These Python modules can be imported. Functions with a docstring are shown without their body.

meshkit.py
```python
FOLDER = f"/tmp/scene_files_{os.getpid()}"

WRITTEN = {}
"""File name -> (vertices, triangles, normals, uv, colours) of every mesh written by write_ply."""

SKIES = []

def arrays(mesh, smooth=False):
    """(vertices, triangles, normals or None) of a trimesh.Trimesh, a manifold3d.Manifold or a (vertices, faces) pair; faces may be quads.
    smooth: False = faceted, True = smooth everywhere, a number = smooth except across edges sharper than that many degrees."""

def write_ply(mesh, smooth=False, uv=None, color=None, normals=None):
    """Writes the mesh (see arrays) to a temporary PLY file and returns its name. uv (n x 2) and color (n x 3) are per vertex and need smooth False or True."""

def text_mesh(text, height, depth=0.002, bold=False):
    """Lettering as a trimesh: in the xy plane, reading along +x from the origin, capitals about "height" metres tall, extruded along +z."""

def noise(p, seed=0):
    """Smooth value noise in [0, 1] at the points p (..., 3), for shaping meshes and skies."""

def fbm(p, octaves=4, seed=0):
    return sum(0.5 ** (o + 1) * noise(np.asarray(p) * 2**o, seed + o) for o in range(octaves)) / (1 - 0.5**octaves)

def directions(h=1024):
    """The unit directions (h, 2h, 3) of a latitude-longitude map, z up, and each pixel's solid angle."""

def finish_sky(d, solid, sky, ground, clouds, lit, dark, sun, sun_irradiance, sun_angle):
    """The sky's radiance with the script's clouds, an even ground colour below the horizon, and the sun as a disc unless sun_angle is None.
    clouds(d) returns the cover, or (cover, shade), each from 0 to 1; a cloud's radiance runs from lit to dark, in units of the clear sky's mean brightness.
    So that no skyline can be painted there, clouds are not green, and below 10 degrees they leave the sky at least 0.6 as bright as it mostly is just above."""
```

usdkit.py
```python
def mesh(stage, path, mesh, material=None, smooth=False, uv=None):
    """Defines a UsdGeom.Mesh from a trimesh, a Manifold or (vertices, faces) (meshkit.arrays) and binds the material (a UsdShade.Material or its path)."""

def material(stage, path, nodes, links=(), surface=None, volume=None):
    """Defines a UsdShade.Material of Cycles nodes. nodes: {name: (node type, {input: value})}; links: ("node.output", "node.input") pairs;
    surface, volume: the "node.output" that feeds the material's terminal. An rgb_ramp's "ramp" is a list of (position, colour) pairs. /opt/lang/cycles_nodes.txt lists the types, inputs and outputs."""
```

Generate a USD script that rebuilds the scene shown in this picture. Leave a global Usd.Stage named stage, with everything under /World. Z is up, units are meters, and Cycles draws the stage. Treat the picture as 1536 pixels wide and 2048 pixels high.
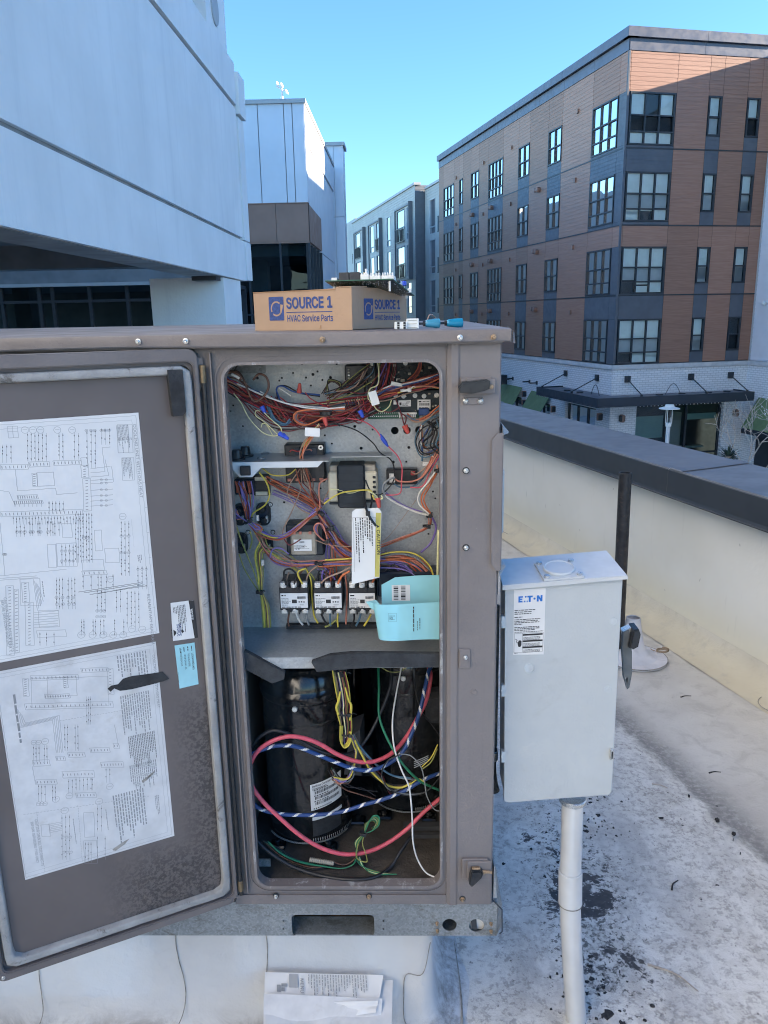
import math, random
import numpy as np, trimesh
import usdkit, meshkit
from pxr import Usd, UsdGeom, UsdLux, UsdShade, Gf, Sdf
from shapely.geometry import Polygon, Point, box as sbox
from shapely import affinity

# ------------------------------------------------------------------ camera, sky, sun
stage = Usd.Stage.CreateInMemory()
UsdGeom.SetStageUpAxis(stage, 'Z')
world = UsdGeom.Xform.Define(stage, '/World')
stage.SetDefaultPrim(world.GetPrim())
EXPOSURE, SKY, SUN = 2.47, 0.078, .90
SUN_AZ, SUN_EL = math.radians(90.), math.radians(14.75)

F, HC, YAW = 1560., 1.65, math.radians(1.5)          # focal length for a frame 1536 wide, eye height
_d = np.array([117, 6226, F]); _d /= np.linalg.norm(_d)
_h = np.array([0, 0, 1.]) - _d[2] * _d; _h /= np.linalg.norm(_h)
_r = np.cross(_d, _h)
CAM = np.array([math.cos(YAW) * _r - math.sin(YAW) * _h, math.cos(YAW) * _h + math.sin(YAW) * _r, -_d])
EYE = np.array([0, 0, HC])
cam = UsdGeom.Camera.Define(stage, '/World/Camera')
_m = np.eye(4); _m[0, :3] = CAM @ [1, 0, 0]; _m[1, :3] = CAM @ [0, -1, 0]; _m[2, :3] = CAM @ [0, 0, -1]; _m[3, :3] = EYE
cam.AddTransformOp().Set(Gf.Matrix4d(*_m.ravel().tolist()))
cam.CreateFocalLengthAttr(26.0); cam.CreateHorizontalApertureAttr(26.0 * 1536 / F)
cam.CreateClippingRangeAttr(Gf.Vec2f(0.05, 5000)); cam.CreateExposureAttr(EXPOSURE)

LOOKS = '/World/Looks'
UsdGeom.Scope.Define(stage, LOOKS)
skymat = usdkit.material(stage, LOOKS + '/sky_air', {'s': ('sky_texture', {'sky_type': 'single_scattering', 'sun_disc': False, 'sun_elevation': SUN_EL, 'sun_rotation': SUN_AZ, 'air_density': 1.15, 'aerosol_density': 0.0, 'ozone_density': 6.2}),
    'b': ('background_shader', {'strength': SKY})}, [('s.color', 'b.color')], surface='b.background')
dome = UsdLux.DomeLight.Define(stage, '/World/sky')
UsdShade.MaterialBindingAPI.Apply(dome.GetPrim()).Bind(skymat)
dome.GetPrim().SetCustomDataByKey('kind', 'structure')
sun = UsdLux.DistantLight.Define(stage, '/World/sun')
sun.CreateIntensityAttr(SUN); sun.CreateAngleAttr(0.5); sun.CreateNormalizeAttr(True); sun.CreateColorAttr(Gf.Vec3f(1, .86, .70))
_z = np.array([math.sin(SUN_AZ) * math.cos(SUN_EL), math.cos(SUN_AZ) * math.cos(SUN_EL), math.sin(SUN_EL)])
_x = np.cross([0, 0, 1], _z); _x /= np.linalg.norm(_x); _y = np.cross(_z, _x)
_m = np.eye(4); _m[0, :3] = _x; _m[1, :3] = _y; _m[2, :3] = _z
sun.AddTransformOp().Set(Gf.Matrix4d(*_m.ravel().tolist()))

# ------------------------------------------------------------------ measuring: a pixel of the photograph to a point of the place
def ray(px, py): return CAM @ np.array([px - 768, py - 1024, F])
def atY(px, py, Y): q = ray(px, py); return EYE + q * (Y / q[1])
def atZ(px, py, Z): q = ray(px, py); return EYE + q * ((Z - HC) / q[2])
def atP(px, py, P, n): q = ray(px, py); return EYE + q * (np.dot(np.asarray(P) - EYE, n) / np.dot(q, n))
def U(a): return np.array([math.sin(math.radians(a)), math.cos(math.radians(a)), 0.])

# ------------------------------------------------------------------ materials
class Ref(str): pass
class G:
    def __init__(s): s.nodes, s.links, s.k = {}, [], 0
    def n(s, kind, out, **kw):
        s.k += 1; nm = f'n{s.k}'; vals = {}
        for a, v in kw.items():
            if isinstance(v, Ref): s.links.append((str(v), f'{nm}.{a}'))
            else: vals[a] = v
        s.nodes[nm] = (kind, vals); return Ref(f'{nm}.{out}')
    def pos(s): return s.n('geometry', 'position')
    def map(s, v, scale=(1, 1, 1), loc=(0, 0, 0), rot=(0, 0, 0)): return s.n('mapping', 'vector', vector=v, scale=scale, location=loc, rotation=rot)
    def noise(s, v, scale, detail=4, rough=.55, dist=0.): return s.n('noise_texture', 'fac', vector=v, scale=scale, detail=detail, roughness=rough, distortion=dist)
    def ramp(s, f, a, b, lo=0., hi=1.): return s.n('map_range', 'result', range_type='smoothstep', value=f, from_min=a, from_max=b, to_min=lo, to_max=hi, clamp=True)
    def mix(s, f, a, b, t='mix'): return s.n('mix', 'color', mix_type=t, fac=f, color1=a, color2=b)
    def math(s, t, a, b=0., c=0.): return s.n('math', 'value', math_type=t, value1=a, value2=b, value3=c)
    def bump(s, h, dist, strength=1.): return s.n('bump', 'normal', height=h, distance=dist, strength=strength)
    def bsdf(s, **kw): return s.n('principled_bsdf', 'BSDF', **kw)
    def done(s, name, surf): return usdkit.material(stage, f'{LOOKS}/{name}', s.nodes, s.links, surface=str(surf))
def sc(c, k): return tuple(min(1., max(0., x * k)) for x in c)
MATS, WIRE_RGB = {}, {}
def paint(name, col, rough=.5, metal=0., var=.12, scale=6., bump=0., bscale=90., streak=0., dirt=None, dirt_amt=.0, dirt_scale=9., spec=.5, coat=0.):
    g = G(); p = g.pos()
    f = g.noise(p, scale, 5, .6)
    c = g.mix(g.ramp(f, .3, .7), sc(col, 1 - var), sc(col, 1 + var))
    if streak:
        sk = g.noise(g.map(p, (38, 38, 1.6)), 1., 4, .6)
        c = g.mix(g.ramp(sk, .5, .8, 0, streak), c, sc(col, .55))
    if dirt is not None:
        c = g.mix(g.ramp(g.noise(p, dirt_scale, 8, .7, .4), .55, .72, 0, dirt_amt), c, dirt)
    r = g.ramp(g.noise(p, scale * 3, 4), .3, .7, max(.02, rough - .07), min(1, rough + .08))
    kw = dict(base_color=c, roughness=r, metallic=metal, specular_ior_level=spec, coat_weight=coat)
    if bump: kw['normal'] = g.bump(g.noise(p, bscale, 4, .6), bump)
    MATS[name] = g.done(name, g.bsdf(**kw)); return MATS[name]
def plain(name, col, rough=.5, metal=0., spec=.5):
    g = G(); MATS[name] = g.done(name, g.bsdf(base_color=col, roughness=rough, metallic=metal, specular_ior_level=spec)); return MATS[name]

def make_materials():
    # painted steel of the unit, with scuffs, chalking and dirt
    g = G(); p = g.pos()
    c = g.mix(g.ramp(g.noise(p, 3.2, 6, .6), .32, .7), (.138, .120, .115), (.184, .163, .158))
    c = g.mix(g.ramp(g.noise(g.map(p, (55, 55, 2.2)), 1., 5, .65), .56, .8, 0, .35), c, (.10, .088, .086))
    c = g.mix(g.ramp(g.noise(p, 26, 8, .72, .5), .66, .74, 0, .55), c, (.27, .25, .25))
    c = g.mix(g.ramp(g.noise(p, 60, 8, .75), .70, .76, 0, .7), c, (.06, .05, .048))
    MATS['taupe'] = g.done('taupe', g.bsdf(base_color=c, roughness=g.ramp(g.noise(p, 9, 5), .3, .7, .42, .62), normal=g.bump(g.noise(p, 240, 3), .0006)))
    # the same paint worn along the flange of the opening
    g = G(); p = g.pos()
    c = g.mix(g.ramp(g.noise(p, 5, 6, .6), .3, .7), (.15, .13, .125), (.20, .175, .168))
    c = g.mix(g.ramp(g.noise(g.map(p, (1, 1, .35)), 34, 8, .75, .6), .52, .66, 0, .85), c, (.40, .40, .39))
    c = g.mix(g.ramp(g.noise(p, 21, 7, .7), .62, .72, 0, .7), c, (.06, .055, .05))
    MATS['worn'] = g.done('worn', g.bsdf(base_color=c, roughness=.55, normal=g.bump(g.noise(p, 150, 5), .001)))
    # inner face of the door: bare paint with sooty grit near the hinge side, low down
    g = G(); p = g.pos()
    c = g.mix(g.ramp(g.noise(p, 4, 5, .6), .3, .7), (.118, .100, .096), (.142, .122, .118))
    s = g.n('separate_xyz', 'x', vector=p); zz = g.n('separate_xyz', 'z', vector=p)
    near = g.math('multiply', g.ramp(s, -.475, -.40), g.ramp(zz, .98, .86))
    low = g.math('multiply', g.ramp(s, -.62, -.50), g.ramp(zz, .66, .55))
    m = g.n('math', 'value', math_type='maximum', value1=near, value2=low)
    grit = g.ramp(g.noise(p, 130, 6, .7), .44, .56)
    c = g.mix(g.math('multiply', g.math('multiply', m, grit), .8), c, (.035, .032, .03))
    c = g.mix(g.math('multiply', m, g.ramp(g.noise(p, 55, 9, .8), .66, .72, 0, .6)), c, (.42, .40, .36))
    MATS['door_inside'] = g.done('door_inside', g.bsdf(base_color=c, roughness=g.ramp(m, 0, 1, .5, .42), normal=g.bump(g.math('multiply', m, g.noise(p, 110, 6, .7)), .004)))
    # foam gasket, blotched
    g = G(); p = g.pos()
    c = g.mix(g.ramp(g.noise(p, 7, 6, .65), .35, .7), (.27, .265, .255), (.40, .395, .385))
    c = g.mix(g.ramp(g.noise(p, 18, 9, .75, .6), .56, .68, 0, .85), c, (.10, .085, .07))
    MATS['gasket'] = g.done('gasket', g.bsdf(base_color=c, roughness=.85, normal=g.bump(g.noise(p, 190, 5), .002)))
    # galvanised sheet
    for nm, c0, c1, dirt in (('zinc', (.33, .35, .36), (.47, .49, .50), 0.), ('zinc_dirty', (.20, .215, .22), (.36, .38, .385), .75)):
        g = G(); p = g.pos()
        v = g.n('voronoi_texture', 'color', vector=p, scale=260.)
        b = g.n('rgb_to_bw', 'val', color=v)
        c = g.mix(b, c0, c1)
        c = g.mix(g.ramp(g.noise(p, 5, 6, .65), .4, .75, 0, .45), c, sc(c0, .62))
        if dirt: c = g.mix(g.ramp(g.noise(g.map(p, (1, 1, 2)), 13, 9, .75, .6), .5, .68, 0, dirt), c, (.12, .11, .09))
        if dirt: c = g.mix(g.ramp(g.noise(p, 30, 9, .8), .6, .7, 0, .6), c, (.55, .56, .55))
        MATS[nm] = g.done(nm, g.bsdf(base_color=c, metallic=.55, roughness=g.ramp(b, 0, 1, .36, .56), normal=g.bump(g.noise(p, 60, 3), .0008)))
    # roofing membrane with yellowed foot of the parapet
    def membrane(name, roof):
        g = G(); p = g.pos()
        x, y, z = (g.n('separate_xyz', k, vector=p) for k in 'xyz')
        n1 = g.noise(p, 1.7, 6, .62, .3); n2 = g.noise(p, 9, 9, .72, .5); n3 = g.noise(p, 55, 8, .75); n4 = g.noise(p, 180, 5, .6)
        c = g.mix(g.ramp(n1, .3, .7), (.52, .485, .43), (.64, .61, .555))
        c = g.mix(g.ramp(n2, .48, .68, 0, .55), c, (.42, .39, .345))
        c = g.mix(g.ramp(n3, .62, .70, 0, .6), c, (.26, .235, .20))
        if roof:
            q = g.math('add', g.math('multiply', x, .963), g.math('multiply', y, .27))          # across the lap of the older coating
            q = g.math('subtract', q, 1.635)
            q = g.math('add', q, g.math('multiply', g.math('subtract', n2, .5), .16))
            old = g.ramp(q, .03, -.03)
            cold = g.mix(g.ramp(n2, .4, .66), (.68, .655, .60), (.54, .51, .455))
            cold = g.mix(g.math('multiply', g.ramp(n3, .49, .58, 0, .85), g.ramp(n2, .35, .6, .3, 1.)), cold, (.30, .275, .25))
            cold = g.mix(g.ramp(g.noise(g.map(p, (1.6, .7, 1), rot=(0, 0, .27)), 4.5, 7, .65, .5), .46, .68, 0, .6), cold, (.36, .34, .315))
            # black growth beside the conduit, then thinner to the right
            dx = g.math('subtract', x, .50); dy = g.math('subtract', y, 1.92)
            d1 = g.math('sqrt', g.math('add', g.math('multiply', g.math('multiply', dx, dx), 9.), g.math('multiply', dy, dy)))
            near = g.ramp(d1, .75, .1)
            blk = g.ramp(g.math('add', g.noise(p, 6.5, 10, .74, .6), g.math('add', g.math('multiply', near, .17), g.math('multiply', g.math('subtract', n3, .5), .22))), .685, .71)
            cold = g.mix(g.math('multiply', blk, .96), cold, (.035, .033, .035))
            sp = g.ramp(g.math('add', g.noise(p, 62, 8, .72), g.math('multiply', near, .13)), .64, .68)
            cold = g.mix(g.math('multiply', sp, .85), cold, (.07, .065, .06))
            c = g.mix(old, c, cold)
            edge = g.math('multiply', g.ramp(q, -.02, .03), g.ramp(q, .17, .03))
            c = g.mix(g.math('multiply', edge, g.ramp(n3, .3, .6, .35, .85)), c, (.17, .16, .15))
            wet = g.ramp(g.noise(g.map(p, (1, 1, 1), (3, 1, 0)), 3.2, 5, .6), .55, .7, 0, .5)
            c = g.mix(wet, c, (.46, .43, .39))
        else:
            c = g.mix(g.ramp(z, .16, .0, 0, .75), c, (.58, .51, .36))
            c = g.mix(g.ramp(g.noise(p, 7, 8, .75), .5, .7, 0, .5), c, (.40, .37, .33))
        h = g.math('add', g.math('multiply', n2, 1.), g.math('multiply', n3, .35))
        MATS[name] = g.done(name, g.bsdf(base_color=c, roughness=.72, normal=g.bump(h, .006 if roof else .004)))
    membrane('roof_membrane', True); membrane('flashing', False)
    g = G(); p = g.pos(); z = g.n('separate_xyz', 'z', vector=p)
    c = g.mix(g.ramp(g.noise(p, 1.4, 5), .3, .7), (.66, .65, .61), (.74, .73, .70))
    c = g.mix(g.ramp(z, .36, .02, 0, .7), c, (.68, .61, .44))
    c = g.mix(g.ramp(g.noise(g.map(p, (6, 6, .8)), 3, 6, .7), .6, .75, 0, .28), c, (.42, .41, .39))
    MATS['parapet_paint'] = g.done('parapet_paint', g.bsdf(base_color=c, roughness=.6, normal=g.bump(g.noise(p, 25, 4), .002)))
    # curb membrane: clean wall, dirty foot
    g = G(); p = g.pos(); z = g.n('separate_xyz', 'z', vector=p)
    c = g.mix(g.ramp(g.noise(p, 2.4, 5), .3, .7), (.56, .555, .54), (.66, .655, .645))
    foot = g.ramp(z, .10, .015)
    c = g.mix(g.math('multiply', foot, g.ramp(g.noise(p, 9, 9, .75, .5), .38, .66)), c, (.20, .18, .165))
    c = g.mix(g.ramp(g.noise(p, 70, 7, .75), .68, .74, 0, .6), c, (.14, .13, .12))
    c = g.mix(g.ramp(g.noise(p, 5, 8, .7, .4), .58, .75, 0, .4), c, (.42, .40, .36))
    MATS['curb_membrane'] = g.done('curb_membrane', g.bsdf(base_color=c, roughness=.6, normal=g.bump(g.noise(p, 12, 5, .6), .006)))
    # concrete
    g = G(); p = g.pos()
    c = g.mix(g.ramp(g.noise(p, .8, 6, .6), .3, .7), (.77, .755, .71), (.85, .835, .79))
    c = g.mix(g.ramp(g.noise(g.map(p, (4, 4, .22)), 1.5, 7, .7), .48, .74, 0, .34), c, (.64, .635, .61))
    c = g.mix(g.ramp(g.noise(p, 22, 8, .8), .70, .76, 0, .7), c, (.22, .22, .22))
    MATS['concrete'] = g.done('concrete', g.bsdf(base_color=c, roughness=.8, normal=g.bump(g.noise(p, 9, 8, .75), .012)))
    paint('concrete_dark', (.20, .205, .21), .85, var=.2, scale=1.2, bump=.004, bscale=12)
    paint('concrete_reveal', (.30, .295, .28), .85, var=.2, scale=3)
    # building skins
    for i, (a, b) in enumerate((((.29, .145, .092), (.37, .20, .132)), ((.255, .128, .080), (.335, .182, .118)), ((.315, .162, .104), (.395, .218, .146)))):
        g = G(); p = g.pos()
        gr = g.noise(g.map(p, (1.2, 1.2, 26)), 1., 6, .65, .8)
        c = g.mix(g.ramp(gr, .3, .72), a, b)
        c = g.mix(g.ramp(g.noise(g.map(p, (2, 2, 90)), 1., 3), .55, .8, 0, .5), c, sc(a, .7))
        MATS[f'wood{i}'] = g.done(f'wood{i}', g.bsdf(base_color=c, roughness=.55, normal=g.bump(gr, .003)))
    paint('slate', (.092, .102, .116), .5, var=.1, scale=2)
    paint('coping_metal', (.11, .114, .135), .4, metal=.25, var=.08, scale=1.5)
    paint('grey_siding', (.43, .405, .36), .6, var=.08, scale=1.2)
    paint('grey_trim', (.42, .42, .41), .6, var=.06, scale=2)
    paint('dark_siding', (.19, .195, .205), .55, var=.08, scale=2)
    paint('pale_siding', (.70, .70, .71), .55, var=.05, scale=1)
    paint('white_panel', (.68, .69, .71), .4, var=.04, scale=.8)
    paint('brown_panel', (.30, .172, .122), .5, var=.1, scale=1)
    paint('frame_black', (.028, .032, .036), .4, var=.15)
    paint('room_dark', (.028, .034, .040), .9, var=.3, scale=1.5)
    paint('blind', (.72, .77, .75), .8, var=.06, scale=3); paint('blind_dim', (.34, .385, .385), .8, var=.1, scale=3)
    paint('blind_green', (.36, .46, .42), .8, var=.06, scale=3)
    paint('cream_render', (.62, .58, .50), .8, var=.08, scale=1)
    paint('stone_band', (.55, .545, .53), .7, var=.1, scale=3)
    paint('awning_green', (.15, .22, .095), .7, var=.1, scale=3)
    paint('asphalt', (.05, .05, .052), .9, var=.2, scale=1)
    paint('pavement_grey', (.45, .44, .42), .85, var=.12, scale=1)
    paint('bark', (.42, .36, .30), .8, var=.25, scale=14, bump=.004)
    paint('spiky_green', (.035, .055, .035), .6, var=.3, scale=9)
    g = G(); p = g.pos()
    def brick(nm, az):
        g = G(); p = g.map(g.pos(), rot=(0, 0, math.radians(az)))
        v = g.n('combine_xyz', 'vector', x=g.n('separate_xyz', 'x', vector=p), y=g.n('separate_xyz', 'z', vector=p), z=0.)
        b = g.n('brick_texture', 'color', vector=v, scale=1., brick_width=.26, row_height=.09, mortar_size=.011, color1=(.80, .805, .80), color2=(.73, .735, .73), mortar=(.52, .525, .53))
        fc = g.n('brick_texture', 'fac', vector=v, scale=1., brick_width=.26, row_height=.09, mortar_size=.011)
        MATS[nm] = g.done(nm, g.bsdf(base_color=b, roughness=.55, normal=g.bump(fc, .006, .6) if False else g.bump(g.noise(p, 14, 4), .003)))
    brick('brick_right', -14.4); brick('brick_left', 75.6)
    # glass panes: a mirror-like share by angle, the rest clear
    for nm, tint, ior in (('pane_glass', (.90, .96, .96), 1.5), ('screen_glass', (.62, .66, .68), 1.25), ('shop_glass', (.55, .70, .70), 1.6)):
        g = G(); p = g.pos()
        nb = g.bump(g.noise(p, .55, 2), .02)
        gl = g.n('glossy_bsdf', 'BSDF', color=(.95, .97, 1.), roughness=.015, normal=nb)
        tr = g.n('transparent_bsdf', 'BSDF', color=tint)
        MATS[nm] = g.done(nm, g.n('mix_closure', 'closure', fac=g.n('fresnel', 'fac', IOR=ior), closure1=tr, closure2=gl))
    # small hardware, plastics
    paint('screw_zinc', (.62, .63, .62), .3, metal=.9, var=.1, scale=200)
    paint('screw_rust', (.34, .24, .15), .6, metal=.5, var=.3, scale=200)
    paint('brass_hinge', (.20, .15, .09), .5, metal=.6, var=.2, scale=60)
    paint('black_plastic', (.016, .017, .019), .38, var=.2, scale=40)
    paint('black_soft', (.028, .030, .033), .85, var=.3, scale=30, bump=.002, bscale=160)
    paint('blue_black', (.012, .02, .035), .4, var=.2, scale=60)
    paint('compressor_black', (.008, .0085, .009), .16, var=.3, scale=20, spec=.6, coat=.3)
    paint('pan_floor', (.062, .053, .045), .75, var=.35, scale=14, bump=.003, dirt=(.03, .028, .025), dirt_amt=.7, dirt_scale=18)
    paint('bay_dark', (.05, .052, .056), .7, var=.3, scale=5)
    paint('grey_enamel', (.47, .50, .51), .36, var=.04, scale=4, bump=.0005, bscale=200, streak=.06, dirt=(.33, .34, .34), dirt_amt=.3, dirt_scale=11)
    paint('grey_enamel_top', (.54, .56, .57), .3, var=.04, scale=6)
    paint('pvc', (.58, .575, .56), .42, var=.07, scale=7, streak=.12)
    paint('pipe_black', (.022, .02, .02), .5, var=.5, scale=22, dirt=(.16, .10, .06), dirt_amt=.55, dirt_scale=30, bump=.002)
    paint('pipe_galv', (.24, .26, .275), .6, metal=.4, var=.25, scale=60, bump=.0006)
    paint('boot_white', (.66, .645, .66), .6, var=.08, scale=12, bump=.003, bscale=30, dirt=(.35, .33, .33), dirt_amt=.4)
    paint('parapet_metal', (.135, .140, .150), .42, metal=.3, var=.1, scale=2.5, dirt=(.28, .28, .28), dirt_amt=.25, dirt_scale=3)
    paint('lever_grey', (.085, .092, .095), .5, var=.15, scale=40)
    paint('fascia_metal', (.036, .043, .054), .42, metal=.2, var=.08, scale=2)
    paint('cardboard', (.37, .25, .165), .8, var=.06, scale=9, bump=.0006, bscale=120)
    paint('cardboard_dark', (.30, .18, .10), .85, var=.1, scale=9)
    paint('ink_blue', (.03, .06, .19), .7, var=.25, scale=220)
    plain('logo_blue', (.012, .16, .55), .5)
    plain('ink_black', (.03, .03, .032), .7); plain('ink_grey', (.27, .28, .29), .8); plain('ink_mid', (.16, .165, .17), .8); plain('ink_faint', (.36, .37, .38), .8)
    paint('paper_white', (.70, .70, .69), .65, var=.04, scale=12)
    paint('paper_worn', (.62, .62, .62), .7, var=.08, scale=20, dirt=(.42, .38, .32), dirt_amt=.35, dirt_scale=14)
    paint('paper_cyan', (.26, .56, .62), .6, var=.05, scale=12)
    paint('sticker_cyan', (.33, .62, .68), .55, var=.05, scale=30)
    paint('tag_yellow', (.52, .46, .12), .6, var=.1, scale=30)
    paint('pcb_green', (.018, .10, .055), .4, var=.2, scale=60)
    paint('pcb_dark', (.006, .016, .023), .55, var=.3, scale=60)
    paint('pcb_under', (.012, .030, .022), .3, var=.5, scale=160)
    paint('solder', (.60, .62, .62), .3, metal=.8)
    paint('white_plastic', (.70, .70, .66), .4, var=.05, scale=60)
    paint('cream', (.55, .50, .38), .6, var=.12, scale=40)
    paint('core_steel', (.014, .02, .027), .55, metal=.1, var=.2, scale=40)
    paint('core_tan', (.30, .27, .22), .5, metal=.2, var=.15, scale=60)
    paint('terminal', (.66, .65, .62), .35, metal=.35, var=.2, scale=200)
    plain('screwdriver_blue', (.01, .20, .34), .15); plain('screwdriver_clear', (.05, .24, .36), .1)
    paint('nut_red', (.50, .075, .06), .4); paint('nut_blue', (.035, .08, .50), .4)
    for nm, c in dict(red=(.34, .03, .035), maroon=(.14, .018, .024), rust=(.34, .075, .035), orange=(.56, .15, .055), salmon=(.50, .19, .13), yellow=(.58, .47, .07), pale=(.62, .60, .33), purple=(.15, .105, .34), violet=(.22, .17, .42), white=(.66, .65, .62), black=(.012, .012, .014), blue=(.02, .07, .24), steel=(.07, .15, .22), brown=(.13, .06, .04), tan=(.34, .22, .16), green=(.015, .17, .085), olive=(.26, .26, .07), grey=(.22, .24, .25), pink=(.62, .095, .13), cableblue=(.010, .045, .17)).items():
        WIRE_RGB[nm] = c; paint('wire_' + nm, c, .42, var=.12, scale=90)
    g = G(); MATS['wire_mixed'] = g.done('wire_mixed', g.bsdf(base_color=g.n('attribute', 'color', attribute='wire_color'), roughness=.42))
make_materials()

# ------------------------------------------------------------------ building blocks
used, BASE = {}, {}
def numbered(parent, name):
    k = used.get((parent, name), 0); used[(parent, name)] = k + 1
    return f'{parent}/{name}' if k == 0 else f'{parent}/{name}_{k:03d}'
def tag(prim, label=None, cat=None, group=None, kind=None):
    for k, v in (('label', label), ('category', cat), ('group', group), ('kind', kind)):
        if v: prim.SetCustomDataByKey(k, v)
def thing(name, label, cat, loc=(0, 0, 0), rz=0., group=None):
    path = numbered('/World', name); x = UsdGeom.Xform.Define(stage, path)
    x.AddTranslateOp().Set(Gf.Vec3d(*map(float, loc)))
    if rz: x.AddRotateZOp().Set(rz)
    c, s = math.cos(math.radians(rz)), math.sin(math.radians(rz))
    BASE[path] = (np.array(loc, float), np.array([[c, -s, 0], [s, c, 0], [0, 0, 1]]))
    tag(x.GetPrim(), label, cat, group); return path
def _arr(m):
    if isinstance(m, list): m = cat(m)
    return m
def cat(ms):
    vs, fs, o = [], [], 0
    for m in ms:
        if hasattr(m, 'vertices'): v, f = np.asarray(m.vertices), np.asarray(m.faces)
        else:
            v, f = np.asarray(m[0], float), np.asarray(m[1], int)
            if f.shape[1] == 4: f = np.vstack([f[:, [0, 1, 2]], f[:, [0, 2, 3]]])
        vs.append(v); fs.append(f + o); o += len(v)
    return np.vstack(vs), np.vstack(fs)
def used_only(v, f):
    k, i = np.unique(f, return_inverse=True); return v[k], i.reshape(f.shape)
def part(parent, name, m, material, smooth=False, label=None, kind=None):
    """One Mesh under a thing or a part; m is in world coordinates."""
    v, f = used_only(*(cat(m) if isinstance(m, list) else cat([m])))
    top = '/' + '/'.join(parent.split('/')[1:3])
    o, R = BASE[top]
    path = numbered(parent, name)
    usdkit.mesh(stage, path, ((v - o) @ R, f), MATS[material], smooth)
    tag(stage.GetPrimAtPath(path), label=label, kind=kind); return path
def single(name, m, material, label=None, cat_=None, smooth=False, kind=None, group=None):
    v, f = cat(m) if isinstance(m, list) else cat([m])
    path = numbered('/World', name); usdkit.mesh(stage, path, (v, f), MATS[material], smooth)
    tag(stage.GetPrimAtPath(path), label, cat_, group, kind); BASE[path] = (np.zeros(3), np.eye(3)); return path
BOXF = np.array([[0, 3, 2], [0, 2, 1], [4, 5, 6], [4, 6, 7], [0, 1, 5], [0, 5, 4], [1, 2, 6], [1, 6, 5], [2, 3, 7], [2, 7, 6], [3, 0, 4], [3, 4, 7]])
def bx(x0, x1, y0, y1, z0, z1):
    return np.array([[x0, y0, z0], [x1, y0, z0], [x1, y1, z0], [x0, y1, z0], [x0, y0, z1], [x1, y0, z1], [x1, y1, z1], [x0, y1, z1]], float), BOXF
def hexa(P): return np.asarray(P, float), BOXF
def rbx(x0, x1, y0, y1, z0, z1, r=.003):
    """box with chamfered edges"""
    pts = []
    for sx in (0, 1):
        for sy in (0, 1):
            for sz in (0, 1):
                c = np.array([x1 if sx else x0, y1 if sy else y0, z1 if sz else z0]); d = np.array([-r if sx else r, -r if sy else r, -r if sz else r])
                for k in range(3):
                    q = d.copy(); q[k] = 0; pts.append(c + q)
    return trimesh.convex.convex_hull(np.array(pts))
def extr(poly, depth, O, X, Y, N):
    """shapely polygon in the frame (O; X, Y), extruded by depth along N"""
    polys = getattr(poly, 'geoms', [poly]); out = []
    for g in polys:
        m = trimesh.creation.extrude_polygon(g, depth, engine='earcut'); v = m.vertices
        w = np.asarray(O) + v[:, :1] * np.asarray(X) + v[:, 1:2] * np.asarray(Y) + v[:, 2:] * np.asarray(N)
        f = m.faces
        if np.dot(np.cross(X, Y), N) < 0: f = f[:, ::-1]
        out.append((w, f))
    return cat(out)
XX, YY, ZZ = np.eye(3)
def xz(poly, y0, y1): return extr(poly, y1 - y0, (0, y0, 0), XX, ZZ, YY)      # polygon in x, z
def rrect(x0, z0, x1, z1, r, n=6): return sbox(x0 + r, z0 + r, x1 - r, z1 - r).buffer(r, quad_segs=n)
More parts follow.
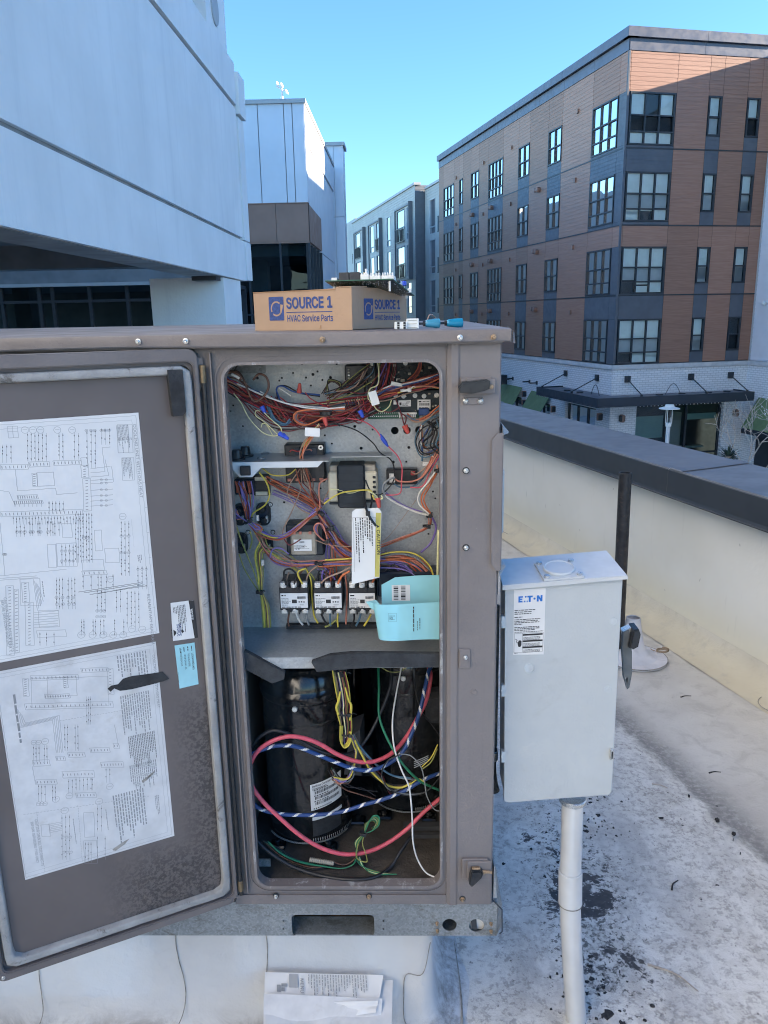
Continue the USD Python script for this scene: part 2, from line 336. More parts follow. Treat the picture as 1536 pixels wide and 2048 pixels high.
def lathe(profile, c=(0, 0, 0), n=24, axis=None):
    p = np.array(profile, float); a = np.linspace(0, 2 * np.pi, n, endpoint=False); k = len(p)
    v = np.stack([np.outer(p[:, 0], np.cos(a)), np.outer(p[:, 0], np.sin(a)), np.outer(p[:, 1], np.ones(n))], -1).reshape(-1, 3)
    f = [[i * n + j, i * n + (j + 1) % n, (i + 1) * n + (j + 1) % n, (i + 1) * n + j] for i in range(k - 1) for j in range(n)]
    if axis is not None:
        z = np.asarray(axis, float); z /= np.linalg.norm(z); t = XX if abs(z[0]) < .8 else YY
        x = np.cross(t, z); x /= np.linalg.norm(x); v = v[:, :1] * x + v[:, 1:2] * np.cross(z, x) + v[:, 2:] * z
    return v + np.asarray(c, float), np.array(f)
def cyl(c, r, h, axis=ZZ, n=16, cham=.15):
    b = min(r, h) * cham; return lathe([(0, 0), (r - b, 0), (r, b), (r, h - b), (r - b, h), (0, h)], c, n, axis)
def spline(P, n=8):
    P = np.asarray(P, float)
    if len(P) < 3: return np.linspace(P[0], P[-1], n + 1)
    Q = np.vstack([2 * P[0] - P[1], P, 2 * P[-1] - P[-2]]); out = []
    t = np.linspace(0, 1, n, endpoint=False)[:, None]
    for i in range(1, len(Q) - 2):
        a, b, c, d = Q[i - 1:i + 3]
        out.append(.5 * (2 * b + (c - a) * t + (2 * a - 5 * b + 4 * c - d) * t ** 2 + (3 * b - a - 3 * c + d) * t ** 3))
    return np.vstack(out + [P[-1:]])
def frames(P):
    T = np.gradient(P, axis=0); T /= np.maximum(np.linalg.norm(T, axis=1, keepdims=True), 1e-12)
    u = np.cross(T[0], [.31, .52, .79]); u /= np.linalg.norm(u); A = []
    for t in T:
        u = u - t * np.dot(u, t); u /= max(np.linalg.norm(u), 1e-12); A.append(u.copy())
    A = np.array(A); return A, np.cross(T, A)
def tube(P, r, sides=6, caps=True):
    P = np.asarray(P, float); A, B = frames(P); k = len(P); r = np.broadcast_to(np.asarray(r, float), (k,))
    a = np.linspace(0, 2 * np.pi, sides, endpoint=False)
    v = (P[:, None] + r[:, None, None] * (A[:, None] * np.cos(a)[None, :, None] + B[:, None] * np.sin(a)[None, :, None])).reshape(-1, 3)
    f = [[i * sides + j, i * sides + (j + 1) % sides, (i + 1) * sides + (j + 1) % sides, (i + 1) * sides + j] for i in range(k - 1) for j in range(sides)]
    f = np.array(f); f = np.vstack([f[:, [0, 1, 2]], f[:, [0, 2, 3]]])
    if caps:
        v = np.vstack([v, P[0], P[-1]]); m = len(v)
        f = np.vstack([f, [[m - 2, (j + 1) % sides, j] for j in range(sides)], [[m - 1, (k - 1) * sides + j, (k - 1) * sides + (j + 1) % sides] for j in range(sides)]])
    return v, f
def ribbon(P, side, w, lift=None):
    """a flat strip along P, half width w along the vectors side"""
    P = np.asarray(P, float); s = np.broadcast_to(np.asarray(side, float), P.shape); k = len(P)
    v = np.vstack([P - s * w, P + s * w]); f = np.array([[i, i + 1, k + i + 1, k + i] for i in range(k - 1)])
    return v, f
class Ink:
    """flat print on a plane: O origin, X and Y the print's own right and up, N out of the surface"""
    def __init__(s, O, X, Y, N, lift=.0006): s.O, s.X, s.Y, s.N, s.l, s.m = np.asarray(O, float), np.asarray(X, float), np.asarray(Y, float), np.asarray(N, float), lift, []
    def at(s, q): q = np.asarray(q, float).reshape(-1, 2); return s.O + q[:, :1] * s.X + q[:, 1:] * s.Y + s.N * s.l
    def quad(s, a, b, c, d): s.m.append((s.at([a, b, c, d]), np.array([[0, 1, 2, 3]])))
    def rect(s, x0, y0, x1, y1): s.quad((x0, y0), (x1, y0), (x1, y1), (x0, y1))
    def line(s, a, b, w):
        a, b = np.asarray(a, float), np.asarray(b, float); d = b - a; L = np.hypot(*d)
        if L < 1e-9: return
        n = np.array([-d[1], d[0]]) / L * w / 2; s.quad(a - n, b - n, b + n, a + n)
    def path(s, pts, w):
        for a, b in zip(pts[:-1], pts[1:]): s.line(a, b, w)
    def frame(s, x0, y0, x1, y1, w): s.path([(x0, y0), (x1, y0), (x1, y1), (x0, y1), (x0, y0)], w)
    def dash(s, a, b, w, n):
        a, b = np.asarray(a, float), np.asarray(b, float)
        for i in range(n): s.line(a + (b - a) * i / n, a + (b - a) * (i + .6) / n, w)
    def ring(s, c, r, w, n=14):
        t = np.linspace(0, 2 * np.pi, n + 1); p = np.stack([c[0] + r * np.cos(t), c[1] + r * np.sin(t)], 1); s.path(p, w)
    def disc(s, c, r, n=12):
        t = np.linspace(0, 2 * np.pi, n, endpoint=False); p = np.vstack([[c], np.stack([c[0] + r * np.cos(t), c[1] + r * np.sin(t)], 1)])
        s.m.append((s.at(p), np.array([[0, i + 1, (i + 1) % n + 1] for i in range(n)])))
    def poly(s, g):
        v, f = trimesh.creation.triangulate_polygon(g, engine='earcut'); s.m.append((s.at(v), np.asarray(f)))
    def text(s, txt, x, y, h, bold=False, sx=1., mid=False):
        m = meshkit.text_mesh(txt, h, .0001, bold); v = m.vertices[:, :2] * [sx, 1]; keep = m.face_normals[:, 2] > .5
        if mid: v = v - [v[:, 0].max() / 2, 0]
        s.m.append((s.at(v + [x, y]), m.faces[keep]))
    def words(s, x0, y, x1, h, rng, fill=1.):
        x = x0
        end = x0 + (x1 - x0) * fill
        while x < end:
            w = h * rng.uniform(1.2, 4.5)
            s.rect(x, y, min(x + w, end), y + h * rng.uniform(.75, 1.)); x += w + h * .7
    def block(s, x0, y1, x1, y0, lines, rng, k=.5):
        for i in range(lines):
            t = (y1 - y0) / lines; s.words(x0, y1 - (i + 1) * t, x1, t * k, rng, rng.uniform(.55, 1.))
    def bars(s, x0, y0, x1, y1, rng):
        x = x0
        while x < x1:
            w = rng.uniform(.004, .022) * (x1 - x0); s.rect(x, y0, min(x + w, x1), y1); x += w + rng.uniform(.006, .02) * (x1 - x0)
def screw(parent, c, r=.006, axis=(0, -1, 0), material='screw_zinc', name='screw', washer='black_soft'):
    """hexagonal screw head on a sealing washer"""
    axis = np.asarray(axis, float); c = np.asarray(c, float)
    w = part(parent, name, [lathe([(r * .95, .0012), (r * .9, .0035), (r * .62, .0037), (r * .62, .0075), (r * .42, .0085), (0, .0078)], c, 12, axis)], material, 40)
    if parent.count('/') < 3: part(w, 'washer', lathe([(0, 0), (r * 1.35, 0), (r * 1.3, .0014), (0, .0016)], c, 14, axis), washer, 40)
    return w
def outline_blob(rng, r, n=11):
    a = np.linspace(0, 2 * np.pi, n, endpoint=False); q = r * (1 + .45 * (rng.random(n) - .5)); return np.stack([q * np.cos(a), q * np.sin(a)], 1)

# ------------------------------------------------------------------ the ground and our own roof
paint('scuff', (.40, .395, .385), .7, var=.2, scale=90)
def setting():
    g = 700.
    single('street', (np.array([[-g, -g, -5.3], [g, -g, -5.3], [g, g, -5.3], [-g, g, -5.3]]), np.array([[0, 1, 2, 3]])), 'asphalt', 'dark asphalt street below the roof between the buildings', 'street', kind='structure')
    single('pavement', bx(-30, 60, 6, 110, -5.29, -5.26), 'pavement_grey', 'pale paved plaza between the buildings below', 'pavement', kind='structure')
    # the roof deck: one sheet, gently uneven, up to the parapet
    dp = U(-16); nin = np.array([-dp[1], dp[0], 0]); PB = np.array([1.22, 4.7, 0])
    ys = np.concatenate([np.linspace(-20, .9, 30), np.linspace(1., 4.2, 90), np.linspace(4.3, 13.9, 40)])
    us = np.concatenate([np.linspace(0, .35, 12), np.linspace(.38, 1, 70)])
    V = []
    for y in ys:
        xr = PB[0] + (y - PB[1]) * dp[0] / dp[1] + .05
        V.append([[xr + (-2.62 - xr) * u, y, 0] for u in us])
    V = np.array(V); ny, nx = V.shape[:2]; p = V.reshape(-1, 3)
    h = .030 * (meshkit.fbm(p * [1.1, 1.1, 1] + 3, 4) - .5) + .010 * (meshkit.fbm(p * [6, 6, 1], 3, 4) - .5)
    q = .963 * p[:, 0] + .27 * p[:, 1] - 1.635 + .05 * (meshkit.fbm(p * 7, 3, 9) - .5)
    h += .016 / (1 + np.exp(q / .012)) - .012 * np.exp(-((q - .03) / .035) ** 2)
    p[:, 2] = h - .008
    f = [[j * nx + i, j * nx + i + 1, (j + 1) * nx + i + 1, (j + 1) * nx + i] for j in range(ny - 1) for i in range(nx - 1)]
    single('roof', (p, np.array(f)[:, ::-1]), 'roof_membrane', 'flat white roof membrane stained black and grey', 'roof', True, 'structure')
    # the roof's own building below, down to the street
    dq = lambda s, o: PB + dp * s + nin * o
    c = [dq(-26, -.30), dq(11, -.30), dq(11, 4.), dq(-26, 4.)]
    single('podium_building', [hexa([[*x[:2], -5.3] for x in c] + [[*x[:2], -.06] for x in c])], 'concrete', 'low concrete podium building that carries the roof', 'building')
    # parapet
    pw = thing('parapet_wall', 'cream painted parapet wall with dark metal coping along the roof edge', 'parapet wall', PB)
    prof = [(.17, -.01), (.10, .004), (.055, .022), (.022, .055), (.006, .10), (0., .16), (0., .80)]
    def sweep(pr, s0, s1, ns):
        S = np.linspace(s0, s1, ns); v = np.array([[dq(s, o) + [0, 0, z] for o, z in pr] for s in S]); n = len(pr)
        ff = [[a * n + b, a * n + b + 1, (a + 1) * n + b + 1, (a + 1) * n + b] for a in range(ns - 1) for b in range(n - 1)]
        return v.reshape(-1, 3), np.array(ff)
    part(pw, 'wall_face', sweep(prof[3:], -24, 9.5, 60), 'parapet_paint', 30)
    part(pw, 'foot_flashing', sweep([(o + .002, z + .003) for o, z in prof[:5]], -24, 9.5, 60), 'flashing', 60)
    part(pw, 'wall_back', [hexa([[*dq(s, o)[:2], z] for z in (-.05, .80) for s, o in ((-24, -.29), (9.5, -.29), (9.5, -.003), (-24, -.003))])], 'concrete')
    cuts = [-24, -20, -15.5, -11, -7.4, -4.1, -.74, 2.4, 5.6, 9.5]
    for a, b in zip(cuts[:-1], cuts[1:]):
        a += .003; top = [(.062, .862), (.058, .868), (-.10, .874), (-.33, .886), (-.345, .882)]
        cp = part(pw, 'coping_cap', sweep([(.062, .745)] + top + [(-.345, .74)], a, b, 14), 'parapet_metal', 30)
        part(cp, 'fascia', sweep([(.072, .728), (.0655, .742), (.0648, .858), (.060, .8645)], a, b, 4), 'fascia_metal')
        part(cp, 'drip_edge', sweep([(.020, .742), (.078, .722), (.080, .7275), (.074, .731)], a, b, 4), 'fascia_metal')
        part(cp, 'joint_cover', sweep([(.063, .8680), (.058, .872), (-.10, .878), (-.335, .8905)], b - .11, b - .01, 3), 'parapet_metal', 30)
    for x, y, h, a in ((1053, 988, 24, .15), (1091, 1012, 16, .1), (1120, 1010, 6, .5), (1227, 978, 9, -.6), (1480, 1090, 7, .3), (1400, 1160, 10, -.2), (1160, 1060, 8, .2), (1330, 1180, 6, .4)):
        q = atP(x, y, PB, nin); w_ = h * .0011; u_ = dp * math.sin(a) + ZZ * math.cos(a); s_ = np.cross(u_, nin); k_ = np.array([-1, -.4, .3, 1.])
        v_ = np.vstack([q + nin * .0008 + u_ * w_ * k - s_ * .0022 * (1.1 - k * k) for k in k_] + [q + nin * .0008 + u_ * w_ * k + s_ * .0022 * (1.1 - k * k) for k in k_]); part(pw, 'scuff_mark', (v_, np.array([[i, i + 1, 5 + i, 4 + i] for i in range(3)])), 'scuff')
    # roof curb under the unit
    cb = thing('roof_curb', 'white membrane covered curb that carries the rooftop unit', 'roof curb', (-.6, 2.1, 0))
    x0, x1, y0, y1 = -1.7, .055, 1.485, 2.75
    prof = [(0, .336), (0, .12), (.004, .075), (.014, .042), (.034, .02), (.065, .008), (.105, .002), (.15, -.004)]
    def ring(o):
        r = .032 + o * .8; P = []
        for cx, cy, a0 in ((x1 - r + o, y0 + r - o, -90), (x1 - r + o, y1 - r + o, 0), (x0 + r - o, y1 - r + o, 90), (x0 + r - o, y0 + r - o, 180)):
            for k in range(6): t = math.radians(a0 + 90 * k / 5); P.append((cx + r * math.cos(t), cy + r * math.sin(t)))
        Q = []
        for i in range(len(P)):
            a, b = np.array(P[i]), np.array(P[(i + 1) % len(P)]); m = max(1, int(np.linalg.norm(b - a) / .05))
            Q += [a + (b - a) * j / m for j in range(m)]
        return Q
    base = ring(0); m = len(base); loops = []
    C = np.array([(x0 + x1) / 2, (y0 + y1) / 2])
    rr = [ring(o) for o, _ in prof]
    for (o, z), R_ in zip(prof, rr):
        R2 = np.array([R_[int(i * len(R_) / m) % len(R_)] for i in range(m)]); w = np.array([[*q, z] for q in R2])
        w[:, :2] += ((meshkit.noise(w * 5, 3) - .5) * (.008 + .05 * o))[:, None]; loops.append(w)
    v = np.vstack(loops); f = [[a * m + i, a * m + (i + 1) % m, (a + 1) * m + (i + 1) % m, (a + 1) * m + i] for a in range(len(prof) - 1) for i in range(m)]
    part(cb, 'membrane', (v, np.array(f)[:, ::-1]), 'curb_membrane', 50)
    part(cb, 'timber_nailer', bx(x0 + .03, x1 - .03, y0 + .03, y1 - .03, .30, .338), 'cardboard_dark')
    # welded corner patch and the laps of the sheets, raised with a dirty edge
    def on_curb(x, t):                    # t: 0 at the top of the front face, grows down and out over the roof
        if t < .25: return np.array([x, y0 - .0035, .332 - t])
        u = min(1., (t - .25) / .2); a = u * math.pi / 2
        return np.array([x, y0 - .012 - .13 * u, .082 * (1 - u) ** 1.6 + .006])
    def lap(pts, w=.0011): P = spline(pts, 6); part(cb, 'seam', [tube(P, w, 5)], 'seam_dirt', 40)
    paint('seam_dirt', (.27, .255, .23), .9, var=.4, scale=60)
    for xx, jit in ((-.328, .004), (-.528, -.006), (-.86, .004)):
        lap([on_curb(xx + jit * math.sin(i * 1.3) + (0 if i < 6 else .012 * (5 - i)), .01 + i * .05) for i in range(10)])
    lap([np.array(p) for p in ((.048, 1.4815, .27), (.030, 1.4805, .185), (-.008, 1.4805, .182), (-.014, 1.480, .12), (-.012, 1.470, .06), (.02, 1.455, .03), (.07, 1.43, .018))])
    lap([np.array(p) for p in ((-.014, 1.466, .055), (-.05, 1.435, .026), (-.10, 1.42, .016))])
    lap([(.125, 1.50, .012), (.16, 1.44, .008), (.20, 1.36, .006), (.27, 1.28, .006)], .002)
    lap([(.125, 1.50, .012), (.128, 1.62, .008), (.12, 1.80, .006)], .002)
    lap([(.068, 1.44, .018), (.06, 1.36, .008), (.075, 1.22, .006)], .002)
    for pts in ([(-.60, 1.42, .016), (-.57, 1.38, .008), (-.49, 1.365, .007), (-.41, 1.38, .008), (-.385, 1.33, .006)],):
        lap(pts, .002)
    return dq, dp, nin, PB
dq, dpar, npar, PB = setting()

# ------------------------------------------------------------------ brown apartment block across the street
class Fac:
    def __init__(s, C, d, n): s.C, s.d, s.n = np.asarray(C, float), d, n; s.flip = np.cross(d, n)[2] < 0
    def P(s, t, o, z): return s.C + s.d * t + s.n * o + [0, 0, z]
    def box(s, t0, t1, o0, o1, z0, z1):
        v = np.array([s.P(*q) for q in ((t0, o0, z0), (t1, o0, z0), (t1, o1, z0), (t0, o1, z0), (t0, o0, z1), (t1, o0, z1), (t1, o1, z1), (t0, o1, z1))])
        return v, (BOXF[:, ::-1] if s.flip else BOXF)
    def quad(s, t0, t1, o, z0, z1): return np.array([s.P(t0, o, z0), s.P(t1, o, z0), s.P(t1, o, z1), s.P(t0, o, z1)]), np.array([[0, 1, 2, 3]])
    def boards(s, t0, t1, z0, z1, pitch=.152, out=.009, o=0.):
        v, f = [], []; k0, k1 = math.floor(z0 / pitch + 1e-6), math.ceil(z1 / pitch - 1e-6)
        for k in range(k0, k1):
            a, b = max(z0, k * pitch), min(z1, (k + 1) * pitch)
            if b - a < .004: continue
            oa, ob = o + out * (1 - (a - k * pitch) / pitch * .85), o + out * (1 - (b - k * pitch) / pitch * .85); i = len(v)
            v += [s.P(t0, oa, a), s.P(t1, oa, a), s.P(t1, ob, b), s.P(t0, ob, b), s.P(t0, o, a), s.P(t1, o, a)]
            f += [[i, i + 1, i + 2, i + 3], [i + 4, i + 5, i + 1, i]]
        for t in (t0, t1):
            i = len(v); v += [s.P(t, o, z0), s.P(t, o + out * .6, z0), s.P(t, o + out * .6, z1), s.P(t, o, z1)]; f += [[i, i + 1, i + 2, i + 3]]
        return np.array(v), np.array(f)
    def window(s, parent, t0, t1, z0, z1, cols, rows, rng, fm='frame_black', blind=.5, glass='pane_glass', blindmat='blind', low=0.):
        """rows: fractions from the top; frame, each pane, blinds behind the panes of the upper rows"""
        fw, mu, d0, d1 = .055, .05, -.10, .035; e = .002
        ms = [s.box(t0, t1, d0, d1, z0, z0 + fw), s.box(t0, t1, d0, d1, z1 - fw, z1), s.box(t0, t0 + fw, d0, d1 - e, z0 + fw, z1 - fw), s.box(t1 - fw, t1, d0, d1 - e, z0 + fw, z1 - fw)]
        zs = [z1 - fw]
        for r in rows: zs.append(zs[-1] - r * (z1 - z0 - 2 * fw))
        ts = np.linspace(t0 + fw, t1 - fw, cols + 1)
        for z in zs[1:-1]: ms.append(s.box(t0 + fw, t1 - fw, d0, d1 - .012, z - mu / 2, z + mu / 2))
        for t in ts[1:-1]: ms.append(s.box(t - mu / 2, t + mu / 2, d0, d1 - .008, z0 + fw, z1 - fw))
        w = part(parent, 'window', ms, fm)
        for i in range(cols):
            for j in range(len(rows)):
                o = -.03 if j != 1 else -.045
                part(w, 'pane', s.quad(ts[i], ts[i + 1], o, zs[j + 1], zs[j]), 'screen_glass' if j == 1 and glass == 'pane_glass' else glass)
            drop = (zs[0] - zs[1]) * (1. if blind is None else max(0, blind * 2 + rng.uniform(-.25, .25))) if rng.random() < .9 else 0
            if drop > .05: part(w, 'blind', s.box(ts[i] + .02, ts[i + 1] - .02, -.082, -.075, max(z0 + fw, zs[0] - drop), zs[0]), blindmat)
            if low and rng.random() < low: part(w, 'blind', s.box(ts[i] + .02, ts[i + 1] - .02, -.082, -.075, zs[-1], zs[-1] + (zs[-2] - zs[-1]) * rng.uniform(.6, 1)), blindmat)
        return w
dL = U(-14.4); nL = np.array([-dL[1], dL[0], 0]); dR, nR = -nL, -dL
C0 = np.array([8.55, 32.29, 0.])
L, R = Fac(C0, dL, nL), Fac(C0, dR, nR)
def brown_block():
    rng = random.Random(5)
    b = thing('apartment_building', 'brown timber clad apartment block with slate window bays and white brick ground floor', 'building', C0)
    # core behind the skins
    K = lambda x, y, z: C0 + dR * x + dL * y + [0, 0, z]
    part(b, 'core_wall', hexa([K(x, y, z) for z in (-.5, 11.4) for x, y in ((.17, .17), (17, .17), (17, 23.9), (.17, 23.9))]), 'room_dark')
    FL = [-.42, 2.29, 4.93, 7.71, 11.03]
    big = [(9.66, 7.82), (6.87, 5.07), (4.13, 2.35), (1.36, -.40)]
    small = [(9.63, 8.22), (6.86, 5.45), (4.12, 2.73), (1.37, .02)]
    smallL = [(9.68, 8.22), (6.88, 5.44), (4.09, 2.64), (1.27, -.14)]
    def column(fc, a, c, wins, nc, rows, corner=False):
        z = 11.03
        for i, (zt, zb) in enumerate(wins):
            fl_top = FL[4 - i] if i else 11.03; fl_bot = FL[3 - i]
            above = 'wood' if i in (0, 2) else 'slate'
            part(b, 'cladding_panel', fc.boards(a + .006, c - .006, zt + .01, fl_top - (.0 if i == 0 else .026)), 'slate' if above == 'slate' else f'wood{(i + int(a * 3)) % 3}')
            if corner: part(b, 'cladding_panel', fc.boards(a + .006, c - .006, zb, zt), 'slate')
            else:
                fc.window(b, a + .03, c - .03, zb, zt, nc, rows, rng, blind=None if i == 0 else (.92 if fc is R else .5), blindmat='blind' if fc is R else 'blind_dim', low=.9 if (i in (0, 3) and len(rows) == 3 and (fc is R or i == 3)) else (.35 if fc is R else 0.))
            if zb - fl_bot > .06: part(b, 'cladding_panel', fc.boards(a + .006, c - .006, fl_bot + (.0 if i == 3 else .026), zb - .01), 'slate')
    def plain_col(fc, a, c):
        n = max(1, round((c - a) / 2.2))
        for k in range(n):
            s0, s1 = a + (c - a) * k / n, a + (c - a) * (k + 1) / n
            for i in range(4):
                part(b, 'cladding_panel', fc.boards(s0 + .006, s1 - .006, FL[i] + .026, FL[i + 1] - .026 * (i < 3)), f'wood{rng.randrange(3)}')
    r3, r2 = (.43, .33, .24), (.52, .48)
    # right hand facade
    cols = [(.0, .10, 'c'), (.10, 2.07, big), (2.07, 3.44, 0), (3.44, 4.06, small), (4.06, 5.14, 0), (5.14, 5.76, small), (5.76, 6.28, 0)]
    for a, c, w in cols:
        if w == 'c': column(R, a, c, big, 0, (), True)
        elif w == 0: plain_col(R, a, c)
        else: column(R, a, c, w, 3 if w is big else 1, r3 if w is big else r2)
    colsL = [(0., .58, 'c'), (.58, 2.68, 'b3'), (2.68, 5.46, 0), (5.46, 6.88, 's2'), (6.88, 8.98, 0), (8.98, 10.38, 's2'), (10.38, 12.42, 0), (12.42, 14.62, 'b4'), (14.62, 16.14, 0), (16.14, 17.55, 's2'), (17.55, 18.98, 0), (18.98, 19.70, 's1'), (19.70, 20.70, 0), (20.70, 22.90, 'b3'), (22.90, 23.9, 0)]
    for a, c, w in colsL:
        if w == 'c': column(L, a, c, big, 0, (), True)
        elif w == 0: plain_col(L, a, c)
        elif w[0] == 'b': column(L, a, c, big, int(w[1]), r3)
        else: column(L, a, c, smallL, int(w[1]), r2)
    for fc, e in ((L, 23.9), (R, 6.28)):
        for z in FL[1:4]: part(b, 'floor_trim', fc.box(-.012, e, -.02, .020, z - .022, z + .022), 'frame_black')
        n = round(e / 2.6)
        for k in range(n):
            a, c = e * k / n, e * (k + 1) / n
            part(b, 'fascia_panel', fc.box(a + .005, c - .005, -.05, .03, 11.04, 11.44), 'coping_metal')
            part(b, 'coping_panel', fc.box(a + .005 - (.16 if k == 0 else 0), c - .005, -.3, .16, 11.46, 11.79), 'coping_metal')
    part(b, 'corner_trim', [L.box(-.02, .05, -.02, .022, -.42, 11.03), R.box(-.015, .05, -.02, .022, -.42, 11.03)], 'slate')
    K2 = [K(x, y, z) for z in (11.3, 11.74) for x, y in ((.1, .1), (17, .1), (17, 23.9), (.1, 23.9))]
    part(b, 'roof', hexa(K2), 'coping_metal')
    # vents and lamps on the timber
    for s in (3.9, 11.2, 15.3, 20.2):
        for z in (9.9, 7.2, 4.45, 1.7):
            part(b, 'wall_vent', L.box(s, s + .13, .0, .08, z - .1, z + .07), 'brown_panel')
    for s in (7.7, 13.9, 17.0):
        for z in (7.35, 4.55, 1.85):
            v = part(b, 'duct_hood', [lathe([(.12, 0), (.12, .16), (.08, .2), (0, .2)], L.P(s, .0, z), 12, nL), lathe([(.10, 0), (.10, .14), (0, .16)], L.P(s + .36, .0, z + .03), 12, nL)], 'brown_panel', 40)
    # white brick ground floor
    part(b, 'shop_interior', hexa([K(x, y, z) for z in (-5.3, -.51) for x, y in ((3.3, 3.3), (17, 3.3), (17, 23.9), (3.3, 23.9))]), 'room_dark')
    part(b, 'shop_interior', [L.box(4.4, 5.4, -3.2, -.31, -5.3, -.6), L.box(13., 13.4, -3.3, -.31, -5.3, -.6)], 'room_dark')
    zt, zb, th = -.43, -5.3, .35
    for fc, m, segs in ((R, 'brick_right', [(.02, 1.16, zb, -.98), (1.16, 5.26, -2.12, -.98), (5.26, 6.28, zb, -.98)]),
                        (L, 'brick_left', [(.02, 1.22, zb, -.98), (1.22, 4.1, -2.32, -.98), (4.1, 5.75, zb, -.98), (5.75, 7.8, -2.6, -.98), (7.8, 9.2, zb, -.98), (9.2, 12.6, -2.6, -.98), (12.6, 23.9, zb, -.98)])):
        for a, c, z0, z1 in segs: part(b, 'brick_wall', fc.box(a, c, -.30, .02, z0, z1), m)
        e = 6.28 if fc is R else 23.9
        k = int(e / .115)                              # soldier course, each brick on end
        if fc is R:
            for i in range(k): part(b, 'brick', fc.box(i * e / k + .004, (i + 1) * e / k - .004, -.1, .026, -.975, -.74), 'brick_right')
        else: part(b, 'soldier_course', [fc.box(i * e / k + .004, (i + 1) * e / k - .004, -.1, .026, -.975, -.74) for i in range(k)], 'brick_left', kind='stuff')
        part(b, 'brick_band', fc.box(-.02, e, -.1, .018, -.985, -.60), 'brick_left' if fc is L else 'brick_right')
        n = round(e / 1.6)
        for i in range(n): part(b, 'ledge_stone', fc.box((i * e / n if i else -.10) + .003, (i + 1) * e / n - .003, -.1, .10, -.60, -.43), 'stone_band')
        if fc is L: continue
    # shop glass
    for fc, a, c, z1, mull in ((R, 1.16, 5.26, -2.12, (2.67, 3.6)), (L, 1.22, 4.1, -2.32, (2.2, 3.15)), (L, 5.75, 7.8, -2.6, (6.8,)), (L, 9.2, 12.6, -2.6, (10.3, 11.5))):
        fr = part(b, 'shop_window', [fc.box(a, c, -.22, -.12, z1 - .09, z1), fc.box(a, a + .08, -.22, -.121, zb, z1 - .09), fc.box(c - .08, c, -.22, -.121, zb, z1 - .09)] + [fc.box(m - .05, m + .05, -.22, -.122, zb, z1 - .09) for m in mull] + [fc.box(a + .08, c - .08, -.22, -.124, zb + 1.0, zb + 1.07)], 'frame_black')
        es = [a + .08, *mull, c - .08]
        for x, y in zip(es[:-1], es[1:]): part(fr, 'pane', fc.quad(x, y, -.17, zb, z1 - .09), 'shop_glass')
    sh = R
    part(b, 'roller_blind', sh.box(1.27, 2.62, -.30, -.29, -3.55, -2.62), 'blind_green'); part(b, 'roller_blind', sh.box(3.66, 5.15, -.30, -.29, -2.85, -2.6), 'blind_green')
    part(b, 'shop_counter', [sh.box(3.7, 5.1, -1.2, -.9, -4.2, -4.12), sh.box(3.8, 4.3, -2., -1.5, -5.3, -2.7)], 'grey_siding')
    # canopy over the corner
    CT, CBm = -1.60, -1.93; eL, eR, pj = 4.4, 5.65, 1.3
    cv = part(b, 'canopy', [R.box(-.0, eR, .03, pj - .01, CBm + .03, CT - .05), L.box(0, eL, .03, pj - .01, CBm + .03, CT - .05), hexa([C0 + nL * a + nR * c + [0, 0, z] for z in (CBm + .03, CT - .05) for a, c in ((0, 0), (pj - .01, 0), (pj - .01, pj - .01), (0, pj - .01))])], 'coping_metal')
    gut = 'canopy_edge'
    part(cv, gut, [R.box(-pj, eR, pj - .01, pj + .03, CBm, CT), R.box(-pj - .02, eR + .02, pj - .01, pj + .06, CBm - .03, CBm), R.box(eR, eR + .04, .03, pj + .03, CBm, CT)], 'fascia_metal')
    part(cv, gut, [L.box(-pj, eL, pj - .01, pj + .03, CBm, CT - .002), L.box(-pj - .02, eL + .02, pj - .01, pj + .06, CBm - .032, CBm - .002), L.box(eL, eL + .04, .03, pj + .03, CBm, CT)], 'fascia_metal')
    bulbs = [lathe([(0, -.025), (.02, -.01), (.02, .01), (0, .025)], R.P(-pj + .1 + i * .16, pj - .02, CBm - .06), 6) for i in range(43)] + [lathe([(0, -.025), (.02, -.01), (.02, .01), (0, .025)], L.P(-pj + .2 + i * .16, pj - .02, CBm - .06), 6) for i in range(34)]
    part(cv, 'string_lights', bulbs, 'white_plastic')
    for fc, ss in ((R, (.65, 3.57, 5.45)), (L, (1.19, 4.13))):
        for s in ss:
            r = part(b, 'canopy_rod', [tube([fc.P(s, .06, -1.02), fc.P(s, pj - .12, CT + .05)], .022, 8)], 'frame_black', 40)
            part(r, 'wall_plate', fc.box(s - .12, s + .12, .02, .10, -1.14, -.88), 'frame_black')
            part(r, 'anchor', cyl(fc.P(s, pj - .12, CT - .05), .05, .12, n=10), 'frame_black', 40)
    for fc, s in ((R, 2.45), (L, .35)):
        part(b, 'cable_hoop', [tube([fc.P(s - .35 + .7 * t, .55, CT - .04 + .42 * math.sin(math.pi * t)) for t in np.linspace(0, 1, 14)], .013, 6)], 'frame_black', 40)
    for fc, s, o in ((R, 1.8, .6), (R, 2.9, .5), (R, 4.1, .55), (R, 5.0, .5), (L, 1.6, .6), (L, 2.6, .7)):
        part(b, 'puck_lamp', cyl(fc.P(s, o, CT - .05), .15, .05, n=12), 'frame_black', 40)
    for fc, s, z in ((R, .47, -2.6), (L, .69, -2.6), (R, 5.82, -2.6), (L, 5.21, -2.76), (L, 8.7, -2.35), (L, 8.7, -2.8)):
        w = part(b, 'wall_sconce', fc.box(s - .10, s + .10, .02, .20, z - .12, z + .12), 'frame_black')
        part(w, 'mount', fc.box(s - .05, s + .05, .01, .22, z - .15, z + .15), 'brown_panel')
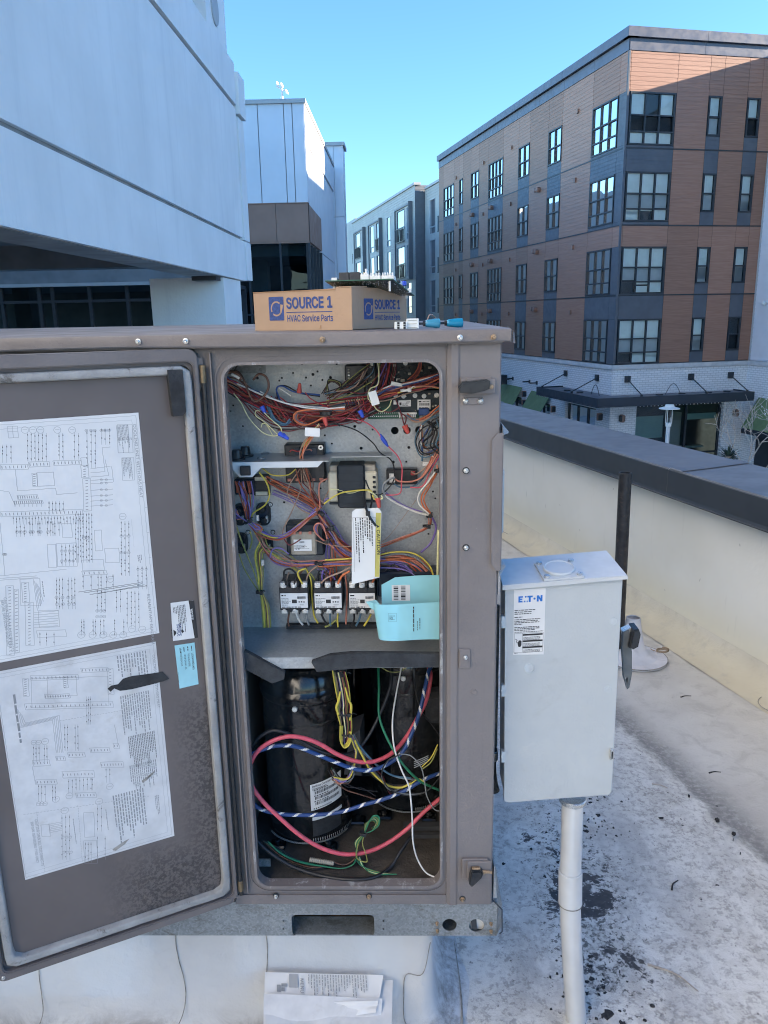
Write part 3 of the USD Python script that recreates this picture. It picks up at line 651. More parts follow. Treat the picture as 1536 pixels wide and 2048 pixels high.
    for a, c, z1 in ((9.12, 12.7, -2.06), (5.68, 7.95, -2.12)):
        z0 = -2.97; o = .3
        aw = part(b, 'awning', [(np.array([L.P(a, .03, z1), L.P(c, .03, z1), L.P(c, o + .25, z0), L.P(a, o + .25, z0), L.P(a, .03, z1 - .02), L.P(c, .03, z1 - .02), L.P(c, o + .25, z0 - .02), L.P(a, o + .25, z0 - .02)]), BOXF)], 'awning_green')
        part(aw, 'valance', L.box(a, c, o + .24, o + .26, z0 - .22, z0 - .021), 'frame_black')
        for s in (a + .02, c - .02): part(aw, 'side_bar', [tube([L.P(s, .03, z1 - .9), L.P(s, o + .23, z0 - .03)], .015, 6)], 'frame_black')
    fl = part(b, 'flood_lamp', L.box(10.7, 11.3, .25, .55, -2.02, -1.52), 'frame_black'); part(fl, 'bracket', L.box(10.95, 11.05, .0, .26, -1.80, -1.72), 'frame_black')
    for s in (10.4, 8.2, 7.3): part(b, 'wall_hook', [L.box(s, s + .06, .02, .40, -1.72, -1.66), L.box(s - .05, s + .11, .02, .05, -1.78, -1.60)], 'frame_black')
    return b
brown_block()

def siding_wing():
    w = thing('siding_building', 'tall pale siding building along the right side of the street', 'building', C0 + dR * 6.3)
    W = Fac(C0 + dR * 6.30, -dL, -dR)             # its street face looks left; along runs towards us
    K = lambda x, y, z: C0 + dR * x + dL * y + [0, 0, z]
    part(w, 'wall', [hexa([K(x, y, z) for z in (-5.3, 11.15) for x, y in ((6.33, -18), (19, -18), (19, .1), (6.33, .1))])], 'pale_siding')
    for nm, y0, y1, h in (('tower_wall', -25.5, -18.02, 12.6), ('tower_wall', -34, -25.52, 11.3), ('low_wall', -40, -34.02, 9.), ('low_wall', -84, -40.02, 3.2)):
        part(w, nm, [hexa([K(x, y, z) for z in (-5.3, h) for x, y in ((6.33, y0), (19, y0), (19, y1), (6.33, y1))])], 'pale_siding')
    part(w, 'siding', [W.boards(0, 17.9, -.42, 11.1, .19, .02)], 'pale_siding', kind='stuff')
    part(w, 'corner_board', W.box(-.0, .10, .0, .03, -.42, 11.1), 'grey_trim')
    part(w, 'base_wall', W.box(.0, 27, -.02, .06, -5.28, -.45), 'brick_left')
    part(w, 'ledge', W.box(.0, 27, .0, .12, -.60, -.43), 'stone_band')
    part(w, 'parapet_cap', W.box(-.05, 18, -.3, .08, 11.1, 11.2), 'grey_trim')
    lamp = part(w, 'globe_lamp', lathe([(0, -.1), (.08, -.06), (.1, 0), (.08, .06), (0, .1)], W.P(.75, .12, 1.9), 10), 'white_plastic', True)
    rng = random.Random(8)
    for i in range(3):
        for z0 in (.3, 3.1, 5.9, 8.5): W.window(w, 3 + i * 4.6, 4.6 + i * 4.6, z0, z0 + 1.7, 2, (.5, .5), rng)
    aw = part(w, 'awning', [(np.array([W.P(.9, .06, -1.9), W.P(4.2, .06, -1.9), W.P(4.2, .75, -3.1), W.P(.9, .75, -3.1), W.P(.9, .06, -1.92), W.P(4.2, .06, -1.92), W.P(4.2, .75, -3.12), W.P(.9, .75, -3.12)]), BOXF)], 'awning_green')
    part(aw, 'valance', W.box(.9, 4.2, .74, .76, -3.34, -3.121), 'frame_black')
    part(w, 'shop_window', W.box(1., 4.1, .0, .07, -5.2, -2.6), 'frame_black')
siding_wing()

def grey_block():
    rng = random.Random(11)
    C = C0 + dL * 23.95
    b = thing('apartment_building', 'grey lap siding apartment block with railed tall windows beyond the brown block', 'building', C)
    K = lambda x, y, z: C0 + dR * x + dL * y + [0, 0, z]
    part(b, 'core_wall', [hexa([K(x, y, z) for z in (-5.3, 10.6) for x, y in ((1.0, 23.95), (17, 23.95), (17, 29.9), (1.0, 29.9))]), hexa([K(x, y, z) for z in (-5.3, 10.9) for x, y in ((.2, 29.97), (17, 29.97), (17, 54.2), (.2, 54.2))]), hexa([K(x, y, z) for z in (-5.3, 11.0) for x, y in ((1.2, 54.3), (17, 54.3), (17, 75), (1.2, 75))])], 'room_dark')
    A, B, D = Fac(C0 - nL * .75, dL, nL), Fac(C0, dL, nL), Fac(C0 - nL * 1.0, dL, nL)
    rows = [(9.75, 7.35), (7.0, 4.6), (4.2, 1.85), (1.4, -.9)]
    def wall(fc, a, c, top, wins, mat='grey_siding', tall=True):
        es = [a]; 
        for w in sorted(wins): es += [w[0], w[1]]
        es.append(c)
        for i in range(0, len(es), 2):
            if es[i + 1] - es[i] > .03: part(b, 'siding_panel', fc.boards(es[i], es[i + 1], -5.2, top, .19, .02), mat)
        for w in wins:
            zz = [top] + [z for r in rows for z in r] + [-5.2]
            for k in range(0, len(zz), 2): part(b, 'siding_panel', fc.boards(w[0], w[1], zz[k + 1], zz[k], .19, .02), mat)
            for zt, zb in rows:
                W = fc.window(b, w[0], w[1], zb, zt, 1, (.55, .45) if w[2] else (.8, .2), rng, fm='dark_siding' if w[2] else 'grey_trim', blind=.3)
                if w[2]:                               # railed opening
                    part(W, 'railing', [fc.box(w[0] - .05, w[1] + .05, .10, .14, zb + .98, zb + 1.04), fc.box(w[0] - .05, w[1] + .05, .10, .14, zb - .02, zb + .04)] + [fc.box(t, t + .02, .11, .13, zb + .04, zb + .98) for t in np.arange(w[0] - .04, w[1] + .04, .12)], 'frame_black')
    wall(A, 24.0, 29.85, 10.6, [(24.9, 26.3, 1), (27.2, 28.6, 0)])
    wall(B, 29.9, 54.2, 10.95, [(31.0, 32.3, 0), (33.0, 35.4, 1), (37.6, 38.9, 0), (41.0, 43.0, 1), (44.0, 45.8, 0), (48.0, 49.4, 0), (50.2, 52.6, 1)])
    wall(D, 54.4, 75, 10.95, [(57.0, 59.0, 1)])
    for s0, s1 in ((30.6, 35.9), (40.6, 46.2), (47.6, 53.2)):
        part(b, 'bay_frame', [B.box(s0, s0 + .12, .0, .34, 4.4, 9.95), B.box(s1 - .12, s1, .0, .12, 4.4, 9.95), B.box(s0 + .12, s1 - .12, .0, .12, 9.83, 9.95), B.box(s0 + .12, s1 - .12, .0, .12, 4.4, 4.52)], 'dark_siding')
    rt = Fac(B.P(29.9, 0, 0), -nL, -dL)
    part(b, 'return_wall', rt.boards(.0, 1.1, -5.2, 10.95, .19, .02), 'dark_siding')
    part(b, 'parapet_cap', [B.box(29.75, 54.2, -.4, .12, 10.95, 11.12), A.box(24, 29.7, -.4, .1, 10.62, 10.78)], 'grey_trim')
    part(b, 'roof_house', hexa([K(x, y, z) for z in (10.9, 12.2) for x, y in ((1.5, 60), (9, 60), (9, 70), (1.5, 70))]), 'grey_siding')
grey_block()

# ------------------------------------------------------------------ left side: concrete structure, glazed front, white tower
def left_side():
    X = -2.6
    c = thing('concrete_building', 'pale concrete parking structure with deep spandrel wall overhanging the roof', 'building', (X, 8, 0))
    part(c, 'spandrel_lower', bx(X - .5, X + .012, -26, 13.58, 2.27, 2.90), 'concrete')
    part(c, 'spandrel_middle', bx(X - .5, X, -26, 13.56, 2.955, 4.90), 'concrete')
    part(c, 'spandrel_upper', bx(X - .5, X + .012, -26, 13.58, 4.96, 5.56), 'concrete')
    part(c, 'reveal', [bx(X - .45, X - .04, -26, 13.5, 2.90, 2.955), bx(X - .45, X - .04, -26, 13.5, 4.90, 4.96)], 'concrete_reveal')
    part(c, 'soffit_strip', bx(X - .46, X - .03, -26, 13.5, 2.262, 2.2695), 'concrete_reveal')
    part(c, 'end_panel', bx(X - .5, X + .03, 13.60, 14.05, 2.29, 2.90), 'concrete'); part(c, 'end_panel', bx(X - .5, X + .02, 13.60, 14.05, 2.925, 4.80), 'concrete'); part(c, 'end_panel', bx(X - .5, X + .06, 13.60, 14.1, 4.84, 5.45), 'concrete')
    part(c, 'column', [bx(X - 1.12, X - .02, 11.95, 13.2, -.5, 2.255)], 'concrete'); part(c, 'bearing_pad', bx(X - .40, X - .05, 11.6, 11.9, 2.20, 2.262), 'frame_black')
    part(c, 'upper_column', bx(X - .9, X - .03, 12.0, 13.3, 5.56, 9.2), 'concrete')
    part(c, 'disc_plate', cyl((X - .03, 12.55, 5.98), .22, .02, (1, 0, 0), 24), 'grey_trim', 40)
    for z0, z1 in ((7.9, 10.5), (13., 15.6)): part(c, 'upper_spandrel', bx(X - .5, X + .01, -26, 13.5, z0, z1), 'concrete')
    for y in (-20, -4.): part(c, 'upper_column', [bx(X - .9, X - .03, y, y + 1.2, 5.56, 7.9), bx(X - .9, X - .03, y, y + 1.2, 10.5, 13.)], 'concrete')
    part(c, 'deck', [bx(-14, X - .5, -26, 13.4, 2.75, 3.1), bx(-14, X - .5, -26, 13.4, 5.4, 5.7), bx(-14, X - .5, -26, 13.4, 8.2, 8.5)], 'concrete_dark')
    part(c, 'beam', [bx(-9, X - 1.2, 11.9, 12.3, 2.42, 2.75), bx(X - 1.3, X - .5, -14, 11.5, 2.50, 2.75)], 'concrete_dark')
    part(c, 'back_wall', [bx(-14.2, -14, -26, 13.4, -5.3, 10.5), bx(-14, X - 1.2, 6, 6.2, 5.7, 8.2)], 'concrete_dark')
    part(c, 'column', bx(X - 1.12, X - .02, -6., -5., -.5, 2.255), 'concrete')
    # glazed front under and beyond
    g = thing('glass_storefront', 'dark glazed storefront with black mullions under the concrete overhang', 'storefront', (-7, 18.2, 0))
    fc = Fac((-13.7, 18., 0), XX, -YY)
    xs = [0.2, 1.9, 3.0, 4.0, 4.72, 5.58, 5.88, 6.72, 7.57, 8.45, 9.0]; zs = [-5.3, -.4, 1.15, 2.11, 2.43]
    ms = [fc.box(x - .035, x + .035, -.08, .03, -5.3, 2.43) for x in xs] + [fc.box(0.2, 9., -.08, .025, z - .03, z + .03) for z in (-.4, 2.11)]
    part(g, 'mullions', ms, 'frame_black')
    part(g, 'head_trim', fc.box(0, 9.1, -.1, .10, 2.43, 2.50), 'grey_trim')
    for a, b_ in zip(xs[:-1], xs[1:]):
        for z0, z1 in ((-5.3, -.4), (-.4, 2.11), (2.11, 2.43)): part(g, 'pane', fc.quad(a + .03, b_ - .03, -.03, z0, z1), 'shop_glass')
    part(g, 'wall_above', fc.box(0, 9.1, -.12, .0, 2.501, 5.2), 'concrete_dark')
    part(g, 'interior', [fc.box(0, 9.1, -6, -5.9, -5.3, 2.6), fc.box(0, 9.1, -6, -.1, 2.5, 2.6), fc.box(2.0, 2.5, -3, -2.5, -5.3, 2.5), fc.box(4.2, 4.6, -2, -1.6, -5.3, 2.5)], 'room_dark')
    # white panel tower
    t = thing('white_tower', 'white metal panel tower on a brown band and dark glass, left of the gap', 'building', (-5, 28, 0))
    x1, y0, y1, zt = -2.90, 26., 36.6, 8.12
    part(t, 'core', bx(-9, x1 - .06, y0 + .06, y1, 4.0, zt - .08), 'grey_siding')
    ff = Fac((x1, y0, 0), -XX, -YY)
    es = [.0, .36, .62, 1.42, 2.2, 3.0, 3.8, 4.6, 5.4, 6.1]
    for i in range(len(es) - 1): part(t, 'panel', ff.box(es[i] + .012, es[i + 1] - .012, -.05, .0 if i != 0 else .003, 5.16, 8.0), 'white_panel')
    fs = Fac((x1, y0, 0), YY, XX)
    es = [.0, .32, 1.1, 1.9, 2.7, 3.6, 4.4, 5.3, 6.1, 7.0, 7.9, 8.8, 9.7, 10.6]
    part(t, 'edge_panel', fs.box(.003, .30, -.05, .02, 5.16, 8.0), 'white_panel')
    part(t, 'top_band', fs.box(.31, 10.6, -.05, .02, 7.0, 8.0), 'white_panel')
    for i in range(1, len(es) - 1): part(t, 'panel', fs.box(es[i] + .012, es[i + 1] - .012, -.10, -.04, 4.0 if i > 4 else 5.16, 6.99), 'white_panel')
    part(t, 'cap', [bx(-9.05, x1 + .06, y0 - .06, y1, 8.0, 8.12)], 'grey_trim')
    part(t, 'brown_band', [ff.box(-.02, 1.0, -.2, .03, 4.02, 5.14), ff.box(1.012, 6.1, -.2, .03, 4.02, 5.14)], 'brown_panel')
    part(t, 'brown_band', [Fac((x1, y0, 0), YY, XX).box(.0, 4.1, -.2, .02, 4.02, 5.14)], 'brown_panel')
    part(t, 'sill', [ff.box(-.03, 6.1, -.2, .05, 5.14, 5.165), ff.box(-.02, 6.1, -.2, .02, 3.96, 4.02)], 'brown_panel')
    part(t, 'core', [bx(-9, -8.8, y0, y1, -5.3, 4.0), bx(-9, x1 - .3, 35.9, y1, -5.3, 4.), bx(-5.2, -4.6, 28, 28.6, -5.3, 4.), bx(-8.9, x1 - .2, 26.4, 35.8, 3.6, 3.95), bx(-8.8, x1 - .3, 31, 31.2, -5.3, 3.6)], 'room_dark')
    xs = [.0, .92, 1.95, 3.0, 4.0, 5.0, 6.1]
    part(t, 'mullions', [ff.box(x - .03, x + .03, -.1, .02, -5.3, 3.96) for x in xs] + [ff.box(0, 6.1, -.1, .015, 1.75, 1.81)] + [fs.box(y, y + .06, -.1, .02, -5.3, 3.96) for y in (.03, 1.0, 2.0, 3.0, 4.04)], 'frame_black')
    for a, b_ in zip(xs[:-1], xs[1:]):
        for z0, z1 in ((-5.3, 1.75), (1.81, 3.96)): part(t, 'pane', ff.quad(a + .03, b_ - .03, -.04, z0, z1), 'shop_glass')
    for a, b_ in ((.09, 1.0), (1.06, 2.0), (2.06, 3.0), (3.06, 4.04)): part(t, 'pane', fs.quad(a, b_, -.04, -5.3, 3.96), 'pane_glass')
    part(t, 'panel', fs.box(4.2, 10.6, -.12, -.05, -5.3, 3.98), 'white_panel')
    # farther block
    b = thing('white_block', 'white panel block set farther back behind the tower', 'building', (-5, 50, 0))
    fb, fr = Fac((-2.48, 37., 0), -XX, -YY), Fac((-2.48, 37., 0), YY, XX)
    part(b, 'core', bx(-12, -2.55, 37.07, 38.3, -5.3, 9.0), 'grey_siding')
    for z0, z1 in ((-5.3, .5), (.52, 6.0), (6.02, 8.95)):
        for x0_, x1_ in ((0, .40), (.415, 1.5), (1.515, 3.2)): part(b, 'panel', fb.box(x0_, x1_, -.06, 0, z0, z1), 'white_panel')
        part(b, 'panel', fr.box(.002, 1.25, -.06, -.003, z0, z1), 'white_panel')
    part(b, 'cap', bx(-12, -2.40, 36.92, 38.36, 8.95, 9.09), 'grey_trim')
    part(b, 'rear_wing', bx(-14, -5.0, 46., 68, -5.3, 9.0), 'cream_render')
    part(b, 'rear_link', bx(-14, -9., 38.4, 45.9, -5.3, 8.9), 'grey_siding')
    # weather mast on the tower
    a = thing('weather_mast', 'small white antenna mast with three dishes on the tower roof', 'antenna', (-3.56, 27, 8.12))
    P = np.array([-3.68, 27., 8.12])
    part(a, 'mast', [cyl(P, .03, .62, n=10), cyl(P + [0, 0, .06], .055, .26, n=10)], 'white_plastic', 40)
    for dx, dz, tl in ((-.17, .66, -.35), (.0, .62, .1), (.18, .42, .35)):
        part(a, 'dish', lathe([(0, .0), (.04, .01), (.075, .03), (.08, .03), (.04, -.02), (0, -.03)], P + [dx * .8, -.02, dz + .02], 14, (.95, -.32, .30 + tl * .3)), 'white_plastic', 50)
    part(a, 'cross_arm', [tube([P + [-.17, 0, .62], P + [.18, 0, .44]], .018, 6)], 'white_plastic')
left_side()

# ------------------------------------------------------------------ street things beyond the parapet
def street_things():
    s = thing('street_lamp', 'white street lamp with flat disc hood in front of the shop window', 'street lamp', (8.13, 24, -5.3))
    B_ = np.array([8.13, 24., 0])
    part(s, 'pole', [cyl(B_ + [0, 0, -5.3], .06, 3.55, n=16, cham=.02)], 'pvc', 40)
    part(s, 'collar', [cyl(B_ + [0, 0, -1.78], .085, .12, n=16)], 'white_plastic', 40)
    part(s, 'lamp_hood', lathe([(0, -1.10), (.12, -1.105), (.145, -1.17), (.305, -1.215), (.31, -1.235), (.14, -1.245), (0, -1.24)], B_, 28), 'white_plastic', 35)
    part(s, 'lamp_core', cyl(B_ + [0, 0, -1.5], .055, .27, n=14), 'black_plastic', 40)
    for k in range(4): t = math.pi / 4 + k * math.pi / 2; part(s, 'strut', [tube([B_ + [.1 * math.cos(t), .1 * math.sin(t), -1.68], B_ + [.1 * math.cos(t), .1 * math.sin(t), -1.24]], .012, 6)], 'white_plastic')
    # bare tree hung with small lights
    rng = np.random.default_rng(4)
    T = np.array([9.72, 22.2, -5.3]); segs = []; tips = []
    def grow(p, d, ln, r, lv):
        q = p + d * ln; m = p + d * ln * .5 + rng.normal(0, .05 * ln, 3); segs.append((np.array([p, m, q]), r, lv))
        if lv == 0: tips.append(q); return
        for k in range(3 if lv > 1 else 4):
            e = d + rng.normal(0, .55, 3); e[2] += .12; e /= np.linalg.norm(e); grow(q if k else m * .3 + q * .7, e, ln * rng.uniform(.62, .85), r * .62, lv - 1)
    t = thing('bare_tree', 'leafless street tree hung with tiny white lights beyond the parapet', 'tree', T)
    grow(T, np.array([.02, 0, 1.]), 1.42, .06, 5)
    part(t, 'trunk', [tube(spline(P, 4), np.linspace(r, r * .75, 9), 7) for P, r, lv in segs if lv >= 4], 'bark', 50)
    part(t, 'crown', [tube(spline(P, 3), np.linspace(max(r, .008), max(r * .7, .006), 7), 4, False) for P, r, lv in segs if lv < 4], 'bark')
    pts = [P[0] + (P[2] - P[0]) * rng.random() + rng.normal(0, .02, 3) for P, r, lv in segs if lv < 4 for _ in range(2)][:520]
    part(t, 'string_lights', [lathe([(0, -.019), (.018, 0), (0, .019)], q, 5) for q in pts], 'white_plastic')
    # spiky plant beside it
    y = thing('spiky_plant', 'dark spiky yucca plant beneath the bare tree', 'plant', (9.75, 23.4, -3.0))
    Y0 = np.array([9.78, 23.4, -2.65]); lv = []
    for i in range(110):
        d = rng.normal(0, 1, 3); d[2] = abs(d[2]) * .9 - .25; d /= np.linalg.norm(d); n = np.cross(d, [0, 0, 1]); n /= np.linalg.norm(n) + 1e-9; l = rng.uniform(.35, .58)
        lv.append((np.array([Y0 + n * .022, Y0 - n * .022, Y0 + d * l * .6 - n * .018, Y0 + d * l * .6 + n * .018, Y0 + d * l - [0, 0, .06]]), np.array([[0, 1, 2], [0, 2, 3], [3, 2, 4]])))
    part(y, 'leaves', lv, 'spiky_green'); part(y, 'stem', [cyl(Y0 - [0, 0, 2.65], .09, 2.7, n=10)], 'bark', 40)
street_things()

# ------------------------------------------------------------------ the rooftop unit
D, XL, XR, ZB, ZT = 1.42, -.372, .177, .43, 1.603
OX0, OX1, OZ0, OZ1 = -.323, .069, .474, 1.572
unit = thing('rooftop_unit', 'open taupe rooftop air conditioner with wiring and compressors showing', 'air conditioner', (-.1, 2.0, 0))
NY = np.array([0, -1., 0])
def K4(x, y): return 430 + x / 3.268, 700 + y / 3.268
def K5(x, y): return 430 + x / 3.268, 1000 + y / 3.268
def K6(x, y): return 470 + x / 3.491, 1280 + y / 3.491
def Z1(x, y): return 440 + x / 6.4, 720 + y / 6.4
def Z2(x, y): return 680 + x / 6.982, 720 + y / 6.982
def Z3(x, y): return 690 + x / 7.314, 880 + y / 7.314
def Z4(x, y): return 450 + x / 6.144, 880 + y / 6.144
def pxbox(x0, y0, x1, y1, Y):          # x and z limits of a photo rectangle standing in the plane Y
    a, b = atY(x0, y1, Y), atY(x1, y0, Y); return a[0], b[0], a[2], b[2]
def cabinet():
    hole = rrect(OX0, OZ0, OX1, OZ1, .030, 8)
    fr = Polygon([(XL, ZB), (.080, ZB), (.080, ZT), (XL, ZT)]).difference(hole)
    face = part(unit, 'front_panel', xz(fr, D, D + .0025), 'taupe')
    lip_o, lip_i = rrect(OX0 - .0035, OZ0 - .0035, OX1 + .0035, OZ1 + .0035, .033, 8), hole
    part(face, 'opening_flange', [xz(lip_o.difference(hole), D - .007, D - .0002), xz(hole.difference(rrect(OX0 + .002, OZ0 + .002, OX1 - .002, OZ1 - .002, .028, 8)), D - .0065, D + .018)], 'worn')
    ro, ri = rrect(OX0 - .016, OZ0 - .016, OX1 + .016, OZ1 + .016, .045, 8), rrect(OX0 - .013, OZ0 - .013, OX1 + .013, OZ1 + .013, .042, 8)
    part(face, 'pressed_bead', [xz(ro.difference(ri), D - .002, D - .0003)], 'taupe')
    # the corner post to the right, folded, stepping forward of the frame
    pf = [(.0805, D + .001), (.0805, D - .004), (.088, D - .009), (.100, D - .009), (.104, D - .0065), (XR - .003, D - .0065), (XR, D - .0035), (XR, D + .06)]
    v = np.array([[x, y, z] for z in (ZB + .001, ZT - .001) for x, y in pf]); n = len(pf)
    part(unit, 'corner_post', (v, np.array([[i, i + 1, n + i + 1, n + i] for i in range(n - 1)])), 'taupe')
    part(unit, 'side_panel', bx(XR - .003, XR + .0005, D + .061, 2.62, ZB, ZT), 'taupe'); part(unit, 'side_panel', bx(-1.66, -1.655, D, 2.62, ZB, ZT), 'taupe')
    part(unit, 'front_panel', bx(-1.65, XL - .002, D + .004, D + .010, ZB, ZT), 'taupe', label='plain front panel hidden behind the open door')
    part(unit, 'back_panel', bx(-1.65, XR - .004, 2.60, 2.61, ZB, ZT), 'taupe')
    part(unit, 'bottom_rail', [bx(XL, .080, D - .004, D - .0005, ZB - .0005, ZB + .022)], 'taupe')
    # lid
    pr = [(D - .024, 1.6025), (D - .026, 1.605), (D - .026, 1.618), (D - .0235, 1.6245), (D - .018, 1.6265), (2.66, 1.634), (2.662, 1.605)]
    xs = np.concatenate([np.linspace(-1.72, .19, 24)]); n = len(pr)
    v = np.array([[x, y, z + .0016 * math.sin(x * 9) * (k in (0, 1))] for x in xs for k, (y, z) in enumerate(pr)])
    f = [[a * n + i, (a + 1) * n + i, (a + 1) * n + i + 1, a * n + i + 1] for a in range(len(xs) - 1) for i in range(n - 1)]
    lid = part(unit, 'lid', [(v, np.array(f)), hexa([[.19, D - .024, 1.6025], [.193, D - .022, 1.6025], [.193, 2.66, 1.604], [.19, 2.66, 1.604], [.19, D - .024, 1.625], [.193, D - .022, 1.623], [.193, 2.66, 1.632], [.19, 2.66, 1.634]])], 'taupe', 35)
    part(lid, 'end_fold', hexa([[.1935, D - .024, 1.602], [.199, D - .018, 1.600], [.1935, D + .05, 1.604], [.1933, D + .05, 1.604], [.1935, D - .024, 1.622], [.197, D - .020, 1.618], [.1935, D + .05, 1.63], [.1933, D + .05, 1.63]]), 'taupe')
    part(lid, 'under_shadow_strip', bx(-1.7, XR, D - .018, D - .006, 1.601, 1.604), 'taupe')
    for px, py, rust in ((277, 683, 0), (372, 682, 0), (645, 679, 1), (920, 675, 0), (987, 674, 1)):
        screw(lid, atY(px, py, D - .026), .0055, material='screw_rust' if rust else 'screw_zinc')
    for px, py, m in ((932, 941, 0), (932, 1095, 0)): screw(unit, atY(px, py, D - .0065), .005)
    for px, py, m in ((552, 1791, 0), (738, 1792, 1), (925, 1797, 1)): screw(unit, atY(px, py, D - .0042 if px < 900 else D - .0065), .005, material='screw_rust' if m else 'screw_zinc')
    part(unit, 'dimple', lathe([(.007, 0), (.006, .001), (.004, .0004), (0, -.0)], atY(948, 1384, D - .0066), 16, NY), 'taupe', 50)
    # small tab with a screw
    a = pxbox(918, 1296, 941, 1335, D - .0065); tb = part(unit, 'retainer_tab', rbx(a[0], a[1], D - .011, D - .0067, a[2], a[3], .0015), 'taupe'); screw(tb, atY(931, 1314, D - .011), .0045)
    # folded edge of the side access panel
    P = [atY(x, y, D - .008) for x, y in ((996, 866), (983, 880), (982, 1128), (990, 1140), (1000, 1143))]
    poly = Polygon([(P[0][0], P[0][2]), (P[1][0], P[1][2]), (P[2][0], P[2][2]), (P[3][0], P[3][2]), (XR + .004, P[3][2] - .002), (XR + .004, P[0][2])])
    e = part(unit, 'side_access_panel', [xz(poly, D - .010, D - .0075), bx(XR + .001, XR + .006, D - .008, 2.3, P[3][2], P[0][2])], 'taupe')
    part(e, 'bent_corner', hexa([[XR + .004, D - .01, P[0][2] - .004], [XR + .020, D + .03, P[0][2] - .006], [XR + .006, D + .06, P[0][2]], [XR + .004, D, P[0][2]], [XR + .004, D - .01, P[0][2] + .012], [XR + .020, D + .03, P[0][2] - .003], [XR + .006, D + .06, P[0][2] + .014], [XR + .004, D, P[0][2] + .014]]), 'zinc')
    part(e, 'bent_corner', hexa([[XR + .003, D - .009, P[3][2] - .012], [XR + .019, D + .03, P[3][2] - .006], [XR + .006, D + .06, P[3][2]], [XR + .003, D, P[3][2]], [XR + .003, D - .009, P[3][2] + .010], [XR + .019, D + .03, P[3][2] - .002], [XR + .006, D + .06, P[3][2] + .012], [XR + .003, D, P[3][2] + .012]]), 'zinc')
    # junction box on the side wall
    q = pxbox(996, 938, 1008, 1065, 1.75)
    j = part(unit, 'side_box', [rbx(XR + .001, q[1], 1.74, 1.90, q[2], q[3], .003), hexa([[XR + .001, 1.74, q[3]], [q[1], 1.74, q[3] - .012], [q[1], 1.9, q[3]], [XR + .001, 1.9, q[3]], [XR + .001, 1.74, q[3] + .01], [q[1], 1.74, q[3] - .009], [q[1], 1.9, q[3] + .003], [XR + .001, 1.9, q[3] + .012]])], 'grey_enamel')
    # latches
    def latch(rx, x0, y0, x1, y1, down):
        a = pxbox(x0, y0, x1, y1, D - .012)
        b_ = part(unit, 'latch', [rbx(a[0], a[1], D - .0145, D - .0067, a[2] - .001, a[3] + .001, .0012), rbx(a[0] + .010, a[1] + .006, D - .020, D - .0146, a[2] + .001, a[3] - .001, .0012)], 'taupe')
        c = np.array([(a[0] + a[1]) / 2 + .004, D - .020, (a[2] + a[3]) / 2])
        if not down: pts = [(-.036, .000), (-.030, .0075), (-.012, .0085), (.012, .0115), (.017, .009), (.016, -.003), (.008, -.006), (-.014, -.0105), (-.034, -.0085)]
        else: pts = [(-.012, .010), (.004, .0105), (.010, .004), (.006, -.006), (-.006, -.020), (-.012, -.026), (-.0165, -.020), (-.015, -.004)]
        h = Polygon(pts).buffer(.0015)
        o = (c[0], D - .021, c[2])
        hd = part(b_, 'handle', [extr(h, .012, o, XX, ZZ, NY), extr(h.buffer(-.0025), .0035, (c[0], D - .033, c[2]), XX, ZZ, NY)], 'black_plastic')
        part(b_, 'pin', cyl((c[0] + (.022 if not down else .013), D - .020, c[2] - .001), .004, .005, NY, 12), 'screw_rust', 40)
        if down:
            part(b_, 'pin', [tube([c + [.006, -.006, .004], c + [.030, -.006, .002]], .003, 8)], 'screw_rust', 40)
            part(b_, 'cam', rbx(c[0] - .012, c[0] + .006, D - .030, D - .021, c[2] - .004, c[2] + .014, .002), 'screw_rust')
        return b_
    latch(0, 921, 755, 984, 788, False); latch(1, 924, 1718, 976, 1756, True)
    a = pxbox(925, 794, 966, 810, D - .008); kp = part(unit, 'keeper_plate', rbx(a[0], a[1], D - .009, D - .0067, a[2], a[3], .0012), 'taupe')
    for px in (931, 961): part(kp, 'rivet', lathe([(.0058, 0), (.0052, .002), (.003, .0035), (.0018, .002), (0, .002)], atY(px, 802, D - .009), 14, NY), 'screw_zinc', 50)
    # hinge
    hz = [(1.540, 1.572), (.47, .495)]
    part(unit, 'hinge_rod', [tube([(-.3565, D - .012, .46), (-.3565, D - .012, 1.57)], .0045, 10)], 'black_plastic', 40)
    for z0, z1 in hz: part(unit, 'hinge_knuckle', [cyl((-.3565, D - .012, z0), .0055, z1 - z0, n=14)], 'brass_hinge', 40)
    part(unit, 'hinge_channel', [bx(-.3705, -.3665, D - .014, D - .0005, ZB + .03, ZT - .01), bx(-.344, -.3415, D - .010, D - .0005, ZB + .03, ZT - .01)], 'taupe')
    # base rail with fork pocket and two knock-outs
    q = pxbox(585, 1830, 748, 1872, D + .004); hp = rrect(q[0], q[2], q[1], q[3], .010)
    rail = sbox(-1.66, .341, .190, .4275).difference(hp)
    hol = []
    for px, py, r in ((899, 1850, .0155), (953, 1851, .0165)):
        c = atY(px, py, D + .004); hol.append((c, r)); rail = rail.difference(Point(c[0], c[2]).buffer(r))
    for px, py in ((567, 1842), (567, 1858), (767, 1842), (767, 1858)):
        c = atY(px, py, D + .004); rail = rail.difference(Point(c[0], c[2]).buffer(.0022))
    r_ = part(unit, 'base_rail', [xz(rail, D + .004, D + .0065)], 'zinc_dirty')
    part(r_, 'rail_flange', [bx(-1.66, .19, D + .0066, D + .06, .339, .3415), bx(-1.66, .19, D + .0066, D + .05, .425, .4275)], 'zinc_dirty')
    part(r_, 'pocket_liner', [bx(q[0] - .01, q[1] + .01, D + .07, D + .075, .345, .424), bx(q[0] - .006, q[0] - .003, D + .007, D + .07, .345, .424), bx(q[1] + .003, q[1] + .006, D + .007, D + .07, .345, .424)], 'zinc_dirty')
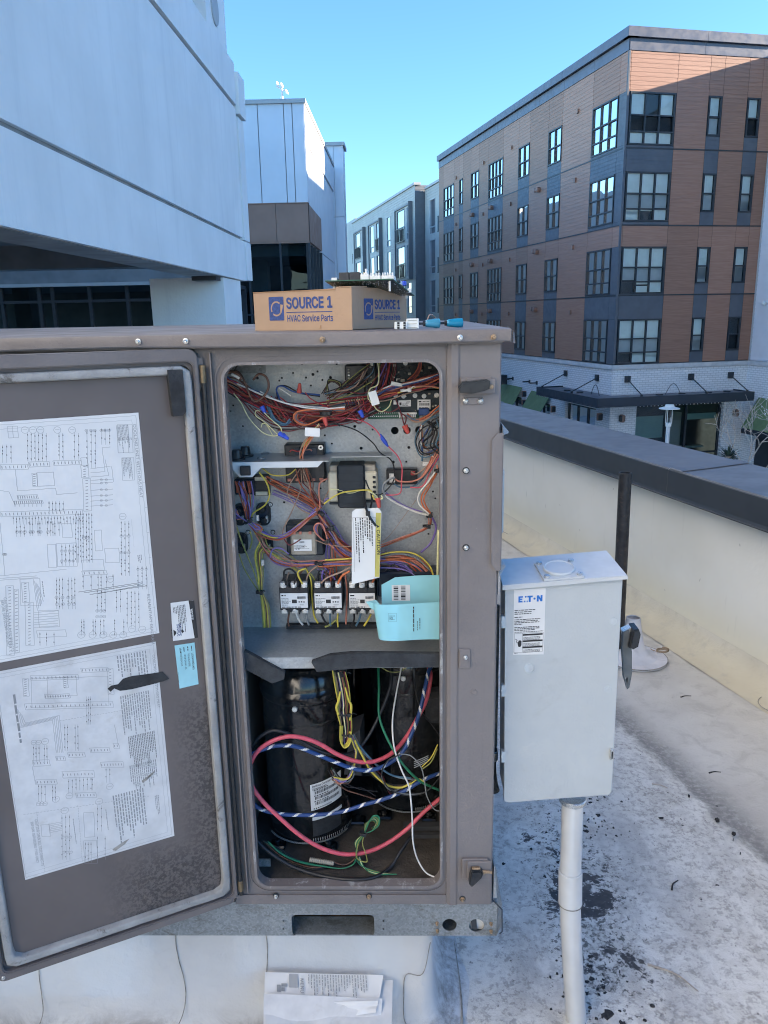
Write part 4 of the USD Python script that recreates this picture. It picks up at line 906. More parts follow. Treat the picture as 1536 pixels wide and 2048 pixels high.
    part(r_, 'rail_end', [hexa([[.1905, D + .004, .343], [.205, D + .03, .345], [.203, 2.6, .345], [.1905, 2.6, .343], [.1905, D + .004, .418], [.203, D + .03, .405], [.203, 2.6, .405], [.1905, 2.6, .43]])], 'zinc_dirty')
    part(r_, 'rail_end', [tube([(.178, D + .001, .437), (.200, D + .0, .412), (.2015, D + .0, .356), (.196, D + .0, .350)], .0016, 5)], 'fascia_metal')
    part(r_, 'rail_end', [hexa([[.181, D + .0, .44], [.189, D + .002, .44], [.200, D + .3, .44], [.181, D + .3, .44], [.181, D + .0, .52], [.183, D + .002, .52], [.19, D + .3, .52], [.181, D + .3, .52]])], 'zinc')
    part(r_, 'rail_side', [bx(-1.3, .17, D + .42, D + .45, .345, .42)], 'bay_dark')
    for px, py in ((874, 1845), (875, 1860), (982, 1846), (982, 1861)): screw(r_, atY(px, py, D + .004), .0042, material='screw_rust')
    part(r_, 'plug_tab', [hexa([[hol[1][0][0] - .010, D + .009, hol[1][0][2] - .014], [hol[1][0][0] + .002, D + .009, hol[1][0][2] - .016], [hol[1][0][0] + .002, D + .012, hol[1][0][2] - .016], [hol[1][0][0] - .010, D + .012, hol[1][0][2] - .014], [hol[1][0][0] - .012, D + .009, hol[1][0][2] + .012], [hol[1][0][0] + .000, D + .009, hol[1][0][2] + .014], [hol[1][0][0] + .000, D + .012, hol[1][0][2] + .014], [hol[1][0][0] - .012, D + .012, hol[1][0][2] + .012]])], 'bay_dark')
    part(r_, 'plug_liner', [bx(hol[1][0][0] - .03, hol[1][0][0] + .03, D + .016, D + .018, .348, .42)], 'paper_white')
    # inside of the cabinet
    part(unit, 'inner_wall', [bx(XL + .004, XL + .007, D + .003, 2.2, .47, 1.60)], 'zinc'); part(unit, 'inner_wall', [bx(.085, .088, D + .003, 2.2, .47, 1.60)], 'zinc')
    part(unit, 'inner_roof', bx(XL + .008, .084, D + .003, 2.2, 1.594, 1.600), 'zinc')
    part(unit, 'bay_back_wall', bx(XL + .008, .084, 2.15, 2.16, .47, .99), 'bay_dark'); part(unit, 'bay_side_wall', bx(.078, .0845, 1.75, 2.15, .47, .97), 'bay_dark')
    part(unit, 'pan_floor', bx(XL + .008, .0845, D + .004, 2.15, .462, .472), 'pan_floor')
    part(unit, 'pan_floor', [bx(XL + .008, -.305, D + .06, D + .064, .472, .490)], 'zinc_dirty')
cabinet()

def door():
    H = np.array([-.36, 1.41, 0]); a = math.radians(62.5); dv = np.array([math.sin(a), math.cos(a), 0]); n = np.array([dv[1], -dv[0], 0]); away = -dv
    def slab(p, n0, n1): return extr(p, n1 - n0, H + n * n0, away, ZZ, n)          # polygon in (distance from the hinge, z)
    z0, z1, w = .447, 1.601, .470
    outer = rrect(.006, z0, w, z1, .018, 5)
    d = part(unit, 'door', [slab(outer, -.022, -.019)], 'taupe')
    fl = outer.difference(rrect(.0145, z0 + .017, w - .014, z1 - .022, .014, 5))
    part(d, 'door_frame', [slab(fl, -.0188, .004), slab(outer.buffer(-.0015).difference(rrect(.0125, z0 + .015, w - .012, z1 - .020, .014, 5)), .0042, .006)], 'taupe')
    gi = lambda b: rrect(.0175 + b, z0 + .021 + b, w - .018 - b, z1 - .028 - b, .017, 5)
    part(d, 'door_frame', [slab(rrect(.0146, z0 + .0171, w - .0141, z1 - .0221, .014, 5).difference(gi(.0)), -.0185, -.006)], 'taupe')
    # gasket: rounded foam strip
    ring = []
    for i, (b, h) in enumerate(((.0002, -.018), (.001, .0015), (.004, .0045), (.013, .0048), (.0165, .0020), (.0175, -.018))):
        q = np.array(gi(b).exterior.coords)[:-1]
        if i == 0: m = len(q)
        t = np.linspace(0, 1, 161)[:-1]; g = gi(b).exterior
        k = np.array([g.interpolate(x, normalized=True).coords[0] for x in t]); ring.append([H + away * x + ZZ * z + n * (h + .0016 * (meshkit.noise(np.array([[x * 30, z * 30, b * 50]]))[0] - .5)) for x, z in k])
    ring = np.array(ring); R_, m, _ = ring.shape
    f = [[i * m + j, i * m + (j + 1) % m, (i + 1) * m + (j + 1) % m, (i + 1) * m + j] for i in range(R_ - 1) for j in range(m)]
    part(d, 'gasket', (ring.reshape(-1, 3), np.array(f)), 'gasket', 50)
    part(d, 'inner_panel', [slab(gi(.0176), -.0182, -.008)], 'door_inside')
    F0 = -.0079
    def pp(px, py): p = atP(px, py, H + n * F0, n); q = p - H; return np.array([np.dot(q, away), p[2]])
    for nm, (a0, a1, b0, b1), m in (('wiring_diagram', (.114, .395, 1.078, 1.494), 'paper_white'), ('wiring_diagram', (.122, .398, .640, 1.062), 'paper_worn')):
        part(d, nm, slab(sbox(a0, b0, a1, b1), F0, F0 + .0006), m, label='upper wiring diagram sheet' if b0 > 1 else 'lower wiring diagram sheet, torn and taped over')
    def sheet(c): return slab(Polygon([pp(*q) for q in c]).convex_hull, F0, F0 + .0006)
    part(d, 'notice_sticker', sheet(((341, 1206), (387, 1200), (395, 1275), (346, 1282))), 'paper_white')
    part(d, 'notice_sticker_bar', slab(Polygon([pp(*q) for q in ((377, 1201), (388, 1200), (396, 1275), (389, 1276))]).convex_hull, F0 + .0007, F0 + .0009), 'ink_black')
    part(d, 'serial_sticker', sheet(((349, 1291), (389, 1285), (397, 1368), (359, 1377))), 'sticker_cyan')
    bl = Polygon([pp(*q) for q in ((331, 739), (361, 738), (368, 822), (362, 829), (342, 831))]); part(d, 'foam_block', [slab(bl, F0, F0 + .018)], 'black_soft')
    tp = [pp(*q) for q in ((215, 1377), (222, 1371), (236, 1368), (246, 1357), (262, 1352), (300, 1347), (325, 1343), (338, 1357), (326, 1362), (300, 1369), (262, 1378), (240, 1381), (228, 1376), (221, 1383))]
    part(d, 'tape_patch', slab(Polygon(tp), F0 + .0007, F0 + .0018), 'black_soft')
    for c in (((225, 1698), (245, 1684), (258, 1677), (250, 1687), (231, 1701), (226, 1700)), ((283, 1561), (297, 1551), (310, 1540), (307, 1546), (293, 1560), (285, 1565))):
        part(d, 'paper_tear', slab(Polygon([pp(*q) for q in c]), F0 + .0007, F0 + .0016), 'seam_dirt')
    part(d, 'corner_bolt', lathe([(.004, 0), (.003, .002), (0, .0022)], H + away * (w - .012) + ZZ * (z0 + .010) + n * .006, 10, n), 'screw_zinc', 50)
    part(d, 'corner_bolt', lathe([(.003, 0), (.002, .002), (0, .0022)], H + away * .012 + ZZ * (z0 + .008) + n * .006, 10, n), 'black_plastic', 50)
    part(d, 'door_stop', [slab(sbox(-.004, 1.53, .006, 1.585), -.02, .0)], 'taupe')
    # the print: traced over the sheets as lines, symbols and lettering that read downwards
    rng = random.Random(3)
    fk = Ink(H + n * (F0 + .0006), away, ZZ, n, .00025); dk = Ink(H + n * (F0 + .0006), away, ZZ, n, .0004); mk = Ink(H + n * (F0 + .0006), away, ZZ, n, .0005)
    T1 = lambda x, y: pp(x / 3.011, 660 + y / 3.011)
    T2 = lambda x, y: pp(x * .3751, 1280 + y * .3751)
    lw = .00046
    for T, big, shift in ((T1, 1, 0), (T2, 0, 0)):
        def ln(x0, y0, x1, y1, k=fk, w=lw): k.line(T(x0, y0), T(x1, y1), w)
        def run(xs, y0, y1, k=0.):                       # parallel conductors running down the sheet, with connector marks
            for x in xs:
                ln(x, y0, x + (y1 - y0) * .012 + k, y1)
                y = y0 + rng.uniform(8, 20)
                while y < y1 - 10:
                    c = T(x, y); dk.rect(c[0] - .0007, c[1] - .0014, c[0] + .0007, c[1] + .0012); y += rng.uniform(16, 52)
        def rings(xs, y, r=.0030):
            for x in xs: fk.ring(T(x, y), r, lw); c = T(x, y); fk.line(c - [r * .6, 0], c + [r * .6, .001], lw)
        def boxed(x0, y0, x1, y1): fk.path([T(x0, y0), T(x1, y0 - (x1 - x0) * .03), T(x1 + 6, y1 - (x1 - x0) * .03), T(x0 + 6, y1), T(x0, y0)], lw)
        def strip(x0, y0, x1, y1, m):                    # terminal strip with ticks
            boxed(x0, y0, x1, y1)
            for i in range(m):
                x = x0 + (x1 - x0) * (i + .5) / m; y = y0 - (x - x0) * .03
                c = T(x, (y + y1 - (x - x0) * .03) / 2); dk.rect(c[0] - .0004, c[1] - .0022, c[0] + .0004, c[1] + .0022)
        def vstrip(x0, y0, x1, y1, m):
            boxed(x0, y0, x1, y1)
            for i in range(m):
                y = y0 + (y1 - y0) * (i + .5) / m; c = T((x0 + x1) / 2 + (y - y0) * .012, y); dk.rect(c[0] - .0020, c[1] - .0004, c[0] + .0020, c[1] + .0004)
        def caption(x0, y0, x1, y1, lines, k=fk):           # small print, lines side by side, reading downwards
            A, B_ = T(x0, y0), T(x1, y1)
            wdt = abs(A[0] - B_[0]); t = wdt / lines
            o = Ink(k.O + away * max(A[0], B_[0]) + ZZ * A[1], -ZZ, -away, n, k.l); o.m = k.m
            for i in range(lines): o.words(0, i * t, A[1] - B_[1], t * .5, rng, rng.uniform(.5, 1.))
        def lettering(txt, x, y, h, k=fk, sx=1.):
            A = T(x, y); o = Ink(k.O + away * A[0] + ZZ * A[1], -ZZ, -away, n, k.l); o.m = k.m; o.text(txt, 0, 0, h, sx=sx)
        if big:
            fk.frame(.119, 1.083, .394, 1.489, .0004); fk.frame(.1265, 1.090, .394, 1.482, .0003)
            for i in range(9): ln(838 + i * 11.5, 620 + i * 150, 852 + i * 11.5, 620 + i * 150)
            lettering('COOLING UNIT WITH GAS HEAT', 800, 566, .0050, fk, 1.22); lettering('ELEMENTARY DIAGRAM', 885, 1590, .0050, fk, 1.25)
            run((166, 188, 210, 232, 255, 278), 620, 790); rings((150, 198, 243, 345, 434), 602, .0056)
            run((355, 378, 447, 473), 620, 780); run((523, 548, 573), 600, 830); run((612, 632, 660), 590, 690)
            strip(170, 795, 295, 825, 6); strip(318, 788, 486, 815, 8); strip(0, 812, 165, 842, 7); boxed(45, 580, 105, 650); ln(45, 612, 105, 610); ln(75, 580, 80, 650)
            rings((520, 548, 570, 610, 632, 655), 605, .0024); run((15, 40, 66), 690, 800)
            ln(92, 840, 105, 968); ln(105, 968, 335, 952); ln(335, 952, 340, 990); ln(340, 990, 466, 980); boxed(222, 858, 322, 940); vstrip(192, 862, 220, 942, 6)
            vstrip(486, 815, 530, 890, 5); vstrip(498, 895, 545, 1090, 10); boxed(486, 770, 525, 815)
            ln(545, 835, 665, 820); ln(545, 860, 632, 852); ln(632, 852, 614, 708); ln(614, 708, 664, 704); ln(545, 885, 655, 876); ln(655, 876, 632, 780); ln(683, 915, 672, 820)
            for y in (905, 925, 965, 1000, 1030, 1060): ln(545, y, 680, y - 8); rings((610, 640), y - 4, .0018)
            strip(102, 995, 225, 1020, 9); strip(80, 1030, 255, 1048, 14); run((90, 118, 145, 170, 196, 222, 248), 1046, 1064); run((295, 316, 336, 358, 380), 1030, 1095)
            strip(0, 1095, 495, 1125, 21); run(tuple(range(80, 500, 19)), 1120, 1170, 2)
            run((100, 122, 146), 1170, 1245); run((180, 195, 228, 240, 285, 305, 318, 330, 355), 1150, 1240); rings((102, 124, 150, 184, 198, 232, 244, 290), 1215, .0026); boxed(372, 1165, 430, 1250)
            run((455, 470, 485, 500, 520, 535, 552), 1100, 1400); rings((505, 525, 508, 528), 1250, .003); boxed(568, 1205, 610, 1330); boxed(285, 1290, 335, 1430); boxed(340, 1285, 460, 1425); run((372, 395, 418, 440), 1290, 1420); rings((372, 395, 418, 440), 1330, .0022); rings((372, 395, 418, 440), 1390, .0022)
            ln(0, 1480, 400, 1440); ln(0, 1495, 220, 1480); ln(0, 1506, 230, 1490); ln(0, 1160, 30, 1480); ln(0, 965, 55, 975); ln(55, 975, 92, 1060); rings((22, 28, 34), 1350, .002)
            rings((738,), 1122, .0060); run((730, 752, 775), 1150, 1480); rings((730, 752, 775), 1240, .0024); rings((730, 752, 775), 1340, .0024); run((830, 855, 880), 1420, 1560); rings((830, 855, 880), 1440, .0022)
            caption(790, 1140, 812, 1340, 2); caption(828, 1355, 862, 1410, 3); strip(705, 570, 770, 740, 3); strip(770, 570, 795, 740, 2); boxed(732, 770, 805, 905)
            caption(700, 575, 790, 740, 9); caption(735, 772, 805, 902, 7)
            for i in range(4): ln((472, 505, 590, 540)[i], 1577 + i * 5, 845 + i * 12, 1520 + i * 6.5, mk, .0006)
            boxed(492, 1385, 622, 1450); strip(492, 1452, 640, 1476, 5); run((500, 548, 590, 608, 640, 680), 1470, 1560); rings((665,), 1500, .0058); boxed(630, 1315, 715, 1400)
            run((585, 610, 632, 700, 725), 1560, 1700); run((765, 790, 812, 835), 1570, 1790); rings((585, 608, 628), 1690, .0026); rings((585, 608, 628), 1725, .0026); rings((795,), 1800, .0066); rings((856,), 1802, .0066)
            run((490, 505, 560, 575, 605, 625, 690, 745), 1740, 1840); rings((490, 558, 622, 682, 742), 1835, .0064)
            run((340, 358, 376, 410, 432, 450), 1490, 1680); rings((340, 376, 410, 440), 1610, .0026); rings((343, 379, 415, 445), 1650, .0026)
            vstrip(35, 1540, 80, 1960, 22); vstrip(85, 1560, 110, 1940, 18); vstrip(130, 1520, 172, 1640, 8); vstrip(150, 1640, 200, 1900, 14); boxed(120, 1500, 240, 1660)
            for i in range(5): ln(200 + i * 8, 1500 + i * 10, 225 + i * 9, 1690 - i * 14)
            for i in range(7): ln(205, 1700 + i * 15, 350, 1690 + i * 15)
            boxed(230, 1690, 352, 1790); boxed(220, 1810, 395, 1850); run((240, 280, 325), 1820, 1900)
            lettering('CAUTION OPEN ALL DISCONNECTS', 22, 1610, .0042, fk, 1.); lettering('BEFORE SERVICING THIS UNIT', 4, 1625, .0042, fk, 1.); caption(262, 1510, 275, 1690, 1)
        else:
            fk.frame(.127, .645, .396, 1.057, .0004); fk.frame(.1345, .653, .396, 1.050, .0003)
            lettering('COOLING UNIT WITH GAS HEAT', 812, 78, .0046, fk, 1.1)
            boxed(165, 205, 575, 360); strip(160, 190, 415, 215, 12); strip(430, 150, 575, 172, 8); boxed(250, 200, 405, 300); vstrip(335, 195, 358, 255, 6); strip(235, 290, 370, 312, 10); strip(130, 340, 600, 372, 20); vstrip(570, 150, 602, 290, 9); vstrip(120, 205, 150, 300, 8)
            for i in range(5): ln(75 + i * 10, 340 + i * 14, 95 + i * 10, 470 - i * 7); ln(95 + i * 10, 470 - i * 7, 280 + i * 9, 425 - i * 6); ln(280 + i * 9, 425 - i * 6, 300 + i * 9, 600)
            run((345, 360, 400, 415), 450, 590); run((462, 472, 482), 300, 450); strip(296, 620, 345, 642, 3); strip(360, 600, 450, 625, 5); strip(478, 575, 582, 600, 6); strip(602, 550, 632, 578, 2); ln(610, 450, 630, 560)
            rings((180, 205), 545, .0046); rings((240,), 540, .0060); run((178, 192, 208, 236, 250), 560, 650); strip(172, 640, 262, 672, 5); ln(172, 672, 190, 770)
            strip(190, 745, 300, 770, 6); strip(330, 700, 500, 735, 9); strip(535, 650, 655, 680, 8); run((205, 222, 240, 280, 295), 770, 860); rings((205, 222, 240), 872, .004); rings((298,), 848, .0062)
            run((365, 385), 740, 815); rings((370,), 830, .0062); run((405, 425, 445, 465, 485, 492), 730, 800); strip(402, 815, 510, 840, 6); run((565, 585), 680, 760); rings((585,), 780, .0062)
            fk.dash(T(318, 430), T(650, 375), lw, 22); fk.dash(T(125, 930), T(800, 830), lw, 40); fk.dash(T(415, 880), T(440, 1200), lw, 24); fk.dash(T(195, 915), T(240, 1240), lw, 24)
            rings((345,), 908, .0066); run((330, 350, 370), 930, 1170); rings((335, 355, 375), 1050, .0026); rings((340, 360, 380), 1130, .0026); boxed(218, 985, 262, 1048); caption(258, 978, 272, 1040, 5)
            for i in range(6): ln(268, 980 + i * 9, 330, 968 + i * 9)
            rings((528,), 860, .0066); run((520, 540), 880, 1020); boxed(445, 920, 500, 1050); boxed(445, 1070, 515, 1190); run((455, 470, 485), 1075, 1185); run((520, 560), 1045, 1170)
            caption(622, 85, 800, 195, 11); caption(640, 300, 820, 480, 13); caption(682, 515, 845, 660, 16, dk); caption(690, 670, 850, 775, 14); caption(600, 830, 800, 1060, 12); caption(825, 830, 860, 940, 3)
            caption(95, 285, 112, 590, 1); caption(395, 950, 406, 1090, 1); caption(570, 900, 580, 1050, 1)
            lettering('CAUTION OPEN ALL DISCONNECTS', 185, 955, .0042, fk, 1.); lettering('BEFORE SERVICING THIS UNIT', 163, 970, .0042, fk, 1.)
    part(d, 'diagram_print', fk.m, 'ink_grey'); part(d, 'diagram_print', dk.m, 'ink_mid'); part(d, 'marker_strokes', mk.m, 'ink_black')
    # notice sticker: white NOTICE on a black bar, small print, a blue SOURCE mark
    def down(px, py): A = pp(px, py); return H + n * (F0 + .0006) + away * A[0] + ZZ * A[1]
    o = Ink(down(382, 1213), -ZZ, -away, n, .0009); 
    o.text('NOTICE', .004, -.002, .0042, True); part(d, 'notice_print', o.m, 'paper_white')
    o = Ink(down(373, 1206), -ZZ, -away, n, .0003)
    for i in range(6): o.words(.002, -.0042 - i * .0027, .058, .0013, rng, rng.uniform(.6, 1))
    for i in range(3): o.words(.004, -.0208 - i * .0026, .022, .0013, rng, rng.uniform(.6, 1))
    part(d, 'notice_print', o.m, 'ink_black')
    o = Ink(down(352, 1249), -ZZ, -away, n, .0003); o.text('SOURCE', -.001, .001, .0072, True, .62); part(d, 'notice_print', o.m, 'ink_blue')
    o = Ink(down(352, 1249), -ZZ, -away, n, .0003); o.poly(Polygon([(.009, -.006), (.023, -.006), (.018, -.001), (.014, -.001)])); o.poly(Polygon([(.012, .0098), (.020, .0098), (.016, .0145)])); o.words(.008, -.010, .026, .002, rng); part(d, 'notice_print', o.m, 'ink_black')
    o = Ink(down(383, 1290), -ZZ, -away, n, .0003)
    for i, tx in enumerate(('L150602NZ6A81', 'R14AA2K08E', 'WO# 044W-A1', '1180200004105')): o.text(tx, .016 if i < 3 else .004, -.0015 - i * .0072, .0034, i == 0, .9); o.words(.001, -.0015 - i * .0072, .011, .0018, rng)
    o.line((.05, -.030), (.072, -.030), .0004); part(d, 'serial_print', o.m, 'ink_black')
door()

# ------------------------------------------------------------------ control compartment
YP = 1.600                                     # face of the galvanised panel
def controls():
    rng = random.Random(21)
    shelf_z = .991
    pnl = sbox(XL + .009, .985, .084, 1.592)
    for x, y in ((568, 92), (510, 150), (595, 180), (670, 140), (702, 196), (755, 180), (775, 205), (627, 232), (437, 183), (420, 200), (118, 362), (100, 400), (182, 498), (220, 315), (277, 183), (718, 558), (764, 612), (827, 490), (913, 500), (1267, 637), (1166, 732), (1250, 730), (1425, 925), (1440, 970), (450, 995), (795, 92), (955, 642), (690, 905), (1030, 520), (640, 160), (540, 260)):
        c = atY(*K4(x, y), YP); pnl = pnl.difference(Point(c[0], c[2]).buffer(.0021 if rng.random() < .7 else .003))
    for x, y in ((1175, 527), (1255, 525), (1333, 523)):
        c = atY(*K4(x, y), YP); pnl = pnl.difference(Point(c[0], c[2]).buffer(.0078))
    for x, y in ((452, 14 + 1000 / 1000), (427, 540), (175, 680), (1395, 222), (1280, 222)):
        c = atY(*K5(x, y), YP); pnl = pnl.difference(Point(c[0], c[2]).buffer(.0022))
    part(unit, 'control_panel', xz(pnl, YP, YP + .0015), 'zinc')
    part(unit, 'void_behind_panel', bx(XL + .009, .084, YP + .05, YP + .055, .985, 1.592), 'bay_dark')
    # shelf with its turned-down edge, dirt where it meets the panel
    sh = part(unit, 'shelf', [bx(XL + .009, .0845, D + .022, YP + .04, shelf_z - .0015, shelf_z)], 'zinc')
    part(sh, 'shelf_lip', bx(-.315, .0845, D + .0205, D + .0218, shelf_z - .024, shelf_z), 'zinc')
    part(sh, 'rubber_strip', [bx(-.26, .07, YP - .014, YP - .001, shelf_z, shelf_z + .010)], 'black_soft')
    # foam strips hanging from the shelf
    def slab(px, Y, dep, nm, m='black_soft'):
        p = Polygon([(q[0], q[2]) for q in (atY(*c, Y) for c in px)]).buffer(.001); return part(sh, nm, xz(p, Y, Y + dep), m)
    slab(((632, 1322), (660, 1312), (700, 1308), (760, 1308), (884, 1309), (884, 1334), (820, 1334), (760, 1334), (700, 1337), (634, 1343), (624, 1325)), D + .004, .012, 'foam_strip')
    slab(((484, 1305), (490, 1304), (568, 1346), (567, 1358), (544, 1366), (484, 1334)), D + .010, .012, 'foam_strip')
    # bracket shelf with knobs and a switch
    bz = 1.3785; yb = 1.500
    bl, br = atY(458, 922, yb)[0], atY(645, 922, yb)[0]
    b = part(unit, 'bracket', [bx(bl - .02, br + .012, yb, YP - .002, bz - .0015, bz), bx(br + .0121, atY(783, 905, YP)[0], YP - .055, YP - .002, bz - .0015, bz)], 'zinc')
    P = [(bl - .01, bz), (br + .002, bz), (br - .010, bz - .012), (atY(522, 938, yb)[0], bz - .012), (atY(505, 955, yb)[0], bz - .030), (atY(480, 955, yb)[0], bz - .030), (atY(464, 938, yb)[0], bz - .012), (bl - .01, bz - .012)]
    part(b, 'bracket_face', xz(Polygon(P), yb - .0015, yb - .0001), 'grey_enamel_top')
    a = pxbox(482, 931, 501, 950, yb - .002); sw = part(b, 'switch', rbx(a[0], a[1], yb - .009, yb - .0016, a[2], a[3], .001), 'black_plastic')
    for px, py, Y in ((474, 916, 1.525), (491, 910, 1.565)):
        c = atY(px, py, Y); c[2] = bz
        part(b, 'knob', [lathe([(0, 0), (.0165, 0), (.0165, .0035), (.0112, .0045), (.0092, .0185), (.008, .0205), (0, .0205)], c, 18)], 'black_plastic', 40)
    for px, py in ((530, 908), (523, 917)): c = atZ(px, py, bz); part(b, 'grommet', [lathe([(.009, 0.0002), (.009, .002), (.006, .0022), (.006, .0004)], c, 16)], 'zinc_dirty', 40)
    # relay above and below the bracket
    def block(name, x0, y0, x1, y1, dep, m, r=.002, Y=None):
        yf = (YP if Y is None else Y) - dep; a = pxbox(x0, y0, x1, y1, yf); return part(unit, name, rbx(a[0], a[1], yf, (YP if Y is None else Y) - .0003, a[2], a[3], r), m), a, yf
    r1, a, yf = block('relay', 572, 888, 648, 966, .034, 'black_plastic')
    for k in range(5): x = a[0] + .008 + k * (a[1] - a[0] - .016) / 4; part(r1, 'terminal', rbx(x - .004, x + .004, yf - .004, yf - .0002, a[2] + .004, a[2] + .010, .001), 'wire_salmon')
    part(r1, 'mount_ear', [lathe([(.0052, 0), (.0052, .0015), (.0022, .0015), (.0022, 0)], (a[1] - .007, yf, a[3] - .007), 14, NY)], 'screw_zinc', 40)
    part(r1, 'window', rbx(a[0] + .02, a[1] - .015, yf - .0015, yf - .0002, a[3] - .022, a[3] - .007, .0006), 'blue_black')
    r2, a, yf = block('relay', 773, 938, 835, 970, .022, 'black_plastic')
    part(r2, 'terminal', rbx(a[0] + .006, a[0] + .018, yf - .006, yf - .0002, a[2] + .006, a[3] - .008, .001), 'terminal'); part(r2, 'terminal', rbx(a[1] - .014, a[1] - .005, yf - .006, yf - .0002, a[3] - .012, a[3] - .004, .001), 'wire_red')
    # left group of pressure switches and terminals
    t, a, yf = block('terminal_block', 470, 958, 508, 990, .03, 'blue_black')
    for k in range(3): part(t, 'terminal', rbx(a[0] + .004 + k * .012, a[0] + .011 + k * .012, yf - .005, yf - .0002, a[2] + .005, a[3] - .004, .001), 'wire_rust')
    t, a, yf = block('terminal_block', 508, 952, 536, 992, .024, 'black_plastic')
    for z in (a[3] - .009, a[2] + .002): part(t, 'pad', rbx(a[0] + .004, a[1] - .002, yf - .004, yf - .0002, z, z + .008, .001), 'cream')
    for cx, cy, w, h in ((480, 1029, 22, 44), (527, 1028, 26, 46), (482, 1086, 24, 42), (534, 1090, 22, 34)):
        a = pxbox(cx - w / 2, cy - h / 2, cx + w / 2, cy + h / 2, YP - .004); p = rrect(a[0], a[2], a[1], a[3], (a[1] - a[0]) / 2 * .95, 8)
        g = part(unit, 'oval_grommet', xz(p.difference(p.buffer(-.0035)), YP - .006, YP - .0003), 'black_soft')
        part(g, 'plug', xz(p.buffer(-.0036), YP - .002, YP - .0004), 'blue_black')
        part(g, 'pressure_switch', [cyl(((a[0] + a[1]) / 2, YP - .014, a[3] - .014), .0065, .012, YY, 14), cyl(((a[0] + a[1]) / 2 + .002, YP - .018, a[2] + .013), .007, .016, YY, 14)], 'black_plastic', 40)
        part(g, 'terminal', rbx(a[1] - .010, a[1] - .005, YP - .014, YP - .004, a[2] + .008, a[2] + .022, .001), 'terminal')
    for px, py in ((541, 1009), (546, 1064), (496, 1064), (466, 1052)): screw(unit, atY(px, py, YP), .0038)
    # small transformer with printed plate
    t, a, yf = block('transformer', 574, 1048, 646, 1112, .045, 'core_steel', .003)
    c = pxbox(582, 1064, 632, 1111, yf - .006); part(t, 'winding_cover', rbx(c[0], c[1], yf - .006, yf - .0002, c[2], c[3], .003), 'core_tan')
    for x in (c[0] + .010, c[0] + .022, c[1] - .012): part(t, 'terminal', rbx(x - .003, x + .003, yf - .011, yf - .0062, c[3] - .004, c[3] + .002, .0008), 'wire_salmon')
    c = pxbox(588, 1079, 623, 1102, yf - .007); l = part(t, 'label', rbx(c[0], c[1], yf - .0072, yf - .0062, c[2], c[3], .0003), 'paper_white')
    o = Ink((c[0], yf - .0073, c[2]), XX, ZZ, NY, .0003); w, h = c[1] - c[0], c[3] - c[2]
    o.bars(w * .33, h * .72, w * .6, h * .86, rng); o.block(.001, h * .6, w - .001, h * .2, 4, rng, .35); o.rect(w * .1, h * .14, w * .17, h * .22); o.rect(w * .22, h * .14, w * .32, h * .24); o.poly(Polygon([(w * .42, h * .4), (w * .56, h * .36), (w * .6, h * .44)])); part(t, 'label_print', o.m, 'ink_black')
    # large transformer: laminated core, cream bobbins
    t, a, yf = block('transformer', 676, 930, 729, 1017, .055, 'core_steel', .004)
    part(t, 'core_plate', rbx(a[0] - .016, a[1] + .022, yf + .012, YP - .002, a[3] - .018, a[3] - .002, .002), 'core_tan')
    for x0, x1, y0, y1 in ((658, 676, 944, 1004), (729, 755, 943, 1000)):
        c = pxbox(x0, y0, x1, y1, yf + .006); bb = part(t, 'bobbin', rbx(c[0], c[1] - .0005, yf + .006, YP - .002, c[2], c[3], .003), 'cream')
        for k in range(4 if x0 > 700 else 0): part(bb, 'terminal', rbx(c[1] - .010, c[1] - .004, yf + .003, yf + .0059, c[3] - .014 - k * .010, c[3] - .009 - k * .010, .0008), 'black_plastic')
        part(t, 'foot', rbx(c[0], c[1], yf + .010, YP - .002, c[2] - .007, c[2] - .0005, .002), 'core_steel')
    for k in range(6): z = a[2] + .006 + k * (a[3] - a[2] - .012) / 5; part(t, 'lamination', bx(a[0] + .003, a[1] - .003, yf - .0012, yf - .0002, z - .0035, z + .0035), 'core_steel')
    # three contactors
    for k, (x0, x1) in enumerate(((560, 617), (628, 685), (697, 752))):
        dep = .062; yf = YP - dep; a = pxbox(x0, 1178, x1, 1218, yf); xl, xr, zl, zh = a
        lower = atY(x0, 1228, yf)[2]; upper = atY(x0, 1166, yf)[2]
        ct = part(unit, 'contactor', [rbx(xl, xr, yf, YP - .0005, zl - .004, zh + .004, .002), rbx(xl + .003, xr - .003, yf + .012, YP - .0006, lower, upper, .002)], 'black_plastic', label=f'{["left", "middle", "right"][k]} of the three contactors')
        lb = pxbox(x0 + 2, 1186, x1 - 2, 1216, yf - .001)
        part(ct, 'label', rbx(lb[0], lb[1], yf - .0022, yf - .0002, lb[2], lb[3], .0004), 'paper_white')
        o = Ink((lb[0], yf - .0023, lb[2]), XX, ZZ, NY, .0003); w, h = lb[1] - lb[0], lb[3] - lb[2]
        o.text('C1' if False else 'CONTACTOR', w * .05, h * .82, h * .09, True, .8) if False else o.words(w * .04, h * .82, w * .2, h * .09, rng); o.bars(w * .62, h * .62, w * .93, h * .80, rng); o.rect(w * .42, h * .34, w * .6, h * .58)
        o.block(w * .04, h * .72, w * .4, h * .2, 6, rng, .4); o.block(w * .04, h * .16, w * .9, h * .04, 1, rng, .6); o.ring((w * .86, h * .42), h * .05, h * .025); o.rect(w * .66, h * .38, w * .72, h * .46); o.rect(w * .75, h * .38, w * .80, h * .47); o.block(w * .7, h * .3, w * .95, h * .2, 2, rng, .4)
        part(ct, 'label_print', o.m, 'ink_black')
